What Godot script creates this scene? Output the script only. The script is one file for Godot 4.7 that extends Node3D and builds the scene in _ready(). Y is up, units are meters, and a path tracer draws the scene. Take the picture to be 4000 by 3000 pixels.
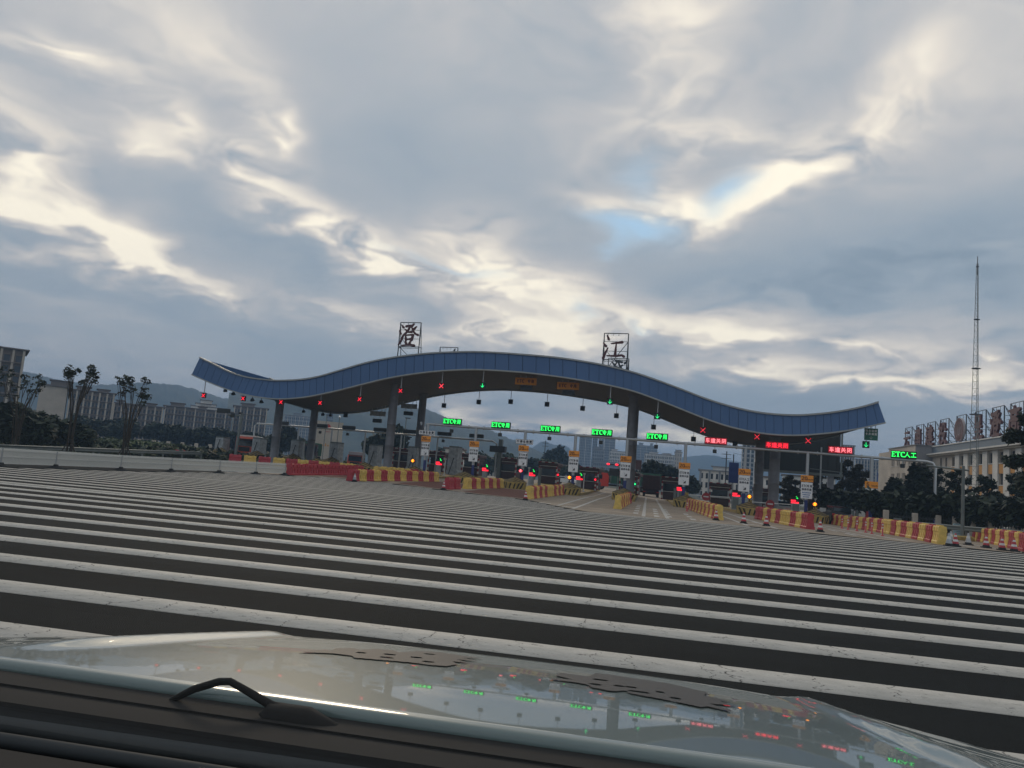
extends Node3D
# A motorway toll plaza under a broken evening sky, seen through the windscreen of a car.
# Metres; the car drives towards -z. The plaza (islands, gantry, canopy) is laid out along a line skewed 8 degrees to the road:
# row_at(s, y, t) is s metres along that line, t metres behind it, at height y.

const EYE := Vector3(0, 1.55, 0)
const ROW := Vector3(-7.36, 0, -75.8)
const SKEW := 0.13963
var M := {}
var used := {}
var T := {}
var rng := RandomNumberGenerator.new()

# ---------------------------------------------------------------- sky (light patches and gaps of the cloud deck: azimuth, elevation, widths, tilt, strength)
const BLOBS := [[-41.6,23.1,1.1,0.5,10,55],[-39.6,23.1,1.9,0.7,7,60],[-44.1,22.6,1.3,0.4,0,18],[-41.9,13.5,3.1,0.8,15,62],[-39.9,14.8,1.9,0.6,30,55],[-36.5,13.1,1.2,1.0,35,70],[-44.1,13.2,1.7,0.6,3,50],[-37.4,12.3,1.5,0.7,20,40],[-34.5,21.4,1.0,0.6,25,40],[-36.7,19.9,1.5,1.0,25,38],[-28.5,22.5,1.4,0.8,25,42],[-27.5,22.0,0.5,1.0,-15,30],[-29.8,19.3,1.9,1.0,15,40],[-30.2,19.8,1.0,0.4,15,20],[-44.4,19.0,1.7,1.4,10,28],[-44.2,17.7,0.9,0.6,10,28],[-43.4,16.0,1.1,0.6,5,28],[-39.6,19.6,0.9,0.5,5,15],[-41.5,18.5,1.2,0.9,-5,15],[-32.6,26.9,2.6,1.0,25,18],[-37.1,26.0,2.3,0.9,15,20],[-26.0,16.7,3.2,0.5,20,28],[-27.4,16.8,1.0,0.7,15,22],[-21.3,15.4,4.5,0.8,13,36],[-18.5,15.0,3.6,0.7,9,36],[-13.0,17.1,1.5,1.1,15,40],[-15.8,16.8,0.9,0.7,-5,30],[-13.8,15.5,1.1,0.5,-5,20],[-3.3,19.6,2.1,0.7,3,46],[0.4,19.6,1.6,1.1,5,62],[1.9,19.1,1.2,0.9,15,40],[5.5,20.1,2.3,0.7,-40,62],[8.0,21.7,2.7,0.7,-33,46],[11.4,23.0,3.3,1.0,-33,40],[13.8,25.5,3.9,1.4,-30,30],[0.7,23.3,0.7,1.0,15,45],[-1.6,24.5,1.4,0.9,-25,34],[2.3,24.6,1.4,0.9,-5,34],[5.2,24.9,1.5,0.7,-5,26],[2.3,27.5,3.0,1.5,5,24],[1.1,32.0,2.3,1.3,5,34],[-2.6,30.2,1.3,1.7,-5,14],[17.7,26.2,2.3,1.6,-25,8],[16.1,28.3,1.9,0.5,-20,16],[-34.6,11.7,2.2,0.5,31,58],[-36.7,12.2,1.7,0.4,15,45],[-38.2,11.7,3.6,0.2,-1,40],[-31.8,11.0,1.0,0.4,25,52],[-29.4,10.2,1.6,0.5,25,26],[-41.3,11.4,1.9,0.3,-1,22],[-19.4,14.7,3.1,0.3,7,48],[-22.2,15.5,2.7,0.4,23,34],[-13.3,10.6,3.1,0.4,-9,48],[-11.8,14.3,1.1,1.3,15,38],[-11.5,13.0,1.1,0.6,15,40],[-20.7,10.3,2.5,0.5,13,20],[-24.4,10.9,3.6,0.5,15,12],[-41.7,8.8,3.9,0.3,5,10],[-20.1,12.5,1.8,0.5,5,16],[-9.3,14.3,2.4,1.5,15,26],[-5.1,13.5,4.4,1.1,20,32],[-8.3,10.6,2.9,0.7,0,46],[-5.8,10.1,1.8,0.5,15,34],[0.6,11.7,4.0,0.7,1,42],[6.8,11.3,2.5,0.4,1,46],[14.2,10.6,3.4,0.3,3,50],[7.4,9.3,2.6,0.4,0,48],[6.0,9.7,1.6,0.3,5,30],[10.3,8.5,5.5,0.4,0,44],[13.5,8.1,3.4,0.2,1,50],[18.7,8.6,4.5,0.6,3,46],[20.9,8.1,2.9,0.5,3,36],[21.8,9.9,0.9,0.2,5,44],[11.8,12.2,4.4,0.7,5,18],[19.4,11.6,3.2,0.5,0,14],[20.1,10.0,3.2,0.6,0,12],[-4.4,3.8,5.9,0.2,1,62],[1.9,3.9,4.0,0.2,3,50],[-9.0,3.8,2.8,0.2,-1,44],[-13.9,3.8,1.1,0.7,15,62],[-15.2,4.4,0.7,0.4,15,30],[-26.0,4.3,2.1,0.2,3,48],[-0.9,5.1,3.6,0.4,1,14],[-22.1,22.4,4.9,3.1,10,-12],[-18.3,22.1,2.6,1.6,10,-12],[-24.7,28.5,3.7,1.5,15,-8],[-36.8,21.6,2.2,0.6,10,-16],[-37.9,18.5,1.8,0.7,10,-12],[-34.6,17.6,1.5,1.0,10,-10],[-44.1,20.9,3.0,0.6,10,-8],[-41.0,12.3,3.5,0.5,5,-40],[-43.4,12.1,1.9,0.5,5,-30],[-37.7,14.0,1.6,0.8,15,-24],[-29.2,14.4,3.6,1.2,23,-20],[-39.7,10.1,4.8,0.8,7,-16],[-30.3,9.2,5.2,0.7,15,-18],[-22.0,13.5,4.7,0.9,17,-20],[-15.9,13.9,2.4,0.5,10,-20],[-36.4,7.3,8.3,1.0,7,-6],[-24.9,7.1,8.9,1.1,5,-6],[12.5,15.4,8.8,1.9,3,-26],[20.0,17.9,4.1,1.7,-10,-24],[12.0,27.7,3.8,1.1,-20,-12],[5.8,13.9,4.9,1.1,7,-16],[11.1,6.7,15.5,0.9,0,-22],[0.6,10.1,2.7,0.4,3,-18],[-8.7,17.6,2.2,1.1,25,-16],[-11.6,22.1,1.8,2.7,15,-8],[-25.0,16.0,1.8,0.5,20,-10],[2.6,23.0,2.1,0.5,-15,-14],[12.2,23.9,2.0,0.4,-35,-16],[-2.3,12.7,1.8,0.5,15,-12],[5.1,10.2,1.4,0.3,3,-20],[20.8,13.7,3.2,0.9,3,-10],[-0.1,21.6,1.1,1.1,15,-10]]
const BLUES := [[4.3,21.0,1.0,0.5,-50,26],[-2.8,18.1,2.0,0.4,10,34],[-1.8,21.6,0.8,0.9,5,14],[-0.6,18.1,1.1,0.5,5,10],[-6.0,12.4,0.6,0.3,5,14],[-15.6,14.7,2.2,0.2,5,16],[-1.2,11.1,0.9,0.2,15,14],[-3.5,17.2,0.9,0.3,25,16]]

func cloud_tone(lum: float, blue: float) -> Color:
	var c: Color
	if lum < 150.0:
		c = Color8(116, 134, 150).lerp(Color8(146, 159, 171), clampf((lum - 120.0) / 30.0, 0, 1))
	elif lum < 180.0:
		c = Color8(146, 159, 171).lerp(Color8(181, 182, 184), (lum - 150.0) / 30.0)
	elif lum < 212.0:
		c = Color8(181, 182, 184).lerp(Color8(220, 213, 203), (lum - 180.0) / 32.0)
	else:
		c = Color8(220, 213, 203).lerp(Color8(255, 246, 226), clampf((lum - 212.0) / 36.0, 0, 1))
	return c.lerp(Color8(168, 198, 222), clampf(blue, 0, 1))

func make_sky() -> ImageTexture:
	var W := 4096
	var H := 2048
	var big := FastNoiseLite.new()
	big.seed = 11; big.noise_type = FastNoiseLite.TYPE_SIMPLEX_SMOOTH; big.frequency = 0.55; big.fractal_octaves = 5; big.fractal_gain = 0.52
	var fine := FastNoiseLite.new()
	fine.seed = 29; fine.noise_type = FastNoiseLite.TYPE_SIMPLEX_SMOOTH; fine.frequency = 3.2; fine.fractal_octaves = 6; fine.fractal_gain = 0.55
	var bend := FastNoiseLite.new()
	bend.seed = 5; bend.frequency = 1.6; bend.fractal_octaves = 4
	# coarse map of the patches in this part of the sky, in quarter degrees
	var mw := 420
	var mh := 200
	var lum := PackedFloat32Array()
	var blu := PackedFloat32Array()
	lum.resize(mw * mh)
	blu.resize(mw * mh)
	for set_ in 2:
		for b in (BLOBS if set_ == 0 else BLUES):
			var ca := cos(deg_to_rad(-float(b[4])))
			var sa := sin(deg_to_rad(-float(b[4])))
			var reach := 2.6 * maxf(float(b[2]), float(b[3]))
			var squash := cos(deg_to_rad(float(b[1])))
			var ax := int(clampf((float(b[0]) - reach / squash + 65.0) * 4.0, 0, mw))
			var bx := int(clampf((float(b[0]) + reach / squash + 65.0) * 4.0, 0, mw))
			var ay := int(clampf((float(b[1]) - reach + 4.0) * 4.0, 0, mh))
			var by := int(clampf((float(b[1]) + reach + 4.0) * 4.0, 0, mh))
			for j in range(ay, by):
				for i in range(ax, bx):
					var dx := (i / 4.0 - 65.0 - float(b[0])) * squash
					var dy := j / 4.0 - 4.0 - float(b[1])
					var u := (dx * ca + dy * sa) / (1.08 * float(b[2]))
					var v := (-dx * sa + dy * ca) / (1.25 * float(b[3]))
					var g := exp(-0.5 * (u * u + v * v)) * float(b[5]) * (0.92 if b[5] > 0 else 0.75)
					if set_ == 0: lum[j * mw + i] += g
					else: blu[j * mw + i] += g / 32.0
	var low := Image.create_empty(1024, 512, false, Image.FORMAT_RGB8)
	for y in 512:
		for x in 1024:
			var el := (0.5 - (y + 0.5) / 512.0) * PI
			var az := ((x + 0.5) / 1024.0 - 0.5) * TAU
			if el < -0.06:
				low.set_pixel(x, y, Color8(128, 134, 138))
				continue
			low.set_pixel(x, y, sky_at(az, el, big, fine, bend, lum, blu, mw, mh, false))
	low.resize(W, H, Image.INTERPOLATE_CUBIC)
	var x0 := int((-62.0 / 360.0 + 0.5) * W)
	var x1 := int((38.0 / 360.0 + 0.5) * W)
	var y0 := int((0.5 - 44.0 / 180.0) * H)
	var y1 := int((0.5 + 2.0 / 180.0) * H)
	for y in range(y0, y1):
		for x in range(x0, x1):
			var el := (0.5 - (y + 0.5) / H) * PI
			var az := ((x + 0.5) / W - 0.5) * TAU
			var k := clampf(minf(minf(x - x0, x1 - x) / 60.0, (y - y0) / 50.0), 0, 1)
			var c := sky_at(az, el, big, fine, bend, lum, blu, mw, mh, true)
			low.set_pixel(x, y, c if k >= 1.0 else low.get_pixel(x, y).lerp(c, k))
	# Godot starts a panorama at -z: move the middle to the left edge
	var turned := Image.create_empty(W, H, false, Image.FORMAT_RGB8)
	turned.blit_rect(low, Rect2i(W / 2, 0, W / 2, H), Vector2i(0, 0))
	turned.blit_rect(low, Rect2i(0, 0, W / 2, H), Vector2i(W / 2, 0))
	return ImageTexture.create_from_image(turned)

func sky_at(az: float, el: float, big: FastNoiseLite, fine: FastNoiseLite, bend: FastNoiseLite, lum: PackedFloat32Array, blu: PackedFloat32Array, mw: int, mh: int, near: bool) -> Color:
	var ce := cos(el)
	var up := maxf(sin(el), 0.0) + 0.13
	var px := sin(az) * ce / up
	var pz := -cos(az) * ce / up
	var wx := bend.get_noise_2d(px, pz)
	var wy := bend.get_noise_2d(px + 31.0, pz - 17.0)
	var n := big.get_noise_2d(px + 0.35 * wx, pz + 0.35 * wy)
	var f := fine.get_noise_2d(px + 0.2 * wx, pz + 0.2 * wy) if near else 0.0
	var e := rad_to_deg(el)
	var base := 164.0 + 12.0 * smoothstep(4.0, 26.0, e)
	var l := base + 15.0 * n + 15.0 * f
	var bl := 0.0
	var d := rad_to_deg(az)
	var gx := (d + 65.0 + 2.4 * wx + 0.9 * f) * 4.0
	var gy := (e + 4.0 + (1.1 * wy + 0.9 * f) * (0.25 + 0.75 * smoothstep(1.0, 14.0, e))) * 4.0
	if gx > 0.0 and gy > 0.0 and gx < mw - 2 and gy < mh - 2:
		var i := int(gx)
		var j := int(gy)
		var u := gx - i
		var v := gy - j
		var o := j * mw + i
		var a := lerpf(lerpf(lum[o], lum[o + 1], u), lerpf(lum[o + mw], lum[o + mw + 1], u), v)
		bl = lerpf(lerpf(blu[o], blu[o + 1], u), lerpf(blu[o + mw], blu[o + mw + 1], u), v)
		l += a * (1.0 + 1.3 * f + 0.5 * n)
	else:
		l += 26.0 * maxf(n - 0.12, 0.0)
	return cloud_tone(l, bl)

# ---------------------------------------------------------------- helpers
func ground_y(x: float, z: float) -> float:
	var k := [-40.0, -24.0, -13.0, -2.0, 9.0, 20.0, 60.0]
	var near := [0.66, 0.66, 0.42, 0.2, -0.1, -0.42, -0.45]
	var far := [1.3, 1.25, 0.95, 0.4, -0.15, -0.6, -0.7]
	var a: float = near[0]
	var b: float = far[0]
	if x >= k[6]:
		a = near[6]; b = far[6]
	elif x > k[0]:
		for i in 6:
			if x < k[i + 1]:
				var u: float = (x - k[i]) / (k[i + 1] - k[i])
				a = lerpf(near[i], near[i + 1], u)
				b = lerpf(far[i], far[i + 1], u)
				break
	return a * smoothstep(42.0, 78.0, -z) + (b - a) * smoothstep(78.0, 112.0, -z) + smoothstep(60.0, 110.0, -x) * 1.2 * smoothstep(80.0, 140.0, -z)

func row_at(s: float, y: float, t: float) -> Vector3:
	return ROW + Vector3(cos(SKEW), 0, sin(SKEW)) * s + Vector3(0, y, -t)

func on_row(s: float, t: float, up := 0.0) -> Vector3:
	var p := row_at(s, 0, t)
	p.y = ground_y(p.x, p.z) + up
	return p

func on_ground(x: float, z: float, up := 0.0) -> Vector3:
	return Vector3(x, ground_y(x, z) + up, z)

func nth(i: int) -> String:
	return ["first", "second", "third", "fourth", "fifth", "sixth", "seventh", "eighth", "ninth", "tenth", "eleventh", "twelfth", "thirteenth", "fourteenth", "fifteenth", "sixteenth", "seventeenth", "eighteenth", "nineteenth", "twentieth",
		"twenty-first", "twenty-second", "twenty-third", "twenty-fourth", "twenty-fifth", "twenty-sixth", "twenty-seventh", "twenty-eighth", "twenty-ninth", "thirtieth", "thirty-first", "thirty-second", "thirty-third", "thirty-fourth", "thirty-fifth", "thirty-sixth", "thirty-seventh", "thirty-eighth"][i]

func numbered(called: String, parent: Node) -> String:
	var key := "%d/%s" % [parent.get_instance_id(), called]
	var n: int = used.get(key, 0)
	used[key] = n + 1
	return called if n == 0 else "%s_%03d" % [called, n]

func mb() -> SurfaceTool:
	var st := SurfaceTool.new()
	st.begin(Mesh.PRIMITIVE_TRIANGLES)
	st.set_smooth_group(-1)
	return st

func meshed(st: SurfaceTool) -> ArrayMesh:
	st.generate_normals()
	return st.commit()

func put(called: String, shape, m: Material, parent: Node = self, at := Vector3.ZERO, turn := 0.0) -> MeshInstance3D:
	var o := MeshInstance3D.new()
	o.mesh = meshed(shape) if shape is SurfaceTool else shape
	o.set_surface_override_material(0, m)
	o.name = numbered(called, parent)
	o.position = at
	o.rotation.y = turn
	parent.add_child(o, true)
	return o

func tag(o: Node, label: String, category: String, group := "", kind := ""):
	o.set_meta("label", label)
	if category: o.set_meta("category", category)
	if group: o.set_meta("group", group)
	if kind: o.set_meta("kind", kind)
	return o

func thing(called: String, label: String, category: String, at := Vector3.ZERO, turn := 0.0, group := "") -> Node3D:
	var o := Node3D.new()
	o.name = numbered(called, self)
	add_child(o, true)
	o.position = at
	o.rotation.y = turn
	tag(o, label, category, group)
	return o

func structure(o: Node, label := ""):
	o.set_meta("kind", "structure")
	if label: o.set_meta("label", label)
	return o

func copy(o: Node3D, label: String, at: Vector3, turn := 0.0) -> Node3D:
	var c: Node3D = o.duplicate()
	var base := String(o.name)
	var cut := base.rfind("_")
	if cut > 0 and base.substr(cut + 1).is_valid_int(): base = base.substr(0, cut)
	c.name = numbered(base, self)
	add_child(c, true)
	c.position = at
	c.rotation = Vector3(0, turn, 0)
	c.set_meta("label", label)
	return c

func quad(st: SurfaceTool, a: Vector3, b: Vector3, c: Vector3, d: Vector3, uv := Rect2(0, 0, 1, 1)) -> void:
	st.set_uv(Vector2(uv.position.x, uv.end.y)); st.add_vertex(a)
	st.set_uv(uv.position); st.add_vertex(b)
	st.set_uv(Vector2(uv.end.x, uv.position.y)); st.add_vertex(c)
	st.set_uv(Vector2(uv.position.x, uv.end.y)); st.add_vertex(a)
	st.set_uv(Vector2(uv.end.x, uv.position.y)); st.add_vertex(c)
	st.set_uv(uv.end); st.add_vertex(d)

func tri(st: SurfaceTool, a: Vector3, b: Vector3, c: Vector3) -> void:
	for p in [a, b, c]:
		st.set_uv(Vector2(p.x, p.y)); st.add_vertex(p)

func box(st: SurfaceTool, c: Vector3, s: Vector3, b := Basis()) -> SurfaceTool:
	var h := s / 2.0
	var p: Array[Vector3] = []
	for i in 8:
		p.append(c + b * Vector3(h.x if i & 1 else -h.x, h.y if i & 2 else -h.y, h.z if i & 4 else -h.z))
	for f in [[0, 1, 3, 2], [4, 6, 7, 5], [0, 2, 6, 4], [5, 7, 3, 1], [2, 3, 7, 6], [1, 0, 4, 5]]:
		quad(st, p[f[0]], p[f[1]], p[f[2]], p[f[3]])
	return st

# a box with its long edges chamfered by r
func soft_box(st: SurfaceTool, c: Vector3, s: Vector3, r: float) -> SurfaceTool:
	var h := s / 2.0
	var ring := [Vector2(-h.x + r, -h.y), Vector2(-h.x, -h.y + r), Vector2(-h.x, h.y - r), Vector2(-h.x + r, h.y), Vector2(h.x - r, h.y), Vector2(h.x, h.y - r), Vector2(h.x, -h.y + r), Vector2(h.x - r, -h.y)]
	var lay := [[h.z, r], [h.z - r, 0.0], [-h.z + r, 0.0], [-h.z, r]]
	for k in 3:
		for i in 8:
			var j := (i + 1) % 8
			var q := []
			for e in [[k, i], [k, j], [k + 1, j], [k + 1, i]]:
				var v: Vector2 = ring[e[1]]
				var inset: float = lay[e[0]][1]
				v = Vector2(v.x * (1.0 - inset / maxf(h.x, 0.001)), v.y * (1.0 - inset / maxf(h.y, 0.001)))
				q.append(c + Vector3(v.x, v.y, lay[e[0]][0]))
			quad(st, q[0], q[1], q[2], q[3])
	for e in [0, 3]:
		var inset: float = lay[e][1]
		for i in range(1, 7):
			var q := []
			for v in [ring[0], ring[i], ring[i + 1]]:
				q.append(c + Vector3(v.x * (1.0 - inset / maxf(h.x, 0.001)), v.y * (1.0 - inset / maxf(h.y, 0.001)), lay[e][0]))
			if e == 0: tri(st, q[0], q[1], q[2])
			else: tri(st, q[0], q[2], q[1])
	return st

func bar(st: SurfaceTool, a: Vector3, b: Vector3, w: float, d := -1.0) -> SurfaceTool:
	var z := (b - a).normalized()
	var up := Vector3.UP if absf(z.y) < 0.95 else Vector3.RIGHT
	var x := up.cross(z).normalized()
	return box(st, (a + b) / 2.0, Vector3(w, w if d < 0.0 else d, a.distance_to(b)), Basis(x, z.cross(x), z))

func tube(st: SurfaceTool, pts: Array, r, n := 8) -> SurfaceTool:
	st.set_smooth_group(0)
	var rings := []
	for i in pts.size():
		var p: Vector3 = pts[i]
		var dir: Vector3 = ((pts[mini(i + 1, pts.size() - 1)] - pts[maxi(i - 1, 0)]) as Vector3).normalized()
		var up := Vector3.UP if absf(dir.y) < 0.9 else Vector3.RIGHT
		var x := up.cross(dir).normalized()
		var y := dir.cross(x)
		var rr: float = r[i] if r is Array else r
		var ring := []
		for k in n:
			var a := TAU * k / n
			ring.append(p + (x * cos(a) + y * sin(a)) * rr)
		rings.append(ring)
	for i in rings.size() - 1:
		for k in n:
			var j := (k + 1) % n
			quad(st, rings[i][k], rings[i + 1][k], rings[i + 1][j], rings[i][j], Rect2(float(k) / n, i, 1.0 / n, 1))
	st.set_smooth_group(-1)
	for e in [0, rings.size() - 1]:
		var q: Array = rings[e]
		for k in range(1, n - 1):
			if e == 0: tri(st, q[0], q[k], q[k + 1])
			else: tri(st, q[0], q[k + 1], q[k])
	return st

func lathe(st: SurfaceTool, profile: Array, n := 16, at := Vector3.ZERO) -> SurfaceTool:
	st.set_smooth_group(0)
	for i in profile.size() - 1:
		var p: Vector2 = profile[i]
		var q: Vector2 = profile[i + 1]
		for k in n:
			var a := TAU * k / n
			var b := TAU * (k + 1) / n
			quad(st, at + Vector3(p.x * cos(a), p.y, p.x * sin(a)), at + Vector3(q.x * cos(a), q.y, q.x * sin(a)), at + Vector3(q.x * cos(b), q.y, q.x * sin(b)), at + Vector3(p.x * cos(b), p.y, p.x * sin(b)))
	st.set_smooth_group(-1)
	return st

# a flat outline (x, y) given thickness from z0 to z1
func prism(st: SurfaceTool, poly: PackedVector2Array, z0: float, z1: float, xf := Transform3D()) -> SurfaceTool:
	if Geometry2D.is_polygon_clockwise(poly):
		poly = poly.duplicate()
		poly.reverse()
	var idx := Geometry2D.triangulate_polygon(poly)
	for i in range(0, idx.size(), 3):
		var a := poly[idx[i]]
		var b := poly[idx[i + 1]]
		var c := poly[idx[i + 2]]
		if (b - a).cross(c - a) > 0.0:
			var s := b
			b = c
			c = s
		tri(st, xf * Vector3(a.x, a.y, z1), xf * Vector3(b.x, b.y, z1), xf * Vector3(c.x, c.y, z1))
		tri(st, xf * Vector3(a.x, a.y, z0), xf * Vector3(c.x, c.y, z0), xf * Vector3(b.x, b.y, z0))
	for i in poly.size():
		var a := poly[i]
		var b := poly[(i + 1) % poly.size()]
		quad(st, xf * Vector3(a.x, a.y, z1), xf * Vector3(a.x, a.y, z0), xf * Vector3(b.x, b.y, z0), xf * Vector3(b.x, b.y, z1))
	return st

# a wall in x, y facing +z: cells listed in holes are sunk by depth
func sunk_wall(st: SurfaceTool, xs: Array, ys: Array, holes: Dictionary, depth: float, backed: bool, z := 0.0) -> SurfaceTool:
	for i in xs.size() - 1:
		for j in ys.size() - 1:
			var a := Vector3(xs[i], ys[j], z)
			var b := Vector3(xs[i], ys[j + 1], z)
			var c := Vector3(xs[i + 1], ys[j + 1], z)
			var d := Vector3(xs[i + 1], ys[j], z)
			if not holes.has(Vector2i(i, j)):
				quad(st, a, b, c, d)
				continue
			var w := Vector3(0, 0, -depth)
			if backed: quad(st, a + w, b + w, c + w, d + w)
			for e in [[a, b], [b, c], [c, d], [d, a]]:
				quad(st, e[0], e[0] + w, e[1] + w, e[1])
	return st

# ---------------------------------------------------------------- materials
func noise_image(size: int, freq: float, octaves: int, seed_: int, lo: float, hi: float, kind := FastNoiseLite.TYPE_SIMPLEX_SMOOTH) -> Image:
	var n := FastNoiseLite.new()
	n.seed = seed_; n.noise_type = kind; n.frequency = freq; n.fractal_octaves = octaves
	var im := n.get_seamless_image(size, size)
	im.convert(Image.FORMAT_RGB8)
	for y in size:
		for x in size:
			var v := lerpf(lo, hi, im.get_pixel(x, y).r)
			im.set_pixel(x, y, Color(v, v, v))
	return im

func mat(c: Color, rough := 0.75, metal := 0.0) -> StandardMaterial3D:
	var m := StandardMaterial3D.new()
	m.albedo_color = c
	m.roughness = rough
	m.metallic = metal
	return m

func worn(c: Color, rough := 0.8, scale_ := 0.5, tex := "mottle", metal := 0.0) -> StandardMaterial3D:
	var m := mat(c, rough, metal)
	m.albedo_texture = T[tex]
	m.uv1_triplanar = true
	m.uv1_world_triplanar = true
	m.uv1_scale = Vector3.ONE * scale_
	return m

func lit(c: Color, power: float) -> StandardMaterial3D:
	var m := mat(c.darkened(0.4), 0.4)
	m.emission_enabled = true
	m.emission = c
	m.emission_energy_multiplier = power
	return m

func make_materials() -> void:
	T.mottle = ImageTexture.create_from_image(noise_image(256, 0.012, 5, 3, 0.72, 1.0))
	T.soft = ImageTexture.create_from_image(noise_image(256, 0.008, 3, 8, 0.86, 1.0))
	T.grain = ImageTexture.create_from_image(noise_image(512, 0.12, 3, 17, 0.55, 1.0))
	T.leafy = ImageTexture.create_from_image(noise_image(256, 0.02, 4, 21, 0.45, 1.0))
	var bumps := noise_image(512, 0.16, 2, 19, 0.0, 1.0)
	T.bumps = ImageTexture.create_from_image(bumps)
	# asphalt: dark stone grain with worn, slightly paler patches
	var a := mat(Color8(36, 42, 44), 0.88)
	a.albedo_texture = T.grain
	a.uv1_triplanar = true; a.uv1_world_triplanar = true; a.uv1_scale = Vector3.ONE * 0.9
	a.detail_enabled = true; a.detail_albedo = T.mottle; a.detail_blend_mode = BaseMaterial3D.BLEND_MODE_MUL; a.detail_uv_layer = BaseMaterial3D.DETAIL_UV_2
	a.uv2_triplanar = true; a.uv2_world_triplanar = true; a.uv2_scale = Vector3(0.06, 0.06, 0.2)
	a.heightmap_enabled = true; a.heightmap_texture = T.bumps; a.heightmap_scale = 0.6
	a.metallic_specular = 0.22
	M.asphalt = a
	M.paint = paint_material()
	M.concrete = worn(Color8(156, 142, 124), 0.85, 0.11)
	M.red_ground = worn(Color8(128, 72, 54), 0.85, 0.5, "leafy")
	M.line = worn(Color8(196, 194, 188), 0.7, 0.7)
	M.earth = worn(Color8(74, 80, 50), 0.95, 0.05, "leafy")
	M.blue = worn(Color8(66, 104, 152), 0.45, 0.03, "soft")
	M.blue_seam = mat(Color8(40, 66, 104), 0.5)
	M.trim = mat(Color8(156, 160, 160), 0.5, 0.3)
	M.soffit = worn(Color8(112, 108, 106), 0.6, 0.4, "soft")
	M.roof = mat(Color8(120, 126, 132), 0.6)
	M.column = worn(Color8(128, 130, 136), 0.55, 0.5, "soft")
	M.steel = mat(Color8(176, 180, 182), 0.4, 0.5)
	M.dark_steel = mat(Color8(62, 66, 70), 0.5, 0.4)
	M.letter = mat(Color8(84, 42, 44), 0.55)
	M.letter_white = mat(Color8(170, 160, 158), 0.5)
	M.white = worn(Color8(222, 224, 222), 0.5, 0.8, "soft")
	M.black = mat(Color8(24, 25, 27), 0.55)
	M.black_box = mat(Color8(38, 42, 42), 0.5)
	M.yellow = worn(Color8(234, 200, 104), 0.5, 1.2, "soft")
	M.red = worn(Color8(184, 56, 66), 0.45, 1.2, "soft")
	M.yellow_dirty = worn(Color8(190, 164, 92), 0.75, 0.8)
	M.nose_black = worn(Color8(40, 35, 32), 0.7, 0.8)
	M.orange_sign = mat(Color8(240, 156, 44), 0.5)
	M.sign_blue = mat(Color8(38, 62, 120), 0.5)
	M.sign_green = mat(Color8(34, 104, 84), 0.5)
	M.post_blue = mat(Color8(34, 48, 110), 0.5)
	M.sign_white = mat(Color8(232, 234, 236), 0.5)
	M.ink = mat(Color8(30, 32, 44), 0.6)
	M.brown_ink = mat(Color8(104, 54, 18), 0.6)
	M.led_green = lit(Color8(40, 255, 96), 1.7)
	M.led_red = lit(Color8(255, 34, 54), 1.5)
	M.led_pink = lit(Color8(255, 120, 130), 1.3)
	M.led_mint = lit(Color8(40, 255, 140), 1.6)
	M.glow_green = lit(Color8(6, 90, 24), 0.12)
	M.glow_red = lit(Color8(170, 10, 26), 0.4)
	M.amber = lit(Color8(255, 150, 30), 2.2)
	M.amber_rim = lit(Color8(255, 90, 20), 0.9)
	M.pier = worn(Color8(196, 202, 206), 0.85, 0.5)
	M.booth = worn(Color8(84, 60, 60), 0.55, 0.6, "soft")
	M.booth_red = mat(Color8(150, 40, 44), 0.5)
	M.glass = mat(Color8(44, 54, 60), 0.08, 0.2)
	M.window = mat(Color8(54, 60, 66), 0.15, 0.1)
	M.rubber = mat(Color8(20, 20, 21), 0.8)
	M.fence_white = mat(Color8(206, 206, 200), 0.5)
	M.rail = worn(Color8(122, 130, 128), 0.5, 0.4, "soft", 0.3)
	M.bark = worn(Color8(74, 66, 56), 0.95, 1.5)
	for k in {"leaf_dark": Color8(46, 64, 40), "leaf_mid": Color8(58, 72, 44), "leaf_light": Color8(92, 106, 56), "leaf_brown": Color8(72, 72, 50), "leaf_grass": Color8(88, 104, 52)}.keys():
		var c: Color = {"leaf_dark": Color8(46, 64, 40), "leaf_mid": Color8(58, 72, 44), "leaf_light": Color8(92, 106, 56), "leaf_brown": Color8(72, 72, 50), "leaf_grass": Color8(88, 104, 52)}[k]
		var m := worn(c, 0.75, 0.3, "leafy")
		m.backlight_enabled = true
		m.backlight = c.darkened(0.3)
		M[k] = m
	M.hill = worn(Color8(66, 84, 60), 0.95, 0.02, "leafy")
	M.wall_beige = worn(Color8(196, 186, 172), 0.85, 0.1, "soft")
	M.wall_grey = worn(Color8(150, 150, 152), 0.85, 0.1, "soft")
	M.wall_white = worn(Color8(224, 222, 216), 0.8, 0.1, "soft")
	M.ochre = mat(Color8(196, 142, 74), 0.8)
	M.band_blue = mat(Color8(110, 122, 132), 0.7)
	M.flat_tan = worn(Color8(122, 112, 104), 0.9, 0.05, "soft")
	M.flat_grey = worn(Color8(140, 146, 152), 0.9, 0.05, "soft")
	M.flat_roof = mat(Color8(108, 100, 96), 0.9)
	M.hood = hood_material()
	M.dash = mat(Color8(38, 44, 47), 0.7)
	M.dash_dark = mat(Color8(12, 13, 14), 0.9)
	M.decal = mat(Color8(40, 40, 42), 0.6)
	M.screen_glass = StandardMaterial3D.new()
	M.screen_glass.transparency = BaseMaterial3D.TRANSPARENCY_ALPHA
	M.screen_glass.albedo_color = Color(0.9, 0.96, 0.95, 0.03)
	M.screen_glass.roughness = 0.02
	M.truck_orange = mat(Color8(196, 76, 44), 0.4)
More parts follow.
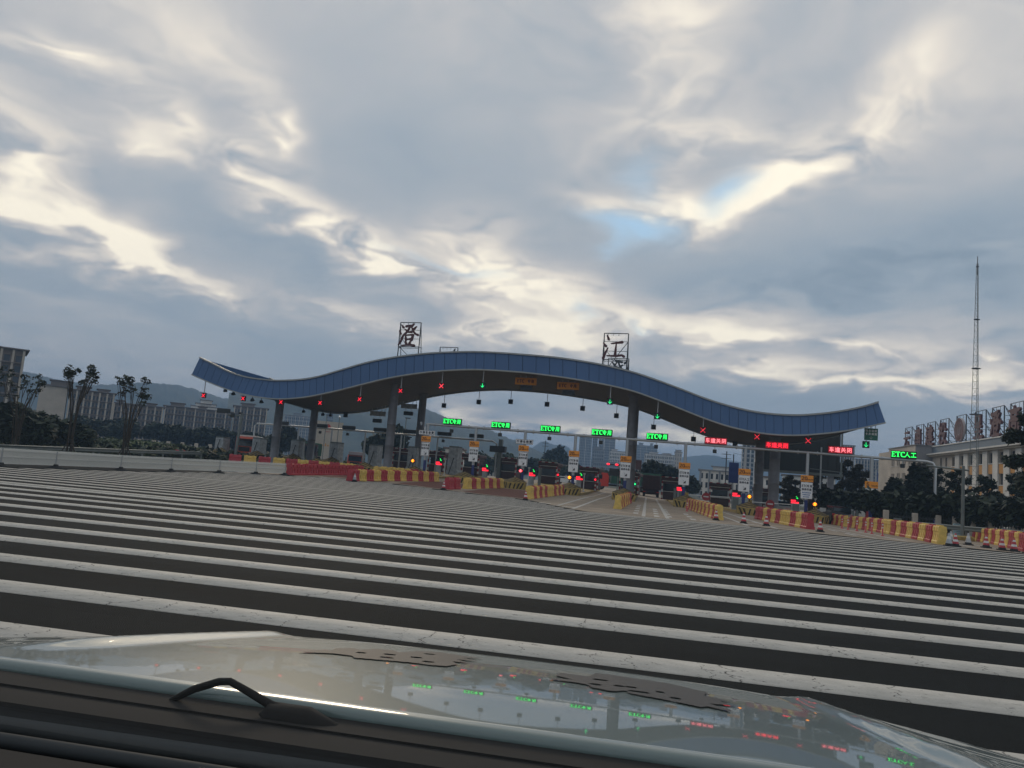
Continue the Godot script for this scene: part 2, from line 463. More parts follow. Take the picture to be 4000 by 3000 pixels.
	M.truck_red = mat(Color8(200, 62, 48), 0.4)
	M.tarp_green = worn(Color8(50, 100, 78), 0.8, 0.5)
	M.truck_dark = worn(Color8(66, 40, 40), 0.8, 0.6)
	M.car_black = mat(Color8(22, 24, 28), 0.2, 0.2)
	M.tail = mat(Color8(150, 24, 24), 0.3)
	M.lamp = mat(Color8(220, 224, 226), 0.2)
	M.print_blue = mat(Color8(60, 104, 160), 0.6)
	M.poster = mat(Color8(172, 200, 208), 0.6)
	M.red_text = mat(Color8(176, 60, 56), 0.7)

func hood_material() -> StandardMaterial3D:
	var m := mat(Color8(98, 116, 115), 0.42, 0.15)
	m.clearcoat_enabled = true
	m.clearcoat = 0.9
	m.clearcoat_roughness = 0.02
	return m

# thick thermoplastic marking: off-white, fine ribs along the stripe, cracked across and rubbed through in places; u runs along the stripe, v across
func paint_material() -> StandardMaterial3D:
	var w := 2048
	var h := 128
	var im := Image.create_empty(w, h, false, Image.FORMAT_RGB8)
	var hm := Image.create_empty(w, h, false, Image.FORMAT_RGB8)
	var n := FastNoiseLite.new()
	n.seed = 77; n.frequency = 0.012; n.fractal_octaves = 4
	var f := FastNoiseLite.new()
	f.seed = 78; f.frequency = 0.11; f.fractal_octaves = 3
	var cracks := []
	rng.seed = 40
	var x := 30.0
	while x < w:
		cracks.append([x, rng.randf_range(0.6, 3.4), rng.randf_range(-36, 36), rng.randf_range(0.0, 1.0)])
		x += rng.randf_range(22, 190)
	for j in h:
		var at := []
		for c in cracks:
			at.append(c[0] + c[2] * (float(j) / h - 0.5) + 9.0 * f.get_noise_2d(c[0], j * 0.35) + 26.0 * n.get_noise_2d(c[0] * 3.0, j * 1.4))
		var rib := 0.5 + 0.5 * sin(j * TAU / 10.0)
		for i in w:
			var v := 0.91 + 0.06 * n.get_noise_2d(i, j * 2.0) + 0.04 * f.get_noise_2d(i, j)
			v -= 0.035 * rib * smoothstep(-0.1, 0.3, n.get_noise_2d(i * 0.7 + 900.0, j * 0.4))
			var wear := smoothstep(0.5, 0.68, n.get_noise_2d(i * 1.3 + 4000.0, j * 2.6) + 0.45 * f.get_noise_2d(i * 1.2, j * 2.0))
			v *= 1.0 - 0.4 * wear
			im.set_pixel(i, j, Color(v, v * 0.985, v * 0.955))
			hm.set_pixel(i, j, Color(0.6 + 0.25 * rib - 0.4 * wear, 0, 0))
		for k in cracks.size():
			if cracks[k][3] * 0.75 + 0.5 * f.get_noise_2d(cracks[k][0] * 7.0, j * 0.5) > 0.62: continue
			var half := int(ceilf(cracks[k][1]))
			for i in range(int(at[k]) - half, int(at[k]) + half + 1):
				if i >= 0 and i < w and absf(i - float(at[k])) < cracks[k][1] * (0.55 + 0.6 * f.get_noise_2d(i, j * 3.0)):
					im.set_pixel(i, j, im.get_pixel(i, j) * 0.42)
					hm.set_pixel(i, j, Color(0.0, 0, 0))
	var m := mat(Color8(214, 213, 209), 0.7)
	m.albedo_texture = ImageTexture.create_from_image(im)
	m.heightmap_enabled = true
	m.heightmap_texture = ImageTexture.create_from_image(hm)
	m.heightmap_scale = 0.35
	return m

# ---------------------------------------------------------------- scene
func _ready() -> void:
	rng.seed = 7
	var cam := Camera3D.new()
	cam.name = "camera"
	cam.fov = 51.65
	cam.near = 0.05
	cam.far = 9000.0
	var pitch := deg_to_rad(6.66)
	var roll := deg_to_rad(4.7)
	var yaw := deg_to_rad(10.2)
	cam.transform = Transform3D(Basis(Vector3.UP, yaw) * Basis(Vector3.RIGHT, pitch) * Basis(Vector3.BACK, roll), EYE)
	add_child(cam)
	cam.current = true
	var env := Environment.new()
	env.background_mode = Environment.BG_SKY
	env.sky = Sky.new()
	var pan := PanoramaSkyMaterial.new()
	pan.panorama = make_sky()
	env.sky.sky_material = pan
	env.tonemap_mode = Environment.TONE_MAPPER_LINEAR
	env.tonemap_exposure = 1.3
	env.fog_enabled = true
	env.fog_density = 0.0005
	env.fog_light_color = Color8(118, 150, 186)
	env.sdfgi_enabled = true
	env.ssao_enabled = true
	env.ssil_enabled = true
	var we := WorldEnvironment.new()
	we.name = "sky"
	we.environment = env
	add_child(we)
	var sun := DirectionalLight3D.new()
	sun.name = "sun"
	sun.light_energy = 0.2
	sun.light_color = Color8(255, 232, 200)
	sun.light_angular_distance = 14.0
	sun.shadow_enabled = true
	sun.rotation = Vector3(deg_to_rad(-24), deg_to_rad(180 + 24), 0)
	add_child(sun)
	make_materials()
	build_ground()
	build_canopy()
	build_gantries()
	build_islands()
	build_barriers()
	build_roadside()
	build_buildings()
	build_trees()
	build_vehicles()
	build_own_car()

# a sheet laid over the ground: for each x the sheet runs from near(x) to far(x)
func sheet(xs: Array, near: Array, far: Array, rows: int, up: float) -> SurfaceTool:
	var st := SurfaceTool.new()
	st.begin(Mesh.PRIMITIVE_TRIANGLES)
	st.set_smooth_group(0)
	for i in xs.size() - 1:
		for j in rows:
			var p := []
			for e in [[i, j], [i, j + 1], [i + 1, j + 1], [i + 1, j]]:
				var x: float = xs[e[0]]
				var z: float = lerpf(near[e[0]], far[e[0]], float(e[1]) / rows)
				p.append(Vector3(x, ground_y(x, z) + up, z))
			quad(st, p[0], p[1], p[2], p[3])
	return st

func spread(a: float, b: float, n: int) -> Array:
	var o := []
	for i in n + 1: o.append(lerpf(a, b, float(i) / n))
	return o

const EDGE := [[-43, -58], [-33, -57], [-27.1, -57.4], [-24.8, -60.4], [-20.4, -60.2], [-15.2, -57.8], [-11, -55.4], [-8.2, -54.6], [-3.2, -43.6], [1, -43.2], [5, -43.6], [9.5, -41.4], [13.9, -40.8], [16.6, -39.6], [22, -38.4], [36, -37]]

func edge_z(x: float) -> float:
	for i in EDGE.size() - 1:
		if x <= EDGE[i + 1][0]:
			return lerpf(EDGE[i][1], EDGE[i + 1][1], clampf((x - EDGE[i][0]) / (EDGE[i + 1][0] - EDGE[i][0]), 0, 1))
	return -37.0

func build_ground() -> void:
	# earth out to the horizon
	var xs := [-3000.0, -1500.0, -800.0, -450.0, -280.0, -190.0, -140.0] + spread(-110, 110, 88) + [140.0, 190.0, 280.0, 450.0, 800.0, 1500.0, 3000.0]
	var zs := [400.0, 120.0, 40.0] + spread(12, -200, 84) + [-240.0, -300.0, -400.0, -600.0, -900.0, -1500.0, -2600.0, -4000.0]
	var st := SurfaceTool.new()
	st.begin(Mesh.PRIMITIVE_TRIANGLES)
	st.set_smooth_group(0)
	for i in xs.size() - 1:
		for j in zs.size() - 1:
			var p := []
			for e in [[i, j], [i, j + 1], [i + 1, j + 1], [i + 1, j]]:
				p.append(on_ground(xs[e[0]], zs[e[1]], -0.09))
			quad(st, p[0], p[1], p[2], p[3])
	structure(put("ground", st, M.earth), "dull green and brown land around the toll plaza")
	# asphalt carriageway
	var rx := spread(-43, 34, 39)
	var rn := []
	var rf := []
	for x in rx:
		rn.append(14.0)
		rf.append(-62.5)
	var road = structure(put("road", sheet(rx, rn, rf, 51, 0.0), M.asphalt), "dark asphalt approach road with white rumble stripes")
	# white transverse stripes, in groups: far edge of each stripe
	var far_edges := []
	for k in range(-2, 10): far_edges.append(7.71 + 1.69 * k)
	for k in 12: far_edges.append(23.75 + 1.66 * k)
	for k in 16: far_edges.append(43.3 + 1.62 * k)
	for n in far_edges.size():
		var zf: float = -far_edges[n]
		var w := 0.56
		var x0 := -30.6
		var x1 := 27.0
		if zf < -38.0:
			var x := 27.0
			while x > -30.0 and edge_z(x) > zf - 0.15: x -= 0.1
			x1 = x
			x = -30.6
			while x < x1 and edge_z(x) > zf - 0.15: x += 0.1
			x0 = x
		if x1 - x0 < 1.0: continue
		var s := mb()
		s.set_smooth_group(0)
		var cols := int(ceil((x1 - x0) / 1.0))
		var shift := rng.randf_range(0, 30)
		for i in cols:
			var xa := lerpf(x0, x1, float(i) / cols)
			var xb := lerpf(x0, x1, float(i + 1) / cols)
			var q := [on_ground(xa, zf + w, 0.0), on_ground(xa, zf, 0.0), on_ground(xb, zf, 0.0), on_ground(xb, zf + w, 0.0)]
			for v in q.size(): q[v].y += 0.008
			quad(s, q[0], q[1], q[2], q[3], Rect2((xa + shift) / 9.0, 0, (xb - xa) / 9.0, 1))
			var dn := Vector3(0, -0.009, 0)
			quad(s, q[0] + dn, q[0], q[3], q[3] + dn, Rect2((xa + shift) / 9.0, 0.9, (xb - xa) / 9.0, 0.05))
		put("white_stripe", s, M.paint, road)
	# plaza paving
	var px := spread(-43, 36, 79)
	var pn := []
	var pf := []
	for x in px:
		pn.append(edge_z(x))
		pf.append(-210.0)
	var plaza = structure(put("plaza_paving", sheet(px, pn, pf, 84, 0.014), M.concrete), "tan concrete paving of the toll lanes")
	# worn red anti-skid paving of three closed lanes
	for a in [[-25.6, -20.8, -59.2, -73, -2.0], [-19.6, -14.9, -59.0, -74, -1.2], [-13.4, -8.6, -56.4, -74, -0.6]]:
		var qx := spread(a[0], a[1], 6)
		var qn := []
		var qf := []
		for x in qx:
			qn.append(minf(edge_z(x) - 0.8, a[2] + 2.0))
			qf.append(a[3])
		put("red_paving", sheet(qx, qn, qf, 18, 0.026), M.red_ground, plaza)
	# lane lines leading to the islands, and broken lines between
	for s in [-2.0, 2.0, 3.2, 7.3, 8.6, 12.8, 14.2, 18.7, 20.0, 24.4]:
		var p := on_row(s, 0)
		var near_z := edge_z(p.x) - 0.6
		lane_line(plaza, p.x, near_z, p.z - 30.0, 0.2)
	for a in [[0.6, -45, -58], [1.3, -46, -60], [2.6, -45, -55], [-0.6, -47, -66], [6.6, -45.5, -62], [10.6, -43.5, -60], [15.4, -41.5, -52]]:
		var z: float = a[1]
		while z > a[2]:
			lane_line(plaza, a[0], z, z - 2.2, 0.3)
			z -= 4.2
	# fading yellow-white scuffs by the end of the stripes
	for a in [[3.4, -45.2, 0.9], [5.8, -45.6, 0.7], [-4.6, -48, 0.8], [-6.4, -50.5, 0.8], [-9.5, -57.5, 1.1], [-17, -59.4, 1.4]]:
		lane_line(plaza, a[0], a[1], a[1] - 0.7, a[2])

func lane_line(parent: Node, x: float, z0: float, z1: float, w: float) -> void:
	var st := sheet([x - w / 2.0, x + w / 2.0], [z0, z0], [z1, z1], maxi(1, int((z0 - z1) / 1.5)), 0.022)
	put("lane_line", st, M.line, parent)

# ---------------------------------------------------------------- canopy
const TOP := [[-46.82, 12.6], [-44.61, 11.84], [-42.05, 10.95], [-39.56, 10.47], [-37.16, 10.3], [-35.29, 10.28], [-32.54, 10.51], [-30.32, 10.93], [-27.47, 11.79], [-24.67, 12.65], [-21.87, 13.29], [-19.13, 13.74], [-16.15, 14.08], [-12.82, 14.29], [-10.17, 14.33], [-6.33, 14.2], [-2.57, 13.99], [1.0, 13.58], [3.31, 13.19], [5.5, 12.72], [7.82, 12.03], [10.12, 11.27], [12.35, 10.5], [14.52, 9.9], [16.68, 9.48], [18.75, 9.3], [20.81, 9.32], [22.54, 9.52], [24.26, 9.83], [26.21, 10.34], [27.69, 10.88]]
const LOW := [[-47.52, 10.62], [-45.15, 9.88], [-42.58, 9.16], [-40.08, 8.64], [-37.69, 8.36], [-35.02, 8.28], [-32.29, 8.56], [-30.08, 8.98], [-27.22, 9.69], [-24.42, 10.47], [-21.64, 11.2], [-18.91, 11.75], [-15.96, 12.2], [-12.65, 12.5], [-10.01, 12.56], [-6.19, 12.45], [-2.42, 12.16], [1.13, 11.75], [3.43, 11.41], [5.61, 10.96], [7.92, 10.25], [10.22, 9.46], [12.44, 8.69], [14.61, 8.07], [16.75, 7.69], [18.83, 7.52], [20.87, 7.58], [22.6, 7.8], [24.32, 8.1], [26.26, 8.56], [28.26, 9.17]]

func curve_at(c: Array, u: float) -> Vector2:
	var n := c.size() - 1
	var x := clampf(u, 0, 1) * n
	var i := mini(int(x), n - 1)
	var p := []
	for k in [i - 1, i, i + 1, i + 2]:
		var e: Array = c[clampi(k, 0, n)]
		p.append(Vector2(e[0], e[1]))
	return (p[1] as Vector2).cubic_interpolate(p[2], p[0], p[3], x - i)

func low_y(s: float) -> float:
	for i in LOW.size() - 1:
		if s <= LOW[i + 1][0]: return lerpf(LOW[i][1], LOW[i + 1][1], (s - LOW[i][0]) / (LOW[i + 1][0] - LOW[i][0]))
	return LOW[-1][1]

func top_y(s: float) -> float:
	for i in TOP.size() - 1:
		if s <= TOP[i + 1][0]: return lerpf(TOP[i][1], TOP[i + 1][1], (s - TOP[i][0]) / (TOP[i + 1][0] - TOP[i][0]))
	return TOP[-1][1]

func build_canopy() -> void:
	var c := thing("toll_canopy", "long wave-shaped toll plaza canopy with blue fascia on round grey columns", "canopy", ROW, -SKEW)
	var back := Vector3(-sin(SKEW), 0, -cos(SKEW))   # in the canopy's own axes the road runs along this
	var at := func(s: float, y: float, t: float) -> Vector3: return Vector3(s, y, 0) + back * t
	var n := 78
	var seam := 0.02
	for k in n:
		var u0 := (k + seam) / n
		var u1 := (k + 1.0 - seam) / n
		var a := curve_at(LOW, u0)
		var b := curve_at(TOP, u0)
		var d := curve_at(TOP, u1)
		var e := curve_at(LOW, u1)
		var st := mb()
		var f := [at.call(a.x, a.y, 3.85), at.call(b.x, b.y, 4.0), at.call(d.x, d.y, 4.0), at.call(e.x, e.y, 3.85)]
		var g := []
		for v in f: g.append(v + back * 0.08)
		quad(st, f[0], f[1], f[2], f[3])
		for q in [[0, 1], [1, 2], [2, 3], [3, 0]]:
			quad(st, f[q[0]], g[q[0]], g[q[1]], f[q[1]])
		put("fascia_panel", st, M.blue, c)
	var st := mb()
	var rear := mb()
	var deck := mb()
	var trim_top := mb()
	var trim_low := mb()
	var rear_trim := mb()
	var m := 120
	for k in m:
		var a := curve_at(LOW, float(k) / m)
		var b := curve_at(TOP, float(k) / m)
		var d := curve_at(TOP, float(k + 1) / m)
		var e := curve_at(LOW, float(k + 1) / m)
		quad(st, at.call(a.x, a.y, 3.96), at.call(b.x, b.y, 4.1), at.call(d.x, d.y, 4.1), at.call(e.x, e.y, 3.96))
		quad(rear, at.call(e.x, e.y, 22.05), at.call(d.x, d.y, 22.0), at.call(b.x, b.y, 22.0), at.call(a.x, a.y, 22.05))
		quad(rear, at.call(a.x, a.y, 21.9), at.call(b.x, b.y, 21.9), at.call(d.x, d.y, 21.9), at.call(e.x, e.y, 21.9))
		var mid := a.lerp(b, 0.35)
		var mid2 := e.lerp(d, 0.35)
		quad(deck, at.call(mid.x, mid.y, 4.1), at.call(mid.x, mid.y, 21.9), at.call(mid2.x, mid2.y, 21.9), at.call(mid2.x, mid2.y, 4.1))
		var up := (b - a).normalized()
		for w in [[trim_top, b, d, 3.86, 4.22, 0.16], [trim_low, a, e, 3.74, 4.2, -0.13], [rear_trim, b, d, 21.85, 22.15, 0.14], [rear_trim, a, e, 21.85, 22.2, -0.12]]:
			var p: Vector2 = w[1]
			var q: Vector2 = w[2]
			var o: Vector2 = up * w[5]
			var v := [at.call(p.x, p.y, w[3]), at.call(p.x + o.x, p.y + o.y, w[3]), at.call(q.x + o.x, q.y + o.y, w[3]), at.call(q.x, q.y, w[3]), at.call(p.x, p.y, w[4]), at.call(p.x + o.x, p.y + o.y, w[4]), at.call(q.x + o.x, q.y + o.y, w[4]), at.call(q.x, q.y, w[4])]
			quad(w[0], v[0], v[1], v[2], v[3])
			quad(w[0], v[1], v[5], v[6], v[2])
			quad(w[0], v[4], v[0], v[3], v[7])
			quad(w[0], v[7], v[6], v[5], v[4])
	put("fascia_backing", st, M.blue_seam, c)
	put("rear_fascia", rear, M.blue, c)
	put("roof_deck", deck, M.roof, c)
	put("top_trim", trim_top, M.trim, c)
	put("bottom_trim", trim_low, M.trim, c)
	put("rear_trim", rear_trim, M.trim, c)
	for e in [0.0, 1.0]:
		var a := curve_at(LOW, e)
		var b := curve_at(TOP, e)
		var q := mb()
		quad(q, at.call(a.x, a.y, 22), at.call(b.x, b.y, 22), at.call(b.x, b.y, 4.0), at.call(a.x, a.y, 3.9))
		put("end_panel", q, M.blue, c)
	# soffit boards run the length of the canopy
	var strips := 30
	for j in strips:
		var t0 := lerpf(4.22, 21.84, float(j) / strips) + 0.03
		var t1 := lerpf(4.22, 21.84, float(j + 1) / strips) - 0.03
		var q := mb()
		for k in 60:
			var a := curve_at(LOW, k / 60.0)
			var e := curve_at(LOW, (k + 1) / 60.0)
			var up := 0.02 if j % 2 else 0.05
			quad(q, at.call(a.x, a.y + up, t1), at.call(a.x, a.y + up, t0), at.call(e.x, e.y + up, t0), at.call(e.x, e.y + up, t1))
		put("soffit_board", q, M.soffit, c)
	var behind := mb()
	for k in 60:
		var a := curve_at(LOW, k / 60.0)
		var e := curve_at(LOW, (k + 1) / 60.0)
		quad(behind, at.call(a.x, a.y + 0.12, 21.9), at.call(a.x, a.y + 0.12, 4.1), at.call(e.x, e.y + 0.12, 4.1), at.call(e.x, e.y + 0.12, 21.9))
	put("soffit_backing", behind, M.dark_steel, c)
	for a in [[-37.6, 9.0], [-22.4, 9.0], [5.38, 9.0], [19.75, 9.0], [-37.7, 19.5], [-22.0, 19.5], [5.38, 19.5], [19.65, 19.5]]:
		var p := on_row(a[0], a[1])
		var col := mb()
		var h: float = low_y(a[0]) + 0.1 - p.y
		lathe(col, [Vector2(0.62, -0.3), Vector2(0.62, 0.5), Vector2(0.5, 0.56), Vector2(0.5, 3.2), Vector2(0.512, 3.21), Vector2(0.512, 3.25), Vector2(0.5, 3.26), Vector2(0.5, 5.6), Vector2(0.512, 5.61), Vector2(0.512, 5.65), Vector2(0.5, 5.66), Vector2(0.48, h - 0.3), Vector2(0.62, h - 0.15), Vector2(0.62, h)], 24)
		put("column", col, M.column, c, at.call(a[0], p.y, a[1]))
	# floodlights under the rear left edge
	for s in [-44.2, -43.0, -40.2, -38.9]:
		flood(s, low_y(s), 6.5)
	for s in [-39.6, -36.6, -35.4]:
		flood(s, low_y(s), 19.8)
	flood(27.6, 8.95, 6.0)
	flood(28.2, 9.05, 8.0)
	# roof characters
	roof_sign("澄", -21.2, 17.72, 5.4, false, "left tall steel frame on the canopy roof with the many-stroked dark red character 澄")
	roof_sign("江", 2.05, 17.0, 5.4, false, "right tall steel frame on the canopy roof with the few-stroked dark red character 江")
	roof_sign("江", -20.6, 17.6, 20.6, true, "frame seen from behind, barely showing over the canopy crest")
	roof_sign("澄", 1.75, 16.85, 20.6, true, "frame seen from behind with reversed strokes, below the right tall frame")

func flood(s: float, y: float, t: float) -> void:
	var p := row_at(s, y, t)
	var o := thing("floodlight", "small black floodlight under the canopy, %s" % flood_where(s, t), "floodlight", p, -SKEW, "floodlights hung below the canopy")
	put("bracket", bar(mb(), Vector3(0, 0.1, 0), Vector3(0, -0.35, 0), 0.05), M.black_box, o)
	var st := mb()
	prism(st, PackedVector2Array([Vector2(-0.12, 0.1), Vector2(0.12, 0.1), Vector2(0.22, -0.22), Vector2(-0.22, -0.22)]), -0.14, 0.14, Transform3D(Basis(Vector3.RIGHT, 0.5), Vector3(0, -0.45, 0)))
	put("housing", st, M.black_box, o)

func flood_where(s: float, t: float) -> String:
	if s > 20.0: return "at its right tip " + ("nearer the front" if t < 7.0 else "farther back")
	var row := [-44.2, -43.0, -40.2, -38.9] if t < 10.0 else [-39.6, -36.6, -35.4]
	var i := 0
	for k in row.size():
		if absf(row[k] - s) < 0.05: i = k
	return "at its left dip, %s in the %s row" % [nth(i), "front" if t < 10.0 else "rear"]

# strokes of the characters in a box 100 wide and 100 high, y down
const STROKES := {
	"专": [[20, 18, 80, 18], [10, 40, 90, 40], [48, 2, 40, 40, 28, 60, 72, 60, 45, 82], [35, 72, 65, 97]],
	"用": [[22, 8, 22, 60, 8, 97], [22, 8, 80, 8, 80, 90, 68, 94], [22, 35, 80, 35], [22, 62, 80, 62], [51, 8, 51, 92]],
	"车": [[15, 16, 85, 16], [40, 2, 20, 48, 80, 48], [8, 70, 92, 70], [52, 30, 52, 98]],
	"道": [[45, 4, 52, 16], [72, 2, 64, 16], [34, 20, 96, 20], [64, 20, 58, 32], [44, 34, 44, 78], [44, 34, 86, 34, 86, 78, 44, 78], [44, 49, 86, 49], [44, 63, 86, 63], [8, 10, 20, 22], [4, 38, 22, 38, 22, 76, 4, 92], [22, 80, 45, 93, 98, 93]],
	"关": [[28, 4, 38, 20], [72, 4, 62, 20], [18, 26, 82, 26], [8, 52, 92, 52], [50, 26, 46, 60, 8, 96], [50, 54, 92, 96]],
	"闭": [[14, 4, 24, 14], [14, 24, 14, 96], [34, 10, 88, 10, 88, 92, 78, 92], [26, 42, 76, 42], [56, 24, 56, 82, 46, 82], [54, 44, 26, 76]],
	"人": [[50, 4, 46, 45, 6, 96], [49, 40, 94, 96]],
	"工": [[14, 14, 86, 14], [50, 14, 50, 86], [6, 86, 94, 86]],
	"不": [[8, 12, 92, 12], [54, 12, 8, 64], [50, 34, 50, 98], [60, 40, 92, 66]],
	"停": [[26, 4, 6, 46], [18, 30, 18, 98], [62, 2, 64, 12], [34, 14, 96, 14], [46, 22, 82, 22, 82, 40, 46, 40, 46, 22], [34, 50, 34, 60], [34, 50, 96, 50, 92, 60], [44, 66, 84, 66], [64, 66, 64, 94, 54, 94]],
	"收": [[14, 14, 14, 66, 32, 58], [34, 4, 34, 98], [60, 2, 46, 40], [54, 26, 96, 26], [84, 26, 70, 64, 42, 97], [52, 34, 70, 66, 96, 96]],
	"费": [[16, 8, 84, 8, 84, 22, 20, 22, 16, 36, 88, 36, 86, 48], [38, 0, 38, 30, 12, 52], [60, 0, 60, 50], [24, 54, 24, 84], [24, 54, 78, 54, 78, 84], [51, 60, 48, 78, 10, 98], [56, 80, 92, 98]],
	"保": [[26, 4, 6, 46], [18, 30, 18, 98], [42, 8, 86, 8, 86, 36, 42, 36, 42, 8], [32, 52, 96, 52], [64, 36, 64, 98], [60, 56, 34, 88], [68, 56, 96, 86]],
	"持": [[4, 26, 40, 26], [22, 4, 22, 92, 12, 88], [4, 62, 40, 48], [48, 16, 90, 16], [68, 2, 68, 34], [42, 34, 98, 34], [42, 54, 98, 54], [80, 44, 80, 94, 68, 92], [54, 64, 62, 78]],
	"距": [[12, 8, 42, 8, 42, 34, 12, 34, 12, 8], [28, 34, 28, 88], [28, 58, 44, 58], [12, 50, 12, 92], [6, 94, 46, 84], [54, 10, 96, 10], [56, 10, 56, 92, 98, 92], [56, 34, 90, 34, 90, 64, 56, 64]],
	"称": [[40, 4, 10, 16], [4, 32, 46, 32], [26, 12, 26, 98], [26, 40, 6, 72], [28, 44, 44, 62], [62, 4, 50, 36], [58, 20, 96, 20, 90, 34], [74, 30, 74, 94, 64, 92], [60, 48, 52, 76], [86, 48, 96, 74]],
	"重": [[78, 4, 22, 12], [6, 22, 94, 22], [22, 34, 78, 34, 78, 62, 22, 62, 22, 34], [22, 48, 78, 48], [50, 10, 50, 94], [14, 78, 86, 78], [4, 95, 96, 95]],
	"云": [[22, 14, 78, 14], [6, 42, 94, 42], [44, 44, 16, 88, 82, 80], [64, 60, 90, 96]],
	"南": [[12, 14, 88, 14], [50, 0, 50, 28], [14, 28, 14, 98], [14, 28, 86, 28, 86, 94, 76, 94], [34, 36, 42, 46], [66, 36, 58, 46], [28, 54, 72, 54], [24, 72, 76, 72], [50, 54, 50, 96]],
	"建": [[36, 14, 84, 14, 84, 44, 40, 44], [30, 29, 96, 29], [40, 58, 90, 58], [34, 72, 96, 72], [62, 2, 62, 86], [6, 14, 26, 14, 10, 42, 26, 42, 18, 66, 4, 92], [8, 56, 26, 82, 50, 94, 98, 94]],
	"投": [[4, 26, 40, 26], [22, 4, 22, 92, 12, 88], [4, 62, 40, 48], [54, 6, 52, 30, 42, 44], [54, 8, 80, 8, 80, 34, 96, 36], [46, 52, 86, 52, 70, 80, 40, 98], [54, 58, 72, 82, 98, 97]],
	"呈": [[26, 6, 74, 6, 74, 38, 26, 38, 26, 6], [18, 52, 82, 52], [22, 72, 78, 72], [50, 52, 50, 94], [6, 95, 94, 95]],
	"高": [[50, 0, 50, 12], [6, 14, 94, 14], [28, 24, 72, 24, 72, 40, 28, 40, 28, 24], [12, 52, 12, 98], [12, 52, 88, 52, 88, 94, 78, 94], [34, 64, 66, 64, 66, 84, 34, 84, 34, 64]],
	"澄": [[12, 8, 22, 20], [3, 33, 10, 48], [3, 97, 14, 80, 24, 54, 44, 36, 56, 10, 34, 14], [30, 27, 42, 34], [60, 12, 74, 36, 86, 47, 99, 51], [74, 2, 62, 13], [87, 14, 72, 28], [46, 40, 66, 38], [36, 56, 40, 74], [36, 53, 74, 50, 68, 74], [42, 71, 66, 70], [38, 78, 42, 90], [64, 78, 58, 92], [20, 99, 60, 95, 84, 98]],
	"江": [[16, 4, 24, 22], [2, 36, 14, 50], [22, 56, 12, 78, 4, 100], [36, 38, 84, 31], [57, 40, 55, 84], [20, 88, 60, 88, 84, 84, 94, 90]],
	"绿": [[26, 4, 8, 28, 26, 28, 6, 54, 32, 48], [6, 82, 34, 70], [48, 8, 86, 8, 86, 40], [50, 24, 86, 24], [40, 40, 98, 40], [68, 40, 68, 94], [48, 52, 58, 60], [42, 84, 62, 68], [90, 50, 76, 62], [74, 64, 96, 88]],
	"色": [[40, 2, 14, 34], [36, 14, 70, 14, 58, 32], [22, 34, 86, 34, 86, 60, 22, 60], [22, 34, 22, 92, 94, 92, 94, 76], [54, 34, 54, 60]],
	"通": [[40, 8, 84, 8, 64, 22], [48, 14, 70, 26], [42, 30, 42, 84], [42, 30, 88, 30, 88, 80], [42, 48, 88, 48], [42, 64, 88, 64], [65, 30, 65, 84], [8, 10, 20, 22], [4, 38, 22, 38, 22, 76, 4, 92], [22, 80, 45, 93, 98, 93]],
}

# one character as solid strokes; corner is its upper left, brush swells and tapers the strokes
func glyph(st: SurfaceTool, ch: String, corner: Vector3, w: float, h: float, thick: float, depth: float, flip := false, brush := 0.0) -> void:
	var lift := 0.0
	for line in STROKES[ch]:
		var n: int = line.size() / 2
		for i in n - 1:
			var a := Vector2(line[i * 2], line[i * 2 + 1]) / 100.0
			var b := Vector2(line[i * 2 + 2], line[i * 2 + 3]) / 100.0
			if flip:
				a.x = 1.0 - a.x
				b.x = 1.0 - b.x
			var p := Vector2(a.x * w, -a.y * h)
			var q := Vector2(b.x * w, -b.y * h)
			var dir := (q - p).normalized()
			var side := Vector2(-dir.y, dir.x) * thick / 2.0
			var s0 := 1.0 + brush * (-0.45 if i == 0 else 0.1)
			var s1 := 1.0 + brush * (0.5 if i == n - 2 else 0.1)
			var over := thick * 0.4
			var poly := PackedVector2Array([p - dir * over - side * s0, p - dir * over + side * s0, q + dir * over + side * s1, q + dir * over - side * s1])
			if brush > 0.0:
				poly = PackedVector2Array([p - dir * over, p + side * s0, q + side * s1, q + dir * over * 1.6 + side * 0.2, q - side * s1, p - side * s0])
			prism(st, poly, -lift, depth + lift, Transform3D(Basis(), corner))
			lift += depth * 0.012

func latin(st: SurfaceTool, text: String, centre: Vector3, height: float, depth: float, font := "Droid Sans", bold := true, stretch := 1.0) -> void:
	var f := SystemFont.new()
	f.font_names = PackedStringArray([font])
	f.font_weight = 700 if bold else 400
	var t := TextMesh.new()
	t.font = f
	t.text = text
	t.font_size = 48
	t.pixel_size = height / 35.0
	t.depth = depth
	t.curve_step = 3.0
	var a := t.get_mesh_arrays()
	var v: PackedVector3Array = a[Mesh.ARRAY_VERTEX]
	var idx: PackedInt32Array = a[Mesh.ARRAY_INDEX] if a[Mesh.ARRAY_INDEX] != null else PackedInt32Array(range(v.size()))
	var xf := Transform3D(Basis.from_scale(Vector3(stretch, 1, 1)), centre)
	for i in range(0, idx.size(), 3):
		tri(st, xf * v[idx[i]], xf * v[idx[i + 1]], xf * v[idx[i + 2]])

# a line of Chinese characters centred at a point
func hanzi(st: SurfaceTool, text: String, centre: Vector3, size: float, pitch: float, thick: float, depth: float, narrow := 1.0) -> void:
	for i in text.length():
		var x := (i - (text.length() - 1) / 2.0) * pitch - size * narrow / 2.0
		glyph(st, text[i], centre + Vector3(x, size / 2.0, 0), size * narrow, size, thick, depth)

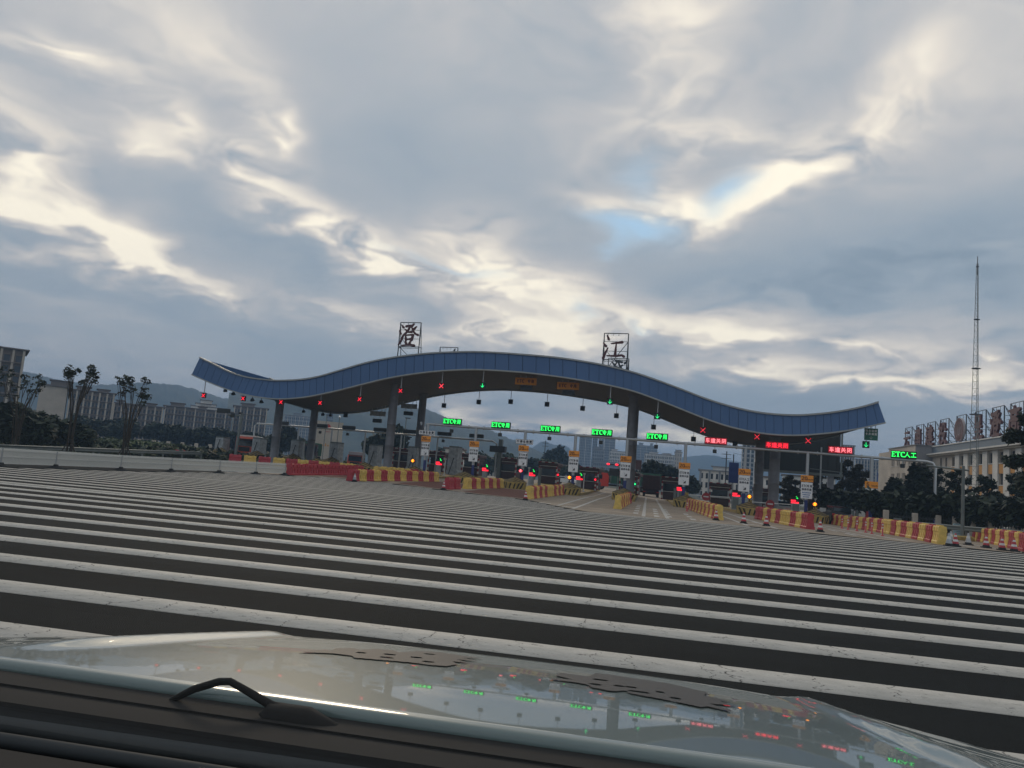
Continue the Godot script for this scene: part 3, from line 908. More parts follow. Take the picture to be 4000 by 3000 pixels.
func roof_sign(ch: String, s: float, top: float, t: float, reversed_: bool, label: String) -> void:
	var w := 2.5
	var base := minf(top_y(s), top_y(s + w)) - 0.4
	var p := row_at(s, base, t)
	var o := thing("roof_character_sign", label, "sign", p, -SKEW)
	var h := top - base
	var low := h - 2.75
	var fr := mb()
	for x in [0.0, w]:
		bar(fr, Vector3(x, 0, 0), Vector3(x, h, 0), 0.09)
		bar(fr, Vector3(x, 0, -1.0), Vector3(x, h, 0), 0.06)
		bar(fr, Vector3(x, low, 0), Vector3(x, low, -0.75), 0.05)
	for y in [h, low, low - 0.16, low + 0.9, low + 1.9]:
		bar(fr, Vector3(0, y, 0), Vector3(w, y, 0), 0.08 if y == h or y == low else 0.045)
	bar(fr, Vector3(0.05, low if ch == "澄" else 0.2, -0.02), Vector3(w - 0.3 if ch == "澄" else w, 0.2 if ch == "澄" else low + 1.9, -0.02), 0.06)
	bar(fr, Vector3(0.35, low + 0.9, -0.02), Vector3(1.0, low + 0.1, -0.02), 0.05)
	for x in [0.4, 0.95, 1.5]:
		bar(fr, Vector3(x, h - 0.25, 0.0), Vector3(x, h, 0.0), 0.04)
	put("frame", fr, M.dark_steel, o)
	var st := mb()
	glyph(st, ch, Vector3(-0.05 if not reversed_ else 0.15, h - 0.12, 0.06), 2.4, 2.55, 0.2, 0.14, reversed_, 0.85)
	put("character", st, M.letter if not reversed_ else M.dark_steel, o)

# ---------------------------------------------------------------- gantries, lane signs, lane signals
const POSTS := [-16.57, -11.0, -5.52, -0.15, 5.15, 10.88, 16.48, 22.05, 27.52]

func beam_y(s: float) -> float: return 6.3 - 0.0117 * s

func build_gantries() -> void:
	var g := thing("lane_gantry", "long white pipe gantry across the lanes in front of the canopy columns", "gantry", row_at(0, 0, 5.0), -SKEW)
	var st := mb()
	var pts := [Vector3(-16.9, beam_y(-16.9) - 2.1, 0), Vector3(-16.9, beam_y(-16.9) - 0.35, 0), Vector3(-16.8, beam_y(-16.8) - 0.1, 0), Vector3(-16.55, beam_y(-16.5), 0)]
	for s in [-10.0, -4.0, 2.0, 8.0, 14.0, 20.0, 26.0]: pts.append(Vector3(s, beam_y(s), 0))
	pts.append_array([Vector3(32.0, beam_y(32), 0), Vector3(32.5, beam_y(32) - 0.12, 0), Vector3(32.72, beam_y(32) - 0.5, 0)])
	var q := on_row(32.72, 5.0)
	pts.append(Vector3(32.72, q.y + 2.1, 0))
	put("beam", tube(st, pts, 0.13, 10), M.steel, g)
	for s in POSTS:
		for d in [-0.85, 0.85]:
			put("flange", tube(mb(), [Vector3(s + d - 0.05, beam_y(s + d), 0), Vector3(s + d + 0.05, beam_y(s + d), 0)], 0.2, 10), M.steel, g)
		var p := on_row(s, 5.0)
		put("post", tube(mb(), [Vector3(s, p.y + 1.9, 0), Vector3(s, beam_y(s), 0)], 0.15, 10), M.steel, g)
		put("blue_foot", tube(mb(), [Vector3(s, p.y, 0), Vector3(s, p.y + 1.9, 0)], 0.155, 10), M.post_blue, g)
	put("blue_foot", tube(mb(), [Vector3(32.72, q.y, 0), Vector3(32.72, q.y + 2.1, 0)], 0.14, 10), M.post_blue, g)
	# lit lane names on the beam
	var texts := ["ETC专用", "ETC专用", "ETC专用", "ETC专用", "ETC专用", "车道关闭", "车道关闭", "车道关闭", "ETC人工"]
	var where := [-13.75, -8.25, -2.86, 2.53, 8.06, 13.68, 19.29, 24.82, 30.11]
	for i in 9:
		var s: float = where[i]
		var green: bool = i < 5 or i == 8
		var bright: bool = i != 6
		var o := thing("led_lane_sign", "%s lit text sign reading %s on the gantry, %s from its left end" % ["green" if green else ("red" if not bright else "pinkish red"), texts[i], nth(i)], "led sign", row_at(s, beam_y(s) + 0.45, 4.9), -SKEW, "lit lane name signs on the gantry")
		var back := mb()
		soft_box(back, Vector3(0, 0, 0), Vector3(2.12, 0.66, 0.2), 0.03)
		put("cabinet", back, M.black_box, o)
		put("glow_face", box(mb(), Vector3(0, 0, 0.106), Vector3(2.06, 0.6, 0.012)), M.glow_green if green else M.glow_red, o)
		var t := mb()
		if texts[i].begins_with("ETC"):
			latin(t, "ETC", Vector3(-0.48, 0.0, 0.13), 0.48, 0.02, "Droid Serif", true, 0.86)
			hanzi(t, texts[i].substr(3), Vector3(0.53, 0, 0.12), 0.46, 0.5, 0.055, 0.02)
		else:
			hanzi(t, texts[i], Vector3(0, 0, 0.12), 0.44, 0.5, 0.058, 0.02)
		put("lit_text", t, M.led_green if green else (M.led_pink if bright else M.led_red), o)
		put("bracket", bar(mb(), Vector3(0, -0.3, -0.05), Vector3(0, -0.6, -0.05), 0.08), M.steel, o)
		if i < 6 or i == 8:
			var c := thing("gantry_camera_box", "small square dark box hanging under the gantry below the %s lit sign" % nth(i), "camera", row_at(s - 0.05, beam_y(s) - 0.55, 5.0), -SKEW, "dark boxes hung under the gantry beam")
			put("hanger", bar(mb(), Vector3(0, 0.45, 0), Vector3(0, 0.15, 0), 0.07), M.steel, c)
			put("box", soft_box(mb(), Vector3.ZERO, Vector3(0.36, 0.36, 0.3), 0.03), M.black_box, c)
	# rear gantry of the outbound lanes, its dark signs seen from behind
	var g2 := thing("outbound_gantry", "white pipe gantry behind the booths on the left with dark sign boxes", "gantry", row_at(0, 0, 25.0), -SKEW)
	var p2 := [Vector3(-50.0, 2.2, 0), Vector3(-50.0, 5.95, 0), Vector3(-49.7, 6.25, 0), Vector3(-37.3, 6.22, 0), Vector3(-27.7, 6.12, 0), Vector3(-13.2, 6.02, 0), Vector3(-12.6, 5.7, 0), Vector3(-12.5, 1.4, 0)]
	put("beam", tube(mb(), p2, 0.12, 8), M.steel, g2)
	for s in [-42.6, -37.2, -31.9, -26.4, -21.0, -15.6]:
		put("post", tube(mb(), [Vector3(s, 1.2, 0), Vector3(s, 6.1, 0)], 0.12, 8), M.steel, g2)
	put("end_cap_post", box(mb(), Vector3(-12.0, 3.6, 0), Vector3(0.5, 5.4, 0.5)), M.rail, g2)
	put("end_cap_box", box(mb(), Vector3(-12.3, 5.0, 0.1), Vector3(2.1, 0.8, 0.8)), M.dark_steel, g2)
	var bx := [-45.4, -39.0, -34.6, -29.7, -25.2, -20.1, -15.5]
	for i in bx.size():
		var o := thing("dark_sign_box", "long dark sign box seen from behind on the rear gantry, %s from the left" % nth(i), "sign", row_at(bx[i], 6.55, 25.0), -SKEW, "dark sign boxes on the rear gantry")
		put("cabinet", soft_box(mb(), Vector3.ZERO, Vector3(2.0, 0.5, 0.35), 0.06), M.black_box, o)
		put("hanger", bar(mb(), Vector3(-0.1, -0.2, 0), Vector3(-0.1, -0.75, 0), 0.07), M.steel, o)
		put("camera", soft_box(mb(), Vector3(-0.1, -0.95, 0), Vector3(0.34, 0.36, 0.3), 0.03), M.black_box, o)
	# lane boards on the gantry posts
	var what := ["ETC专用", "ETC专用", "ETC专用", "ETC专用", "ETC专用", "ETC专用", "ETC/人工", "ETC专用", "ETC/人工"]
	for i in 9:
		var s: float = POSTS[i]
		var y: float = [4.86, 4.67, 4.58, 4.39, 4.22, 3.98, 3.81, 3.62, 3.49][i]
		var speed := "5" if i == 8 else "20"
		var extra := ", bordered sign above" if i == 0 or i == 2 else (", blue print below" if i == 7 else "")
		var o := thing("lane_board", "orange %s plate over white %s board, %s post from the left%s" % [speed, what[i], nth(i), extra], "sign", row_at(s - 0.03, y, 4.76), -SKEW, "lane boards on the gantry posts")
		put("speed_plate", soft_box(mb(), Vector3.ZERO, Vector3(1.1, 0.6, 0.04), 0.015), M.orange_sign, o)
		var t := mb()
		latin(t, speed, Vector3(-0.22 if speed == "20" else -0.3, 0, 0.028), 0.36, 0.012)
		latin(t, "km/h", Vector3(0.26, -0.08, 0.028), 0.15, 0.012)
		put("speed_text", t, M.brown_ink, o)
		put("board", soft_box(mb(), Vector3(0, -1.1, 0), Vector3(1.0, 1.5, 0.04), 0.015), M.sign_white, o)
		var k := mb()
		if i < 1 or i == 2:
			for e in [[Vector3(0, -0.4, 0.022), Vector3(0.92, 0.035, 0.006)], [Vector3(0, -1.8, 0.022), Vector3(0.92, 0.035, 0.006)], [Vector3(-0.45, -1.1, 0.0225), Vector3(0.035, 1.36, 0.006)], [Vector3(0.45, -1.1, 0.0225), Vector3(0.035, 1.36, 0.006)]]:
				box(k, e[0], e[1])
		latin(k, what[i].substr(0, 4 if i == 6 or i == 8 else 3), Vector3(-0.2 if i != 6 and i != 8 else -0.15, -0.68, 0.028), 0.22, 0.012, "Droid Sans", true, 0.9)
		hanzi(k, what[i].substr(4 if i == 6 or i == 8 else 3), Vector3(0.24, -0.68, 0.02), 0.23, 0.25, 0.034, 0.012, 0.9)
		if i == 8: hanzi(k, "称重", Vector3(0, -1.06, 0.02), 0.23, 0.26, 0.034, 0.012, 0.9)
		else: hanzi(k, "保持车距", Vector3(0, -1.0, 0.02), 0.21, 0.22, 0.03, 0.012, 0.9)
		if i != 7:
			bar(k, Vector3(-0.1, -1.34, 0.026), Vector3(0.1, -1.56, 0.026), 0.1, 0.012)
			prism(k, PackedVector2Array([Vector2(0.2, -1.68), Vector2(0.2, -1.42), Vector2(-0.06, -1.68)]), 0.02, 0.034)
		put("lettering", k, M.ink, o)
		if i == 7:
			var b := mb()
			for r in 3:
				for c in [7, 6, 5][r]:
					box(b, Vector3(-0.34 + 0.11 * c + 0.05 * r, -1.3 - 0.19 * r, 0.024), Vector3(0.075, 0.1, 0.008))
			put("small_print", b, M.print_blue, o)
		if extra.contains("bordered"):
			put("top_board", soft_box(mb(), Vector3(0.02, 0.68, 0), Vector3(1.9, 0.5, 0.04), 0.015), M.sign_white, o)
			var h := mb()
			for e in [[Vector3(0.02, 0.905, 0.022), Vector3(1.86, 0.03, 0.006)], [Vector3(0.02, 0.455, 0.022), Vector3(1.86, 0.03, 0.006)], [Vector3(-0.9, 0.68, 0.0225), Vector3(0.03, 0.42, 0.006)], [Vector3(0.94, 0.68, 0.0225), Vector3(0.03, 0.42, 0.006)]]:
				box(h, e[0], e[1])
			hanzi(h, "不停车收费", Vector3(0.02, 0.68, 0.02), 0.3, 0.34, 0.042, 0.012, 0.95)
			put("top_lettering", h, M.ink, o)
	# lane signals hung behind the front fascia: crosses and arrows
	var sig := [[-45.95, 8.19, 0], [-40.32, 8.09, 0], [-35.12, 7.92, 0], [-29.98, 8.09, 0], [-25.03, 8.74, 0], [-20.12, 9.91, 0], [-15.32, 10.65, 1], [-10.63, 10.91, 2], [3.14, 9.86, 2], [7.95, 8.64, 2], [12.4, 7.52, 1], [17.41, 7.19, 1], [21.96, 7.11, 1]]
	for i in sig.size():
		var e: Array = sig[i]
		var kind: String = "dark-centred red cross" if e[2] == 0 else ("white-hot red cross" if e[2] == 1 else "green arrow")
		lane_signal(e[0], e[1], 4.6, e[2], "%s lane signal under the canopy's front edge, %s from the left" % [kind, nth(i)])
	lane_signal(27.0, 7.1, 5.0, 3, "green arrow lane signal hung below the green board at the canopy's right tip")
	var gs := thing("green_lane_sign", "green hanging board with two lines of white text and an arrow", "sign", row_at(27.4, 8.08, 5.0), -SKEW)
	put("board", soft_box(mb(), Vector3.ZERO, Vector3(1.15, 1.1, 0.05), 0.02), M.sign_green, gs)
	var w := mb()
	hanzi(w, "绿色通道", Vector3(0, 0.32, 0.025), 0.22, 0.25, 0.026, 0.012)
	hanzi(w, "专用通道", Vector3(0, 0.03, 0.025), 0.22, 0.25, 0.026, 0.012)
	bar(w, Vector3(0, -0.18, 0.032), Vector3(0, -0.42, 0.032), 0.07, 0.012)
	bar(w, Vector3(-0.13, -0.3, 0.034), Vector3(0.01, -0.45, 0.034), 0.06, 0.012)
	bar(w, Vector3(0.13, -0.3, 0.036), Vector3(-0.01, -0.45, 0.036), 0.06, 0.012)
	put("lettering", w, M.sign_white, gs)
	for x in [-0.3, 0.35]: put("hanger", bar(mb(), Vector3(x, 0.5, 0), Vector3(x, 0.98, 0), 0.05), M.steel, gs)
	# backs of the signals of the outbound side
	var bk := [-33.83, -19.58, -14.8, -10.49, -5.69, -1.12, 3.13, 7.69, 12.43, 17.16]
	var by := [8.0, 10.02, 10.72, 10.97, 10.88, 10.6, 9.92, 8.81, 7.67, 7.47]
	for i in bk.size():
		var o := thing("signal_back", "square dark signal back hanging at the canopy's rear edge, %s from the left" % nth(i), "signal", row_at(bk[i], by[i], 21.5), -SKEW, "signal backs along the rear edge")
		put("rod", bar(mb(), Vector3(0, low_y(bk[i]) - by[i], 0), Vector3(0, 0.25, 0), 0.06), M.steel, o)
		put("box", soft_box(mb(), Vector3.ZERO, Vector3(0.56, 0.54, 0.3), 0.04), M.black_box, o)
		put("visor", box(mb(), Vector3(0, 0.29, 0.02), Vector3(0.62, 0.03, 0.4)), M.dark_steel, o)
	# yellow ETC boards under the crown of the canopy, and two seen from behind
	var ye := [[-6.27, 11.86, 7.0], [-1.58, 11.56, 7.0]]
	for i in 2:
		var e: Array = ye[i]
		var o := thing("hanging_etc_sign", "orange hanging board reading ETC 专用 under the canopy crown, the %s one" % ["left, higher", "right, lower"][i], "sign", row_at(e[0], e[1], e[2]), -SKEW)
		put("board", soft_box(mb(), Vector3.ZERO, Vector3(2.42, 0.78, 0.12), 0.04), M.orange_sign, o)
		var t := mb()
		latin(t, "ETC", Vector3(-0.56, 0, 0.07), 0.36, 0.015)
		hanzi(t, "专用", Vector3(0.58, 0, 0.06), 0.36, 0.4, 0.05, 0.015)
		put("lettering", t, M.brown_ink, o)
		for x in [-0.6, 0.0, 0.7]: put("rod", bar(mb(), Vector3(x, 0.36, 0), Vector3(x, low_y(e[0] + x) - e[1] + 0.1, 0), 0.05), M.steel, o)
		put("lattice_box", box(mb(), Vector3(0.1, -0.72, 0), Vector3(1.3, 0.5, 0.25)), M.dark_steel, o)
		for x in [-0.4, 0.6]: put("rod", bar(mb(), Vector3(x, -0.36, 0), Vector3(x, -0.5, 0), 0.05), M.steel, o)
	var yb := [[-28.8, 8.44, "lower"], [-24.37, 9.66, "upper"]]
	for e in yb:
		var o := thing("hanging_sign_back", "grey back of a hanging board over a dark box, %s one behind left columns" % e[2], "sign", row_at(e[0], e[1], 21.0), -SKEW)
		put("board", soft_box(mb(), Vector3.ZERO, Vector3(2.3, 0.62, 0.12), 0.03), M.flat_grey if false else M.pier, o)
		put("box", soft_box(mb(), Vector3(0.0, -0.95, 0), Vector3(1.3, 0.5, 0.3), 0.04), M.black_box, o)
		for x in [-0.9, -0.2, 0.5, 1.0]: put("rod", bar(mb(), Vector3(x, 0.28, 0), Vector3(x, low_y(e[0] + x) - e[1] + 0.05, 0), 0.05), M.steel, o)
		for x in [-0.4, 0.4]: put("rod", bar(mb(), Vector3(x, -0.28, 0), Vector3(x, -0.75, 0), 0.05), M.steel, o)

func lane_signal(s: float, y: float, t: float, kind: int, label: String) -> void:
	var o := thing("lane_signal", label, "signal", row_at(s, y, t), -SKEW, "lane signals along the front edge")
	if kind != 3: put("rod", bar(mb(), Vector3(0, 0.25, -0.05), Vector3(0, maxf(low_y(s) - y + 0.05, 0.3), -0.05), 0.07), M.steel, o)
	else: put("rod", bar(mb(), Vector3(0, 0.25, -0.05), Vector3(0, 0.46, -0.05), 0.07), M.steel, o)
	put("housing", soft_box(mb(), Vector3(0, 0, -0.08), Vector3(0.6, 0.58, 0.2), 0.04), M.black_box, o)
	put("visor", box(mb(), Vector3(0, 0.3, 0.06), Vector3(0.62, 0.03, 0.3)), M.black, o)
	var st := mb()
	if kind < 2:
		if kind == 1:
			var rim := mb()
			for e in [-1.0, 1.0]: bar(rim, Vector3(-0.23 * e, -0.23, 0.03 + 0.004 * e), Vector3(0.23 * e, 0.23, 0.03 + 0.004 * e), 0.2, 0.02)
			put("lit_rim", rim, M.led_red, o)
		for e in [-1.0, 1.0]: bar(st, Vector3(-0.19 * e, -0.19, 0.05 + 0.004 * e), Vector3(0.19 * e, 0.19, 0.05 + 0.004 * e), 0.1 if kind == 0 else 0.09, 0.02)
		put("lit_cross", st, M.led_red if kind == 0 else M.led_pink, o)
	else:
		bar(st, Vector3(0, 0.2, 0.05), Vector3(0, -0.16, 0.05), 0.1, 0.02)
		bar(st, Vector3(-0.17, -0.02, 0.056), Vector3(0.02, -0.2, 0.056), 0.09, 0.02)
		bar(st, Vector3(0.17, -0.02, 0.062), Vector3(-0.02, -0.2, 0.062), 0.09, 0.02)
		put("lit_arrow", st, M.led_mint, o)

# ---------------------------------------------------------------- islands and what stands on them
func build_islands() -> void:
	# nose: gabled, rising to the rear, chevrons in black over yellow
	var spots := [-51.0, -45.2, -39.5, -33.7, -28.0, -22.2, -16.45, -10.88, -5.5, -0.03, 5.23, 10.92, 16.54, 22.07, 27.48]
	for i in spots.size():
		var s: float = spots[i]
		var t0 := 0.0 if i > 3 else 17.0
		var t1 := t0 + 34.0 if i > 3 else 36.0
		var o := thing("toll_island", "raised toll island with a yellow and black chevron nose, %s island from the left" % nth(i), "toll island", on_row(s, t0), 0.0, "toll islands between the lanes")
		var st := mb()
		st.set_smooth_group(-1)
		var steps := 12
		for k in steps:
			var za := lerpf(1.0, t1 - t0, float(k) / steps)
			var zb := lerpf(1.0, t1 - t0, float(k + 1) / steps)
			var q := []
			for e in [[-0.95, za], [-0.95, zb], [0.95, zb], [0.95, za]]:
				var w: Vector3 = o.position + Vector3(e[0], 0, -e[1])
				q.append(Vector3(e[0], ground_y(w.x, w.z) - o.position.y + 0.22, -e[1]))
			quad(st, q[0], q[1], q[2], q[3])
			for e in [[0, 1], [2, 3]]:
				quad(st, q[e[0]] - Vector3(0, 0.35, 0), q[e[1]] - Vector3(0, 0.35, 0), q[e[1]], q[e[0]])
			if k == 0: quad(st, q[0] - Vector3(0, 0.35, 0), q[0], q[3], q[3] - Vector3(0, 0.35, 0))
		put("kerb_block", st, M.yellow_dirty, o)
		var body := mb()
		var bands := 9
		var top := func(u: float, v: float) -> Vector3:      # v 0 at the tip, 1 at the rear
			var half := lerpf(0.42, 1.08, smoothstep(0.0, 0.75, v))
			var ridge := lerpf(0.66, 1.2, v)
			var edge := lerpf(0.6, 0.76, v)
			return Vector3(u * half, lerpf(ridge, edge, absf(u)), lerpf(1.05, -1.1, v))
		var black := []
		for k in bands:
			for side in [-1.0, 1.0]:
				for c in 2:
					var u0: float = side * c * 0.5
					var u1: float = side * (c + 1) * 0.5
					var a: Vector3 = top.call(u0, float(k) / bands)
					var b: Vector3 = top.call(u0, float(k + 1) / bands)
					var d: Vector3 = top.call(u1, float(k + 1) / bands)
					var e: Vector3 = top.call(u1, float(k) / bands)
					quad(body, a, b, d, e)
				# side wall below the edge
				var e0: Vector3 = top.call(side, float(k) / bands)
				var e1: Vector3 = top.call(side, float(k + 1) / bands)
				quad(body, Vector3(e0.x, -0.1, e0.z), e0, e1, Vector3(e1.x, -0.1, e1.z))
		var tip0: Vector3 = top.call(-1.0, 0.0)
		var tip1: Vector3 = top.call(1.0, 0.0)
		var tipm: Vector3 = top.call(0.0, 0.0)
		tri(body, tip0, tipm, tip1)
		quad(body, Vector3(tip0.x, -0.1, tip0.z), tip0, tip1, Vector3(tip1.x, -0.1, tip1.z))
		var r0: Vector3 = top.call(-1.0, 1.0)
		var r1: Vector3 = top.call(1.0, 1.0)
		var rm: Vector3 = top.call(0.0, 1.0)
		tri(body, r1, rm, r0)
		quad(body, Vector3(r1.x, -0.1, r1.z), r1, r0, Vector3(r0.x, -0.1, r0.z))
		put("nose", body, M.yellow_dirty, o)
		var lift := Vector3(0, 0.03, 0.0)
		for k in 4:
			var ch := mb()
			for side in [-1.0, 1.0]:
				for c in 4:
					var q := []
					for e in [[c, 0.0], [c, 1.0], [c + 1, 1.0], [c + 1, 0.0]]:
						var u: float = side * e[0] / 4.0
						var v: float = 0.94 - 0.25 * k - 0.12 * e[1]
						q.append(top.call(u, clampf(v, 0.0, 1.0)) + lift)
					quad(ch, q[0], q[1], q[2], q[3])
			put("chevron_stripe", ch, M.nose_black, o)
		# slanting stripes on the bow walls and front
		for side in [-1.0, 1.0]:
			for k in 4:
				var v0 := 0.04 + 0.24 * k
				var a: Vector3 = top.call(side, v0)
				var b: Vector3 = top.call(side, v0 + 0.12)
				var d: Vector3 = top.call(side, minf(v0 + 0.3, 1.0))
				var e: Vector3 = top.call(side, minf(v0 + 0.18, 1.0))
				var out := Vector3(side * 0.008, 0, 0.006)
				var ch := mb()
				quad(ch, Vector3(a.x, 0.05, a.z) + out, Vector3(e.x, e.y - 0.06, e.z) + out, Vector3(d.x, d.y - 0.06, d.z) + out, Vector3(b.x, 0.05, b.z) + out)
				put("bow_stripe", ch, M.nose_black, o)
		var fr := mb()
		for k in 2:
			var x := -0.3 + 0.42 * k
			quad(fr, Vector3(x, 0.05, 1.058), Vector3(x + 0.12, 0.56, 1.058), Vector3(x + 0.26, 0.56, 1.058), Vector3(x + 0.14, 0.05, 1.058))
		put("front_stripe", fr, M.nose_black, o)
	# amber warning lamps behind some noses
	var am := [[-16.99, 2.38, 0], [-0.18, 1.96, 0], [16.67, 1.54, 0], [22.24, 1.34, 0], [-5.2, 2.23, 1]]
	for i in 5:
		var e: Array = am[i]
		var base := on_row(e[0], 2.0)
		var o := thing("warning_lamp", "%s warning lamp glowing on a post behind the %s" % ["amber" if e[2] == 0 else "red", ["nose under the leftmost speed plate", "nose under the fourth speed plate", "nose under the seventh speed plate", "nose under the eighth speed plate", "nose under the third speed plate"][i]], "lamp", base, -SKEW)
		var h: float = e[1] - base.y
		put("post", bar(mb(), Vector3(0, 0, 0), Vector3(0, h, 0), 0.08), M.black, o)
		var disc := mb()
		lathe(disc, [Vector2(0.0, 0.08), Vector2(0.2, 0.06), Vector2(0.24, 0.0), Vector2(0.24, -0.06)], 16)
		var face := put("housing", disc, M.black, o, Vector3(0, h, -0.02))
		face.rotation.x = PI / 2
		var bulb := SphereMesh.new()
		bulb.radius = 0.15; bulb.height = 0.3; bulb.radial_segments = 12; bulb.rings = 6
		var rim := SphereMesh.new()
		rim.radius = 0.2; rim.height = 0.2; rim.radial_segments = 14; rim.rings = 6
		put("lens_rim", rim, M.amber_rim if e[2] == 0 else M.led_red, o, Vector3(0, h, 0.06))
		put("lit_lens", bulb, M.amber if e[2] == 0 else M.led_pink, o, Vector3(0, h, 0.12))
	# concrete guard blocks at the rear ends on the left, each with a dark barrier arm leaning before it
	var pr := [[-51.6, 1.05, 3.62], [-45.6, 1.05, 3.87], [-39.55, 1.1, 4.0], [-33.65, 1.15, 4.05], [-27.9, 1.2, 4.1], [-22.35, 1.1, 4.2], [-16.8, 1.05, 4.6]]
	for i in pr.size():
		var e: Array = pr[i]
		var base := on_row(e[0], 19.0, 0.2)
		var h: float = e[2] - base.y
		var o := thing("guard_block", "tall pale grey concrete guard block with a dark leaning arm, %s from the left" % nth(i), "concrete block", base, -SKEW, "concrete guard blocks on the outbound islands")
		var st := mb()
		prism(st, PackedVector2Array([Vector2(-0.78, 0), Vector2(-0.74, 0.45), Vector2(-0.64, 0.6), Vector2(-0.6, h), Vector2(0.6, h), Vector2(0.64, 0.6), Vector2(0.74, 0.45), Vector2(0.78, 0)]), -0.9, 0.6)
		put("block", st, M.pier, o)
		put("cap", box(mb(), Vector3(0, h + 0.08, -0.15), Vector3(1.25, 0.18, 1.4)), M.rail, o)
		put("leaning_arm", bar(mb(), Vector3(-0.32, 0.1, 0.75), Vector3(0.18, 2.1, 0.7), 0.07), M.black_box, o)
	# toll booths
	var bs := [-26.2, -20.9, -16.0, -10.8, -5.3, 0.1, 5.2, 10.45, 16.15, 21.15]
	var first: Node3D = null
	for i in bs.size():
		var p := on_row(bs[i], 26.0, 0.22)
		var label := "maroon toll booth with red and white frame and grey glass, %s from the left" % nth(i)
		if first == null:
			first = make_booth(label, p)
		else:
			copy(first, label, p, -SKEW)
	# white-roofed booth at the right
	var wp := on_row(27.3, 26.0, 0.2)
	var wb := thing("small_booth", "small booth with a long pale canopy roof behind the board with blue print", "toll booth", wp, -SKEW)
	put("wall", box(mb(), Vector3(0, 1.1, 0), Vector3(2.4, 2.2, 2.0)), M.booth, wb)
	put("window", box(mb(), Vector3(0.1, 1.5, 1.01), Vector3(1.8, 0.9, 0.03)), M.glass, wb)
	put("roof", soft_box(mb(), Vector3(0.2, 2.75, 0), Vector3(3.4, 1.0, 2.6), 0.12), M.pier, wb)
	# fee displays with red figures and a small green arrow
	var fd := [-17.4, -11.5, -5.8, -0.24, 5.25, 10.94, 16.76, 22.6]
	for i in fd.size():
		var y: float = [2.57, 2.28, 2.15, 2.15, 1.87, 1.86, 1.74, 1.52][i]
		var base := on_row(fd[i], 14.0, 0.2)
		var o := thing("fee_display", "dark lane display with glowing red figures on a grey pillar, %s from the left" % nth(i), "display", base, -SKEW, "fee displays beside the lanes")
		var h := y - base.y
		put("pillar", box(mb(), Vector3(-0.05, h * 0.42, -0.05), Vector3(0.5, h * 0.84, 0.4)), M.pier, o)
		put("cabinet", soft_box(mb(), Vector3(0.05, h, 0), Vector3(0.9, 0.75, 0.25), 0.03), M.black_box, o)
		var rows := mb()
		for k in 2:
			for c in [3, 5][k]:
				box(rows, Vector3(-0.28 + 0.15 * c, h - 0.02 - 0.2 * k, 0.14 + 0.002 * c), Vector3(0.17, 0.16, 0.03))
		put("lit_figures", rows, M.led_red, o)
		if i not in [5, 6]:
			var ar := mb()
			bar(ar, Vector3(0.12, h + 0.46, 0.14), Vector3(0.3, h + 0.2, 0.14), 0.09, 0.03)
			bar(ar, Vector3(0.14, h + 0.24, 0.146), Vector3(0.32, h + 0.22, 0.146), 0.07, 0.03)
			put("lit_arrow", ar, M.led_green, o)
	# single red and green passage lights by the booths
	for e in [[-3.4, 2.26, 0], [1.22, 2.04, 0], [5.91, 1.9, 1]]:
		var base := on_row(e[0], 20.0, 0.2)
		var o := thing("passage_light", "small %s passage light on a striped post %s" % ["red" if e[2] == 0 else "green", {-3.4: "right of the third lane board", 1.22: "beside the orange-red truck", 5.91: "left of the dark truck"}[e[0]]], "signal", base, -SKEW)
		var h: float = e[1] - base.y
		put("post", bar(mb(), Vector3(0, 0, 0), Vector3(0, h + 0.7, 0), 0.16), M.booth_red, o)
		for k in 4: put("white_band", box(mb(), Vector3(0, 0.2 + 0.5 * k, 0), Vector3(0.18, 0.22, 0.18)), M.white, o)
		put("housing", soft_box(mb(), Vector3(0, h, 0.12), Vector3(0.32, 0.5, 0.16), 0.03), M.black_box, o)
		var ball := SphereMesh.new()
		ball.radius = 0.13; ball.height = 0.26; ball.radial_segments = 12; ball.rings = 6
		put("lit_lens", ball, M.led_red if e[2] == 0 else M.led_mint, o, Vector3(0, h, 0.22))
	# white camera posts
	for e in [[-16.1, "left of the second lane board"], [0.45, "right of the fourth lane board"], [-5.9, "below the third lane board"], [24.2, "in front of the black car"]]:
		var base := on_row(e[0], 12.0, 0.2)
		var o := thing("camera_post", "thin white camera post %s" % e[1], "camera", base, -SKEW)
		var tall := 1.9
		put("post", bar(mb(), Vector3.ZERO, Vector3(0, tall, 0), 0.09), M.white, o)
		put("camera", soft_box(mb(), Vector3(0.02, tall + 0.06, 0.05), Vector3(0.2, 0.16, 0.34), 0.03), M.white, o)
		put("base", box(mb(), Vector3(0, 0.04, 0), Vector3(0.3, 0.08, 0.3)), M.white, o)
	# barrier arms with round no-entry plates
	for e in [[13.25, 1.18, "left of the seventh lane board's lamp"], [19.35, 0.99, "at the foot of the right-hand column"], [25.35, 0.77, "behind the black car's bumper"]]:
		var o := thing("barrier_arm", "white lane barrier arm with a red no-entry disc, %s" % e[2], "barrier", row_at(e[0], e[1], 8.0), -SKEW)
		put("arm", bar(mb(), Vector3(-1.8, 0.05, -0.03), Vector3(2.2, 0.12, -0.03), 0.09), M.white, o)
		var d := mb()
		prism(d, ring(0.4, 20), 0.0, 0.03)
		put("disc", d, M.booth_red, o)
		put("white_bar", box(mb(), Vector3(0, 0, 0.034), Vector3(0.5, 0.11, 0.01)), M.white, o)
		var base := on_row(e[0] - 1.9, 8.0)
		put("stand", box(mb(), Vector3(-1.9, (base.y - e[1] + 0.3) / 2.0 - 0.05, -0.03), Vector3(0.35, e[1] - base.y + 0.3, 0.3)), M.yellow_dirty, o)

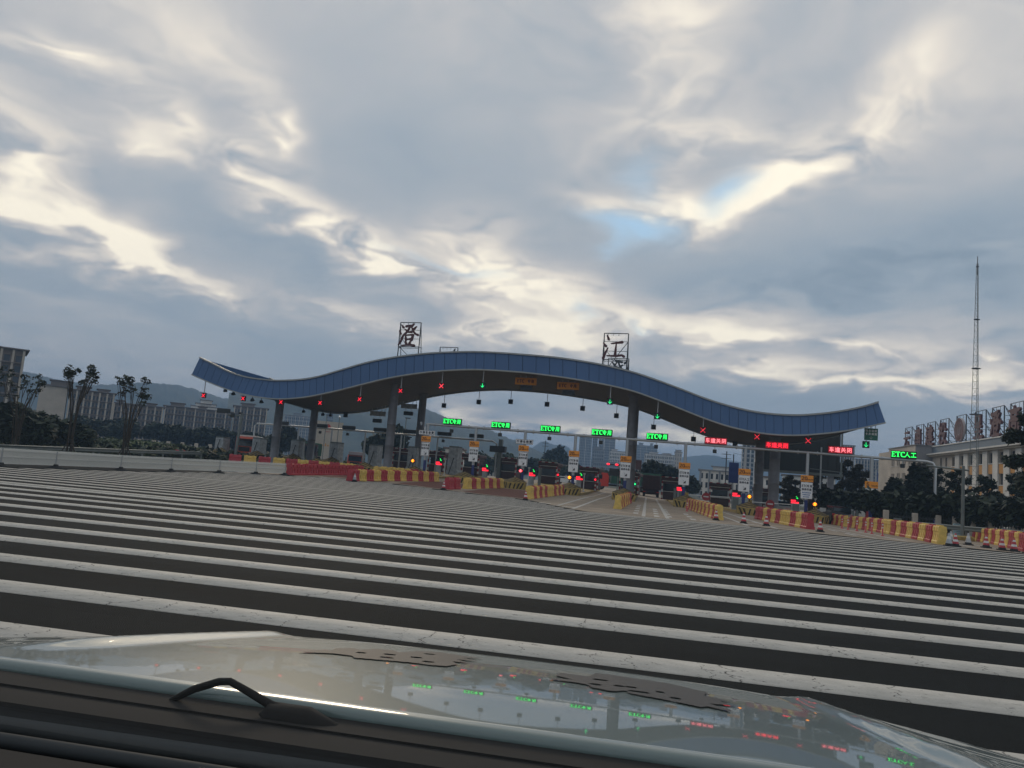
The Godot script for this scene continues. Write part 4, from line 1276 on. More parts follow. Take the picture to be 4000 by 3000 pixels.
func ring(r: float, n: int) -> PackedVector2Array:
	var p := PackedVector2Array()
	for i in n: p.append(Vector2(cos(TAU * i / n), sin(TAU * i / n)) * r)
	return p

func make_booth(label: String, p: Vector3) -> Node3D:
	var o := thing("toll_booth", label, "toll booth", p, -SKEW, "toll booths on the islands")
	var w := 2.3
	put("base_wall", soft_box(mb(), Vector3(0, 0.5, -0.6), Vector3(w - 0.2, 1.0, 2.6), 0.04), M.booth, o)
	put("window", box(mb(), Vector3(0, 1.45, -0.6), Vector3(w - 0.5, 0.92, 2.4)), M.glass, o)
	put("head_wall", box(mb(), Vector3(0, 2.1, -0.6), Vector3(w - 0.22, 0.4, 2.6)), M.booth, o)
	put("sill", box(mb(), Vector3(0, 1.0, 0.72), Vector3(w - 0.3, 0.07, 0.12)), M.white, o)
	for x in [-w / 2.0, w / 2.0]:
		put("frame_post", box(mb(), Vector3(x, 1.15, 0.75), Vector3(0.16, 2.3, 0.16)), M.booth_red, o)
		for k in 3: put("white_band", box(mb(), Vector3(x, 0.35 + 0.72 * k, 0.75), Vector3(0.168, 0.34, 0.168)), M.white, o)
	put("roof", soft_box(mb(), Vector3(0, 2.5, -0.5), Vector3(w + 0.3, 0.4, 3.0), 0.06), M.booth, o)
	for k in 6:
		put("roof_block", box(mb(), Vector3(-1.08 + 0.43 * k, 2.74, 0.9), Vector3(0.38, 0.1, 0.2)), M.white if k % 2 else M.booth_red, o)
	put("frame_rail", box(mb(), Vector3(0, 2.26, 0.86), Vector3(w, 0.09, 0.06)), M.white, o)
	put("computer_screen", box(mb(), Vector3(0.2, 1.2, 0.64), Vector3(0.4, 0.3, 0.04)), M.black, o)
	return o

# ---------------------------------------------------------------- water-filled barriers, cones, delineators
var unit := {}

func barrier_mesh() -> ArrayMesh:
	# plastic barrier 1.2 m long, 0.9 high: waisted profile, slots let into both long faces
	var st := mb()
	var half := 0.575
	var xs := [-half, -0.44, -0.32, -0.2, -0.06, 0.06, 0.2, 0.32, 0.44, half]
	var prof := [[0.0, 0.25], [0.12, 0.25], [0.16, 0.22], [0.46, 0.17], [0.56, 0.17], [0.62, 0.2], [0.8, 0.18], [0.86, 0.16]]
	for side in [1.0, -1.0]:
		for j in prof.size() - 1:
			for i in xs.size() - 1:
				var y0: float = prof[j][0]
				var y1: float = prof[j + 1][0]
				var z0: float = prof[j][1] * side
				var z1: float = prof[j + 1][1] * side
				var slot: bool = (j == 2 and i in [1, 4, 7]) or (j == 5 and i in [2, 6])
				var a := Vector3(xs[i] * side, y0, z0)
				var b := Vector3(xs[i] * side, y1, z1)
				var c := Vector3(xs[i + 1] * side, y1, z1)
				var d := Vector3(xs[i + 1] * side, y0, z0)
				if not slot:
					quad(st, a, b, c, d)
				else:
					var w := Vector3(0, 0, -0.07 * side)
					quad(st, a + w, b + w, c + w, d + w)
					for e in [[a, b], [b, c], [c, d], [d, a]]: quad(st, e[0], e[0] + w, e[1] + w, e[1])
	for side in [1.0, -1.0]:
		for j in prof.size() - 1:
			var a := Vector3(half * side, prof[j][0], prof[j][1] * side)
			var b := Vector3(half * side, prof[j + 1][0], prof[j + 1][1] * side)
			var c := Vector3(half * side, prof[j + 1][0], -prof[j + 1][1] * side)
			var d := Vector3(half * side, prof[j][0], -prof[j][1] * side)
			quad(st, a, b, c, d)
	var t := 0.16
	quad(st, Vector3(-half, 0.86, t), Vector3(-half, 0.86, -t), Vector3(half, 0.86, -t), Vector3(half, 0.86, t))
	for x in [-0.36, 0.36]: box(st, Vector3(x, 0.88, 0), Vector3(0.18, 0.06, 0.16))
	return meshed(st)

func barrier(colour: String, at: Vector3, turn: float, label: String, group: String) -> void:
	if not unit.has("mesh"): unit.mesh = barrier_mesh()
	var o := put("water_barrier", unit.mesh, M.red if colour == "red" else M.yellow, self, at, turn)
	tag(o, label, "barrier", group)

# a row from a to b (x, z); colours repeat; the first unit is at a
func barrier_row(a: Vector2, b: Vector2, count: int, colours: String, where: String, nearest_first := true) -> void:
	var dir := (b - a)
	var turn := -atan2(dir.y, dir.x)
	for i in count:
		var p := a.lerp(b, (i + 0.5) / count)
		var c: String = "red" if colours[i % colours.length()] == "r" else "yellow"
		var wob := rng.randf_range(-0.04, 0.04)
		barrier(c, on_ground(p.x, p.y, 0.012), turn + wob, "%s plastic barrier, %s from the %s end, row %s" % [c, nth(i), "near" if nearest_first else "left", where], "barriers of the row " + where)

func build_barriers() -> void:
	barrier_row(Vector2(-41.3, -73.5), Vector2(-36.5, -76.5), 4, "ryry", "at far left behind white fence", false)
	barrier_row(Vector2(-36.5, -76.5), Vector2(-29.5, -82.0), 8, "ryryryyr", "between the two left front columns", false)
	barrier_row(Vector2(-27.4, -58.0), Vector2(-25.6, -69.2), 10, "r", "all red by the white fence")
	barrier_row(Vector2(-25.2, -71.5), Vector2(-22.6, -76.6), 5, "yyyyr", "mostly yellow behind all-red row")
	barrier_row(Vector2(-22.1, -57.2), Vector2(-19.5, -72.9), 14, "ry", "between the two left closed lanes")
	barrier_row(Vector2(-14.9, -58.3), Vector2(-14.65, -61.6), 2, "r", "of just two reds")
	barrier_row(Vector2(-14.4, -62.6), Vector2(-13.6, -74.6), 9, "yr", "behind the red pair")
	barrier_row(Vector2(-8.2, -55.4), Vector2(-7.7, -73.4), 14, "yryryryyyryryr", "left of the open lane")
	barrier_row(Vector2(-1.85, -52.0), Vector2(-1.5, -70.6), 12, "yryryryryrrr", "seen end-on left of dark truck")
	barrier_row(Vector2(4.31, -49.2), Vector2(3.6, -71.6), 18, "yr", "right of the dark truck")
	barrier_row(Vector2(9.04, -47.0), Vector2(7.98, -60.7), 11, "ryryyryryrr", "under the seventh lane board")
	barrier_row(Vector2(14.15, -41.8), Vector2(16.9, -83.0), 32, "yryryryryyr", "longest on the right")
	barrier_row(Vector2(22.3, -60.0), Vector2(17.9, -41.8), 13, "ry", "at the picture's right edge", false)
	tag(put("water_barrier", unit.mesh, M.red, self, on_ground(-47.6, -75.0, 0.0), 0.5), "single red plastic barrier by the guardrail, far left", "barrier")
	# cones
	var cone := make_cone("red_white", 0.62)
	var pale := make_cone("pale", 0.6)
	var reds := [[4.03, -48.3, "against the near end of the row right of the truck"], [5.44, -46.99, "standing alone between two barrier rows, left one"], [6.55, -46.14, "standing alone between two barrier rows, right one"], [9.0, -44.26, "at the near red end under the seventh lane board"], [-14.93, -57.9, "left of the pair of red barriers"], [-7.97, -52.9, "at the near end of the row left of open lane"], [14.3, -40.7, "just right of the longest row's yellow end"], [16.35, -42.6, "on a wide base, third of the group at right"], [16.5, -41.2, "fourth of the group at right"], [16.85, -40.8, "fifth of the group at right"], [17.15, -40.1, "rightmost of the group at the picture's edge"]]
	for i in reds.size():
		var e: Array = reds[i]
		var l := "red and white traffic cone %s" % e[2]
		if i == 0:
			cone.position = on_ground(e[0], e[1], 0.01)
			cone.set_meta("label", l)
		else: copy(cone, l, on_ground(e[0], e[1], 0.01))
	var pales := [[-21.75, -57.4, "at the red end of the fourteen-unit row"], [13.95, -40.5, "touching the longest row's yellow end"], [16.0, -46.18, "farther of two beside the camera pole's yellow foot"], [16.2, -44.4, "nearer of two beside the camera pole's yellow foot"]]
	for i in pales.size():
		var e: Array = pales[i]
		var l := "faded white traffic cone %s" % e[2]
		if i == 0:
			pale.position = on_ground(e[0], e[1], 0.01)
			pale.set_meta("label", l)
		else: copy(pale, l, on_ground(e[0], e[1], 0.01))
	# flexible red posts
	var dl := [[3.03, -62.3], [12.95, -56.9], [12.7, -54.2], [12.8, -52.4], [12.95, -51.0], [12.75, -48.9], [12.7, -46.6]]
	for i in dl.size():
		var o := thing("delineator_post", "slim red flexible post, %s" % ("at the far end of the row right of the truck" if i == 0 else "%s from the far end, before the longest barrier row" % nth(i - 1)), "post", on_ground(dl[i][0], dl[i][1], 0.012), 0.0, "flexible posts on the plaza")
		put("post", lathe(mb(), [Vector2(0.12, 0), Vector2(0.1, 0.04), Vector2(0.045, 0.06), Vector2(0.045, 0.72), Vector2(0.0, 0.74)], 10), M.red, o)
		for y in [0.42, 0.58]: put("white_band", lathe(mb(), [Vector2(0.047, y), Vector2(0.047, y + 0.07)], 10), M.white, o)

func make_cone(kind: String, h: float) -> Node3D:
	var o := thing("traffic_cone", "", "traffic cone", Vector3.ZERO, 0.0, "traffic cones on the plaza")
	var base := mb()
	soft_box(base, Vector3(0, 0.03, 0), Vector3(0.4, 0.06, 0.4), 0.02)
	lathe(base, [Vector2(0.17, 0.06), Vector2(0.145, 0.14)], 14)
	put("base", base, M.rubber, o)
	var r := func(y: float) -> float: return lerpf(0.145, 0.03, (y - 0.14) / (h - 0.14))
	var bands := [[0.14, 0.24], [0.24, 0.34], [0.34, 0.46], [0.46, 0.54], [0.54, h]]
	for k in bands.size():
		var a: float = bands[k][0]
		var b: float = bands[k][1]
		var pro := [Vector2(r.call(a), a), Vector2(r.call(b), b)]
		if k == bands.size() - 1: pro.append(Vector2(0, b))
		var m: Material = (M.red if k % 2 == 0 else M.white) if kind == "red_white" else (M.pier if k != 2 else M.white)
		put("sleeve", lathe(mb(), pro, 14), m, o)
	return o

# ---------------------------------------------------------------- roadside: median fence, guardrails, left pillars, right fence, poles
func build_roadside() -> void:
	# white median fence with close uprights and black rubber feet
	var line := [Vector2(-31.4, -20.0), Vector2(-31.5, -24.6), Vector2(-31.6, -29.6), Vector2(-31.7, -34.8), Vector2(-32.0, -38.9), Vector2(-32.0, -44.4), Vector2(-31.3, -48.6), Vector2(-30.0, -52.4), Vector2(-28.6, -55.1), Vector2(-27.4, -57.4)]
	for i in line.size() - 1:
		var a: Vector2 = line[i]
		var b: Vector2 = line[i + 1]
		var o := thing("median_fence", "white steel median fence section with close uprights, %s from the near end" % nth(i), "fence", on_ground(a.x, a.y), 0.0, "white median fence sections")
		var pa := Vector3.ZERO
		var pb := on_ground(b.x, b.y) - o.position
		var up := Vector3.UP
		for y in [0.16, 0.5, 0.8]:
			put("rail", bar(mb(), pa + up * y, pb + up * y, 0.06), M.fence_white, o)
		var n := int(pa.distance_to(pb) / 0.1)
		for k in n:
			var p := pa.lerp(pb, (k + 0.5) / n)
			var st := mb()
			box(st, p + up * 0.5, Vector3(0.065, 0.74, 0.03))
			prism(st, PackedVector2Array([Vector2(-0.0325, 0.87), Vector2(0, 0.93), Vector2(0.0325, 0.87)]), -0.015, 0.015, Transform3D(Basis(), p))
			put("upright", st, M.fence_white, o)
		put("end_post", box(mb(), pb + up * 0.45, Vector3(0.09, 0.9, 0.09)), M.steel, o)
		var foot := mb()
		lathe(foot, [Vector2(0.42, 0.0), Vector2(0.4, 0.04), Vector2(0.2, 0.1), Vector2(0.16, 0.2), Vector2(0.0, 0.2)], 12, pb)
		put("foot", foot, M.rubber, o)
	# left guardrail
	guardrail([Vector2(-42.6, -18), Vector2(-43.2, -47), Vector2(-43.4, -60), Vector2(-44.6, -74), Vector2(-48.6, -80)], "grey corrugated guardrail along the grass on the left", 0.72)
	guardrail([Vector2(15.6, -66.5), Vector2(18.2, -63.4), Vector2(20.6, -57.0), Vector2(22.4, -51.5), Vector2(24.2, -44.0), Vector2(25.4, -38.0)], "grey corrugated guardrail in front of the fence on the right", 0.78)
	# wall pillars across the green on the left
	for i in 16:
		var f := float(i - 3) / 11.0
		var x := lerpf(-103.0, -81.3, f)
		var z := lerpf(-122.4, -137.8, f)
		var y := lerpf(1.2, 1.6, f) - 0.1
		tag(put("wall_pillar", soft_box(mb(), Vector3(0, 0.75, 0), Vector3(0.55, 1.5, 0.55), 0.05), M.wall_beige, self, Vector3(x, y, z), 0.9), "pale square pillar of the low wall beyond the grass, %s from the left" % nth(i), "pillar", "wall pillars beyond the grass")
	var lowwall := mb()
	for i in 15:
		var f := float(i - 3) / 11.0
		var g := float(i - 2) / 11.0
		bar(lowwall, Vector3(lerpf(-103.0, -81.3, f), lerpf(1.3, 1.7, f), lerpf(-122.6, -138.0, f)), Vector3(lerpf(-103.0, -81.3, g), lerpf(1.3, 1.7, g), lerpf(-122.6, -138.0, g)), 0.12, 0.5)
	tag(put("low_wall", lowwall, M.wall_grey), "low grey wall joining the pale pillars beyond the grass", "wall")
	# variable message post on the left
	var vp := Vector3(-45.9, ground_y(-45.9, -83.2), -83.2)
	var v := thing("dark_message_board", "dark blank message board on a grey post with an arm, left of the first column", "sign", vp)
	put("post", tube(mb(), [Vector3(0, 0, 0), Vector3(0.25, 5.5, 0)], 0.16, 8), M.rail, v)
	put("arm", tube(mb(), [Vector3(0.25, 5.2, 0), Vector3(-1.4, 5.2, 0)], 0.08, 6), M.rail, v)
	put("panel", soft_box(mb(), Vector3(-2.0, 5.65, 0.1), Vector3(1.6, 0.5, 0.2), 0.04), M.black_box, v)
	put("small_panel", soft_box(mb(), Vector3(-0.8, 5.2, 0.14), Vector3(0.5, 0.5, 0.2), 0.04), M.black_box, v)
	put("camera", soft_box(mb(), Vector3(0.1, 5.5, 0.2), Vector3(0.2, 0.2, 0.5), 0.04), M.black_box, v)
	# dark fence with cream pillars and notice boards on the right
	var fence := thing("right_fence", "dark railing fence with cream pillars under the trees on the right", "fence", Vector3.ZERO)
	var fp := [Vector3(18.2, -0.25, -66.0), Vector3(20.1, -0.3, -65.4), Vector3(21.6, -0.3, -65.0), Vector3(22.6, -0.3, -64.4), Vector3(23.4, -0.3, -63.4), Vector3(24.2, -0.3, -62.2), Vector3(25.1, -0.3, -60.6), Vector3(26.1, -0.3, -58.6), Vector3(27.0, -0.3, -54.0), Vector3(27.6, -0.3, -48.0)]
	for i in fp.size():
		put("pillar", soft_box(mb(), fp[i] + Vector3(0, 0.75, 0), Vector3(0.36 if i != 7 else 0.7, 1.75, 0.4), 0.04), M.wall_beige, fence)
	for i in fp.size() - 1:
		var n := int(fp[i].distance_to(fp[i + 1]) / 0.2)
		for k in n:
			put("railing_bar", bar(mb(), fp[i].lerp(fp[i + 1], (k + 0.5) / n), fp[i].lerp(fp[i + 1], (k + 0.5) / n) + Vector3(0, 1.4, 0), 0.045), M.black_box, fence)
		for y in [0.2, 1.25]: put("railing_rail", bar(mb(), fp[i] + Vector3(0, y, 0), fp[i + 1] + Vector3(0, y, 0), 0.06), M.black_box, fence)
	for e in [[Vector3(22.35, 0.36, -63.4), 0.62, 0.92, "pale blue notice board between the fence pillars, left one"], [Vector3(24.55, 0.32, -60.6), 0.86, 0.96, "pale blue notice board with a dark blue panel, right one"], [Vector3(18.7, 0.45, -64.8), 0.7, 0.8, "grey notice board at the left end of the dark fence"]]:
		var o := thing("notice_board", e[3], "notice board", e[0], 0.35)
		put("panel", soft_box(mb(), Vector3.ZERO, Vector3(e[1], e[2], 0.05), 0.03), M.poster if e[3].begins_with("pale") else M.rail, o)
		var t := mb()
		for k in 5: box(t, Vector3(0.1, e[2] * (0.28 - 0.13 * k), 0.03), Vector3(e[1] * (0.5 - 0.05 * (k % 3)), 0.03, 0.008))
		put("printed_lines", t, M.band_blue, o)
		if e[3].contains("dark blue"): put("blue_panel", box(mb(), Vector3(-0.24, -0.05, 0.03), Vector3(0.3, 0.36, 0.01)), M.print_blue, o)
		for x in [-e[1] * 0.4, e[1] * 0.4]: put("leg", bar(mb(), Vector3(x, -e[2] / 2.0, -0.02), Vector3(x, -1.0, -0.02), 0.05), M.steel, o)
	# traffic camera pole with a cantilever arm
	var base := on_ground(19.9, -55.5)
	var p := thing("camera_pole", "grey pole with a long arm carrying cameras at the right, on a yellow foot", "pole", base)
	put("foot", soft_box(mb(), Vector3(0, 0.14, 0), Vector3(1.3, 0.34, 0.6), 0.08), M.yellow_dirty, p)
	put("pole", tube(mb(), [Vector3(0, 0.3, 0), Vector3(0, 4.75, 0)], [0.11, 0.09], 10), M.rail, p)
	put("arm", tube(mb(), [Vector3(0.35, 4.48, 0), Vector3(-2.75, 4.62, 0)], 0.06, 8), M.rail, p)
	for x in [-2.45, -2.75]: put("camera", soft_box(mb(), Vector3(x, 4.66, 0.12), Vector3(0.24, 0.24, 0.5), 0.06), M.black_box, p)
	put("camera_lens_ring", lathe(mb(), [Vector2(0.2, 0), Vector2(0.24, 0.1), Vector2(0.16, 0.12)], 14, Vector3(-2.5, 4.45, 0.2)), M.dark_steel, p)
	# small grey cabinets by the right-hand lanes, pale posts, street lamp
	for e in [[16.2, 9.0, "grey roadside cabinet left of the seventh lane board's foot"], [21.6, 7.5, "grey roadside cabinet left of the eighth lane board's foot"], [26.2, 6.5, "grey roadside cabinet left of the last lane board's foot"], [11.0, 10.0, "grey roadside cabinet behind the sixth lane board's foot"]]:
		var o := thing("roadside_cabinet", e[2], "cabinet", on_row(e[0], e[1], 0.2), -SKEW)
		put("box", soft_box(mb(), Vector3(0, 0.65, 0), Vector3(0.75, 1.3, 0.6), 0.04), M.pier, o)
		put("door", box(mb(), Vector3(0, 0.68, 0.303), Vector3(0.6, 1.1, 0.01)), M.rail, o)
	for e in [[-4.6, 12.0, 2.2, "beside the third lane board"], [26.9, 7.0, 1.7, "left of the last lane board"], [10.2, 8.0, 1.6, "left of the sixth lane board's foot"]]:
		tag(put("grey_guard_post", soft_box(mb(), Vector3(0, e[2] / 2.0, 0), Vector3(0.3, e[2], 0.3), 0.05), M.rail, self, on_row(e[0], e[1], 0.1), -SKEW), "square grey guard post %s" % e[3], "post")
	var lampbase := on_row(22.9, 30.0)
	var l := thing("street_lamp", "thin grey street lamp with a hooked head right of the right-hand column", "street lamp", lampbase)
	put("pole", tube(mb(), [Vector3(0, 0, 0), Vector3(0, 7.2, 0), Vector3(-0.1, 7.5, 0), Vector3(-0.5, 7.55, 0)], 0.09, 8), M.steel, l)
	put("head", soft_box(mb(), Vector3(-0.65, 7.52, 0), Vector3(0.5, 0.12, 0.25), 0.04), M.white, l)
	# far lamp posts and poles behind the booths
	for e in [[-64.0, -150.0, 9.5, "slim grey lamp post before the beige hoarding", 0], [-40.5, -128.0, 8.6, "tall slim lamp post behind the second left column", 0], [-58.0, -142.0, 8.6, "lamp post with a white globe right of the beige hoarding", 1]]:
		var o := thing("far_lamp_post", e[3], "street lamp", on_ground(e[0], e[1]))
		put("pole", tube(mb(), [Vector3.ZERO, Vector3(0, e[2], 0)], 0.08, 6), M.rail, o)
		var ball := SphereMesh.new()
		ball.radius = 0.25; ball.height = 0.5; ball.radial_segments = 10; ball.rings = 5
		if e[4]: put("globe", ball, M.lamp, o, Vector3(0, e[2] + 0.2, 0))
		else: put("head", box(mb(), Vector3(0.3, e[2], 0), Vector3(0.9, 0.15, 0.3)), M.dark_steel, o)
	# electricity poles and their wires, middle distance
	for e in [[-34.0, -260.0, 13.0, "thin dark electricity pole left of the towers"], [17.5, -190.0, 12.0, "dark electricity pole pair left of the white houses"]]:
		var o := thing("electricity_pole", e[3], "pole", on_ground(e[0], e[1]))
		put("pole", tube(mb(), [Vector3.ZERO, Vector3(0, e[2], 0)], 0.14, 6), M.dark_steel, o)
		for y in [0.86, 0.94]: put("crossarm", bar(mb(), Vector3(-1.1, e[2] * y, 0), Vector3(1.1, e[2] * y, 0), 0.12), M.dark_steel, o)
		if e[0] > 0.0: put("pole", tube(mb(), [Vector3(1.6, 0, 0), Vector3(1.6, e[2] * 0.95, 0)], 0.14, 6), M.dark_steel, o)
	var wires := thing("power_lines", "two sagging dark power lines across the hill on the right", "wire", Vector3.ZERO)
	for k in 2:
		var pts := []
		for i in 9:
			var u := i / 8.0
			pts.append(Vector3(lerpf(19.0, 62.0, u), 11.2 + 1.6 * k - 3.2 * u * (1.0 - u) - 1.2 * u, lerpf(-190.0, -230.0, u)))
		put("wire", tube(mb(), pts, 0.035, 4), M.dark_steel, wires)
	# overhead signal and message panel over the lane of the orange-red truck
	var vms := thing("red_signal_frame", "pair of round red signals above a dark panel, left of the fifth lane board", "signal", Vector3(-5.3, ground_y(-5.3, -117.9), -117.9))
	var gy: float = vms.position.y
	put("panel", soft_box(mb(), Vector3(0.35, 3.45 - gy, 0), Vector3(1.5, 1.1, 0.2), 0.03), M.black_box, vms)
	put("post", bar(mb(), Vector3(0.9, 0, -0.1), Vector3(0.9, 4.6 - gy, -0.1), 0.14), M.rail, vms)
	put("crossbar", bar(mb(), Vector3(-0.8, 4.55 - gy, 0), Vector3(1.2, 4.55 - gy, 0), 0.16), M.black_box, vms)
	for x in [-0.6, 0.65]:
		var d := SphereMesh.new()
		d.radius = 0.26; d.height = 0.3; d.radial_segments = 14; d.rings = 6
		put("lit_disc", d, M.led_red, vms, Vector3(x, 4.58 - gy, 0.15))
	var rs := thing("maroon_notice", "dark maroon notice panel on posts right of the fifth lane board", "sign", Vector3(-1.8, ground_y(-1.8, -125.0), -125.0))
	put("panel", soft_box(mb(), Vector3(0, 4.6, 0), Vector3(1.3, 1.5, 0.15), 0.03), M.booth, rs)
	for x in [-0.5, 0.5]: put("post", bar(mb(), Vector3(x, 0, -0.1), Vector3(x, 4.0, -0.1), 0.1), M.rail, rs)
	var bsg := thing("blue_road_sign", "dark blue direction sign half hidden behind the seventh lane board", "sign", on_row(18.2, 32.0))
	put("panel", soft_box(mb(), Vector3(0, 4.6, 0), Vector3(1.2, 2.6, 0.1), 0.03), M.sign_blue, bsg)
	put("post", bar(mb(), Vector3(0, 0, -0.1), Vector3(0, 3.4, -0.1), 0.14), M.steel, bsg)

func guardrail(line: Array, label: String, h: float) -> void:
	var o := thing("guardrail", label, "guardrail", Vector3.ZERO)
	var prof := [[-0.16, 0.0], [-0.12, 0.05], [-0.07, 0.05], [-0.03, 0.0], [0.03, 0.0], [0.07, 0.05], [0.12, 0.05], [0.16, 0.0]]
	for i in line.size() - 1:
		var a := on_ground(line[i].x, line[i].y, h)
		var b := on_ground(line[i + 1].x, line[i + 1].y, h)
		var side := Vector3(-(b - a).normalized().z, 0, (b - a).normalized().x)
		if side.dot(EYE - a) < 0.0: side = -side
		var st := mb()
		for k in prof.size() - 1:
			var p: Vector3 = Vector3(0, prof[k][0], 0) + side * prof[k][1]
			var q: Vector3 = Vector3(0, prof[k + 1][0], 0) + side * prof[k + 1][1]
			quad(st, a + p, a + q, b + q, b + p)
		put("beam", st, M.rail, o)
		var n := maxi(1, int(a.distance_to(b) / 3.0))
		for k in n:
			var p := a.lerp(b, float(k) / n)
			put("post", bar(mb(), Vector3(p.x, ground_y(p.x, p.z) - 0.1, p.z) - side * 0.1, p + Vector3(0, 0.1, 0) - side * 0.1, 0.12), M.rail, o)

# ---------------------------------------------------------------- buildings
# a block whose front runs from a to b (left to right as seen), with sunk windows
func block(called: String, label: String, a: Vector2, b: Vector2, base: float, top: float, floors: int, bays: int, depth: float, wall: Material, opt := {}) -> Node3D:
	var w := a.distance_to(b)
	var turn := -atan2(b.y - a.y, b.x - a.x)
	var o := thing(called, label, opt.get("category", "building"), Vector3(a.x, base, a.y), turn, opt.get("group", ""))
	var h := top - base
	var xs := [0.0]
	var ys := [0.0]
	var holes := {}
	var share: float = opt.get("window", 0.55)
	var low: float = opt.get("low", 0.25)
	for i in bays:
		var c := (i + 0.5) * w / bays
		var hw := w / bays * share / 2.0
		xs.append_array([c - hw, c + hw])
	xs.append(w)
	var fh: float = (h - opt.get("parapet", 1.0)) / floors
	for j in floors:
		ys.append_array([fh * (j + low), fh * (j + opt.get("high", 0.85))])
	ys.append(h)
	for i in bays:
		for j in floors:
			holes[Vector2i(i * 2 + 1, j * 2 + 1)] = true
	var recess: float = opt.get("recess", 0.35)
	var st := mb()
	sunk_wall(st, xs, ys, holes, recess, false)
	var v := [Vector3(0, 0, 0), Vector3(0, h, 0), Vector3(w, h, 0), Vector3(w, 0, 0), Vector3(0, 0, -depth), Vector3(0, h, -depth), Vector3(w, h, -depth), Vector3(w, 0, -depth)]
	quad(st, v[4], v[5], v[1], v[0])
	quad(st, v[3], v[2], v[6], v[7])
	quad(st, v[7], v[6], v[5], v[4])
	put("wall", st, wall, o)
	put("roof", soft_box(mb(), Vector3(w / 2.0, h + opt.get("roof", 0.35) / 2.0, -depth / 2.0), Vector3(w + opt.get("eave", 0.8), opt.get("roof", 0.35), depth + opt.get("eave", 0.8)), 0.05), opt.get("roof_mat", M.flat_roof), o)
	var pane := QuadMesh.new()
	pane.size = Vector2(w / bays * share, fh * (opt.get("high", 0.85) - low))
	var joined := mb()
	for i in bays:
		for j in floors:
			var c := Vector3((i + 0.5) * w / bays, fh * (j + (low + opt.get("high", 0.85)) / 2.0), -recess * 0.9)
			if opt.get("single", false): put("window", pane, M.window if (i * 7 + j * 3) % 5 else M.glass, o, c)
			else: box(joined, c, Vector3(pane.size.x, pane.size.y, 0.04))
	if not opt.get("single", false):
		put("windows", joined, M.window, o).set_meta("kind", "stuff")
	# balcony slabs and piers
	if opt.has("piers"):
		for i in range(0, bays + 1, opt.piers):
			put("pier", box(mb(), Vector3(clampf(i * w / bays, 0.3, w - 0.3), h / 2.0, 0.25), Vector3(0.5, h - 0.2, 0.5)), opt.get("pier_mat", M.wall_beige), o)
	if opt.has("slabs"):
		for j in floors:
			put("balcony_slab", box(mb(), Vector3(w / 2.0, fh * (j + 0.12), 0.3), Vector3(w * 0.92, 0.16, 0.6)), opt.get("slab_mat", wall), o)
	for e in opt.get("tops", []):       # roof houses: x share, width share, height
		put("roof_house", soft_box(mb(), Vector3(w * e[0], h + 0.3 + e[2] / 2.0, -depth * 0.5), Vector3(w * e[1], e[2], depth * 0.5), 0.05), wall, o)
		put("roof_house_cap", box(mb(), Vector3(w * e[0], h + 0.4 + e[2], -depth * 0.5), Vector3(w * e[1] + 0.9, 0.22, depth * 0.5 + 0.9)), opt.get("roof_mat", M.flat_roof), o)
	return o

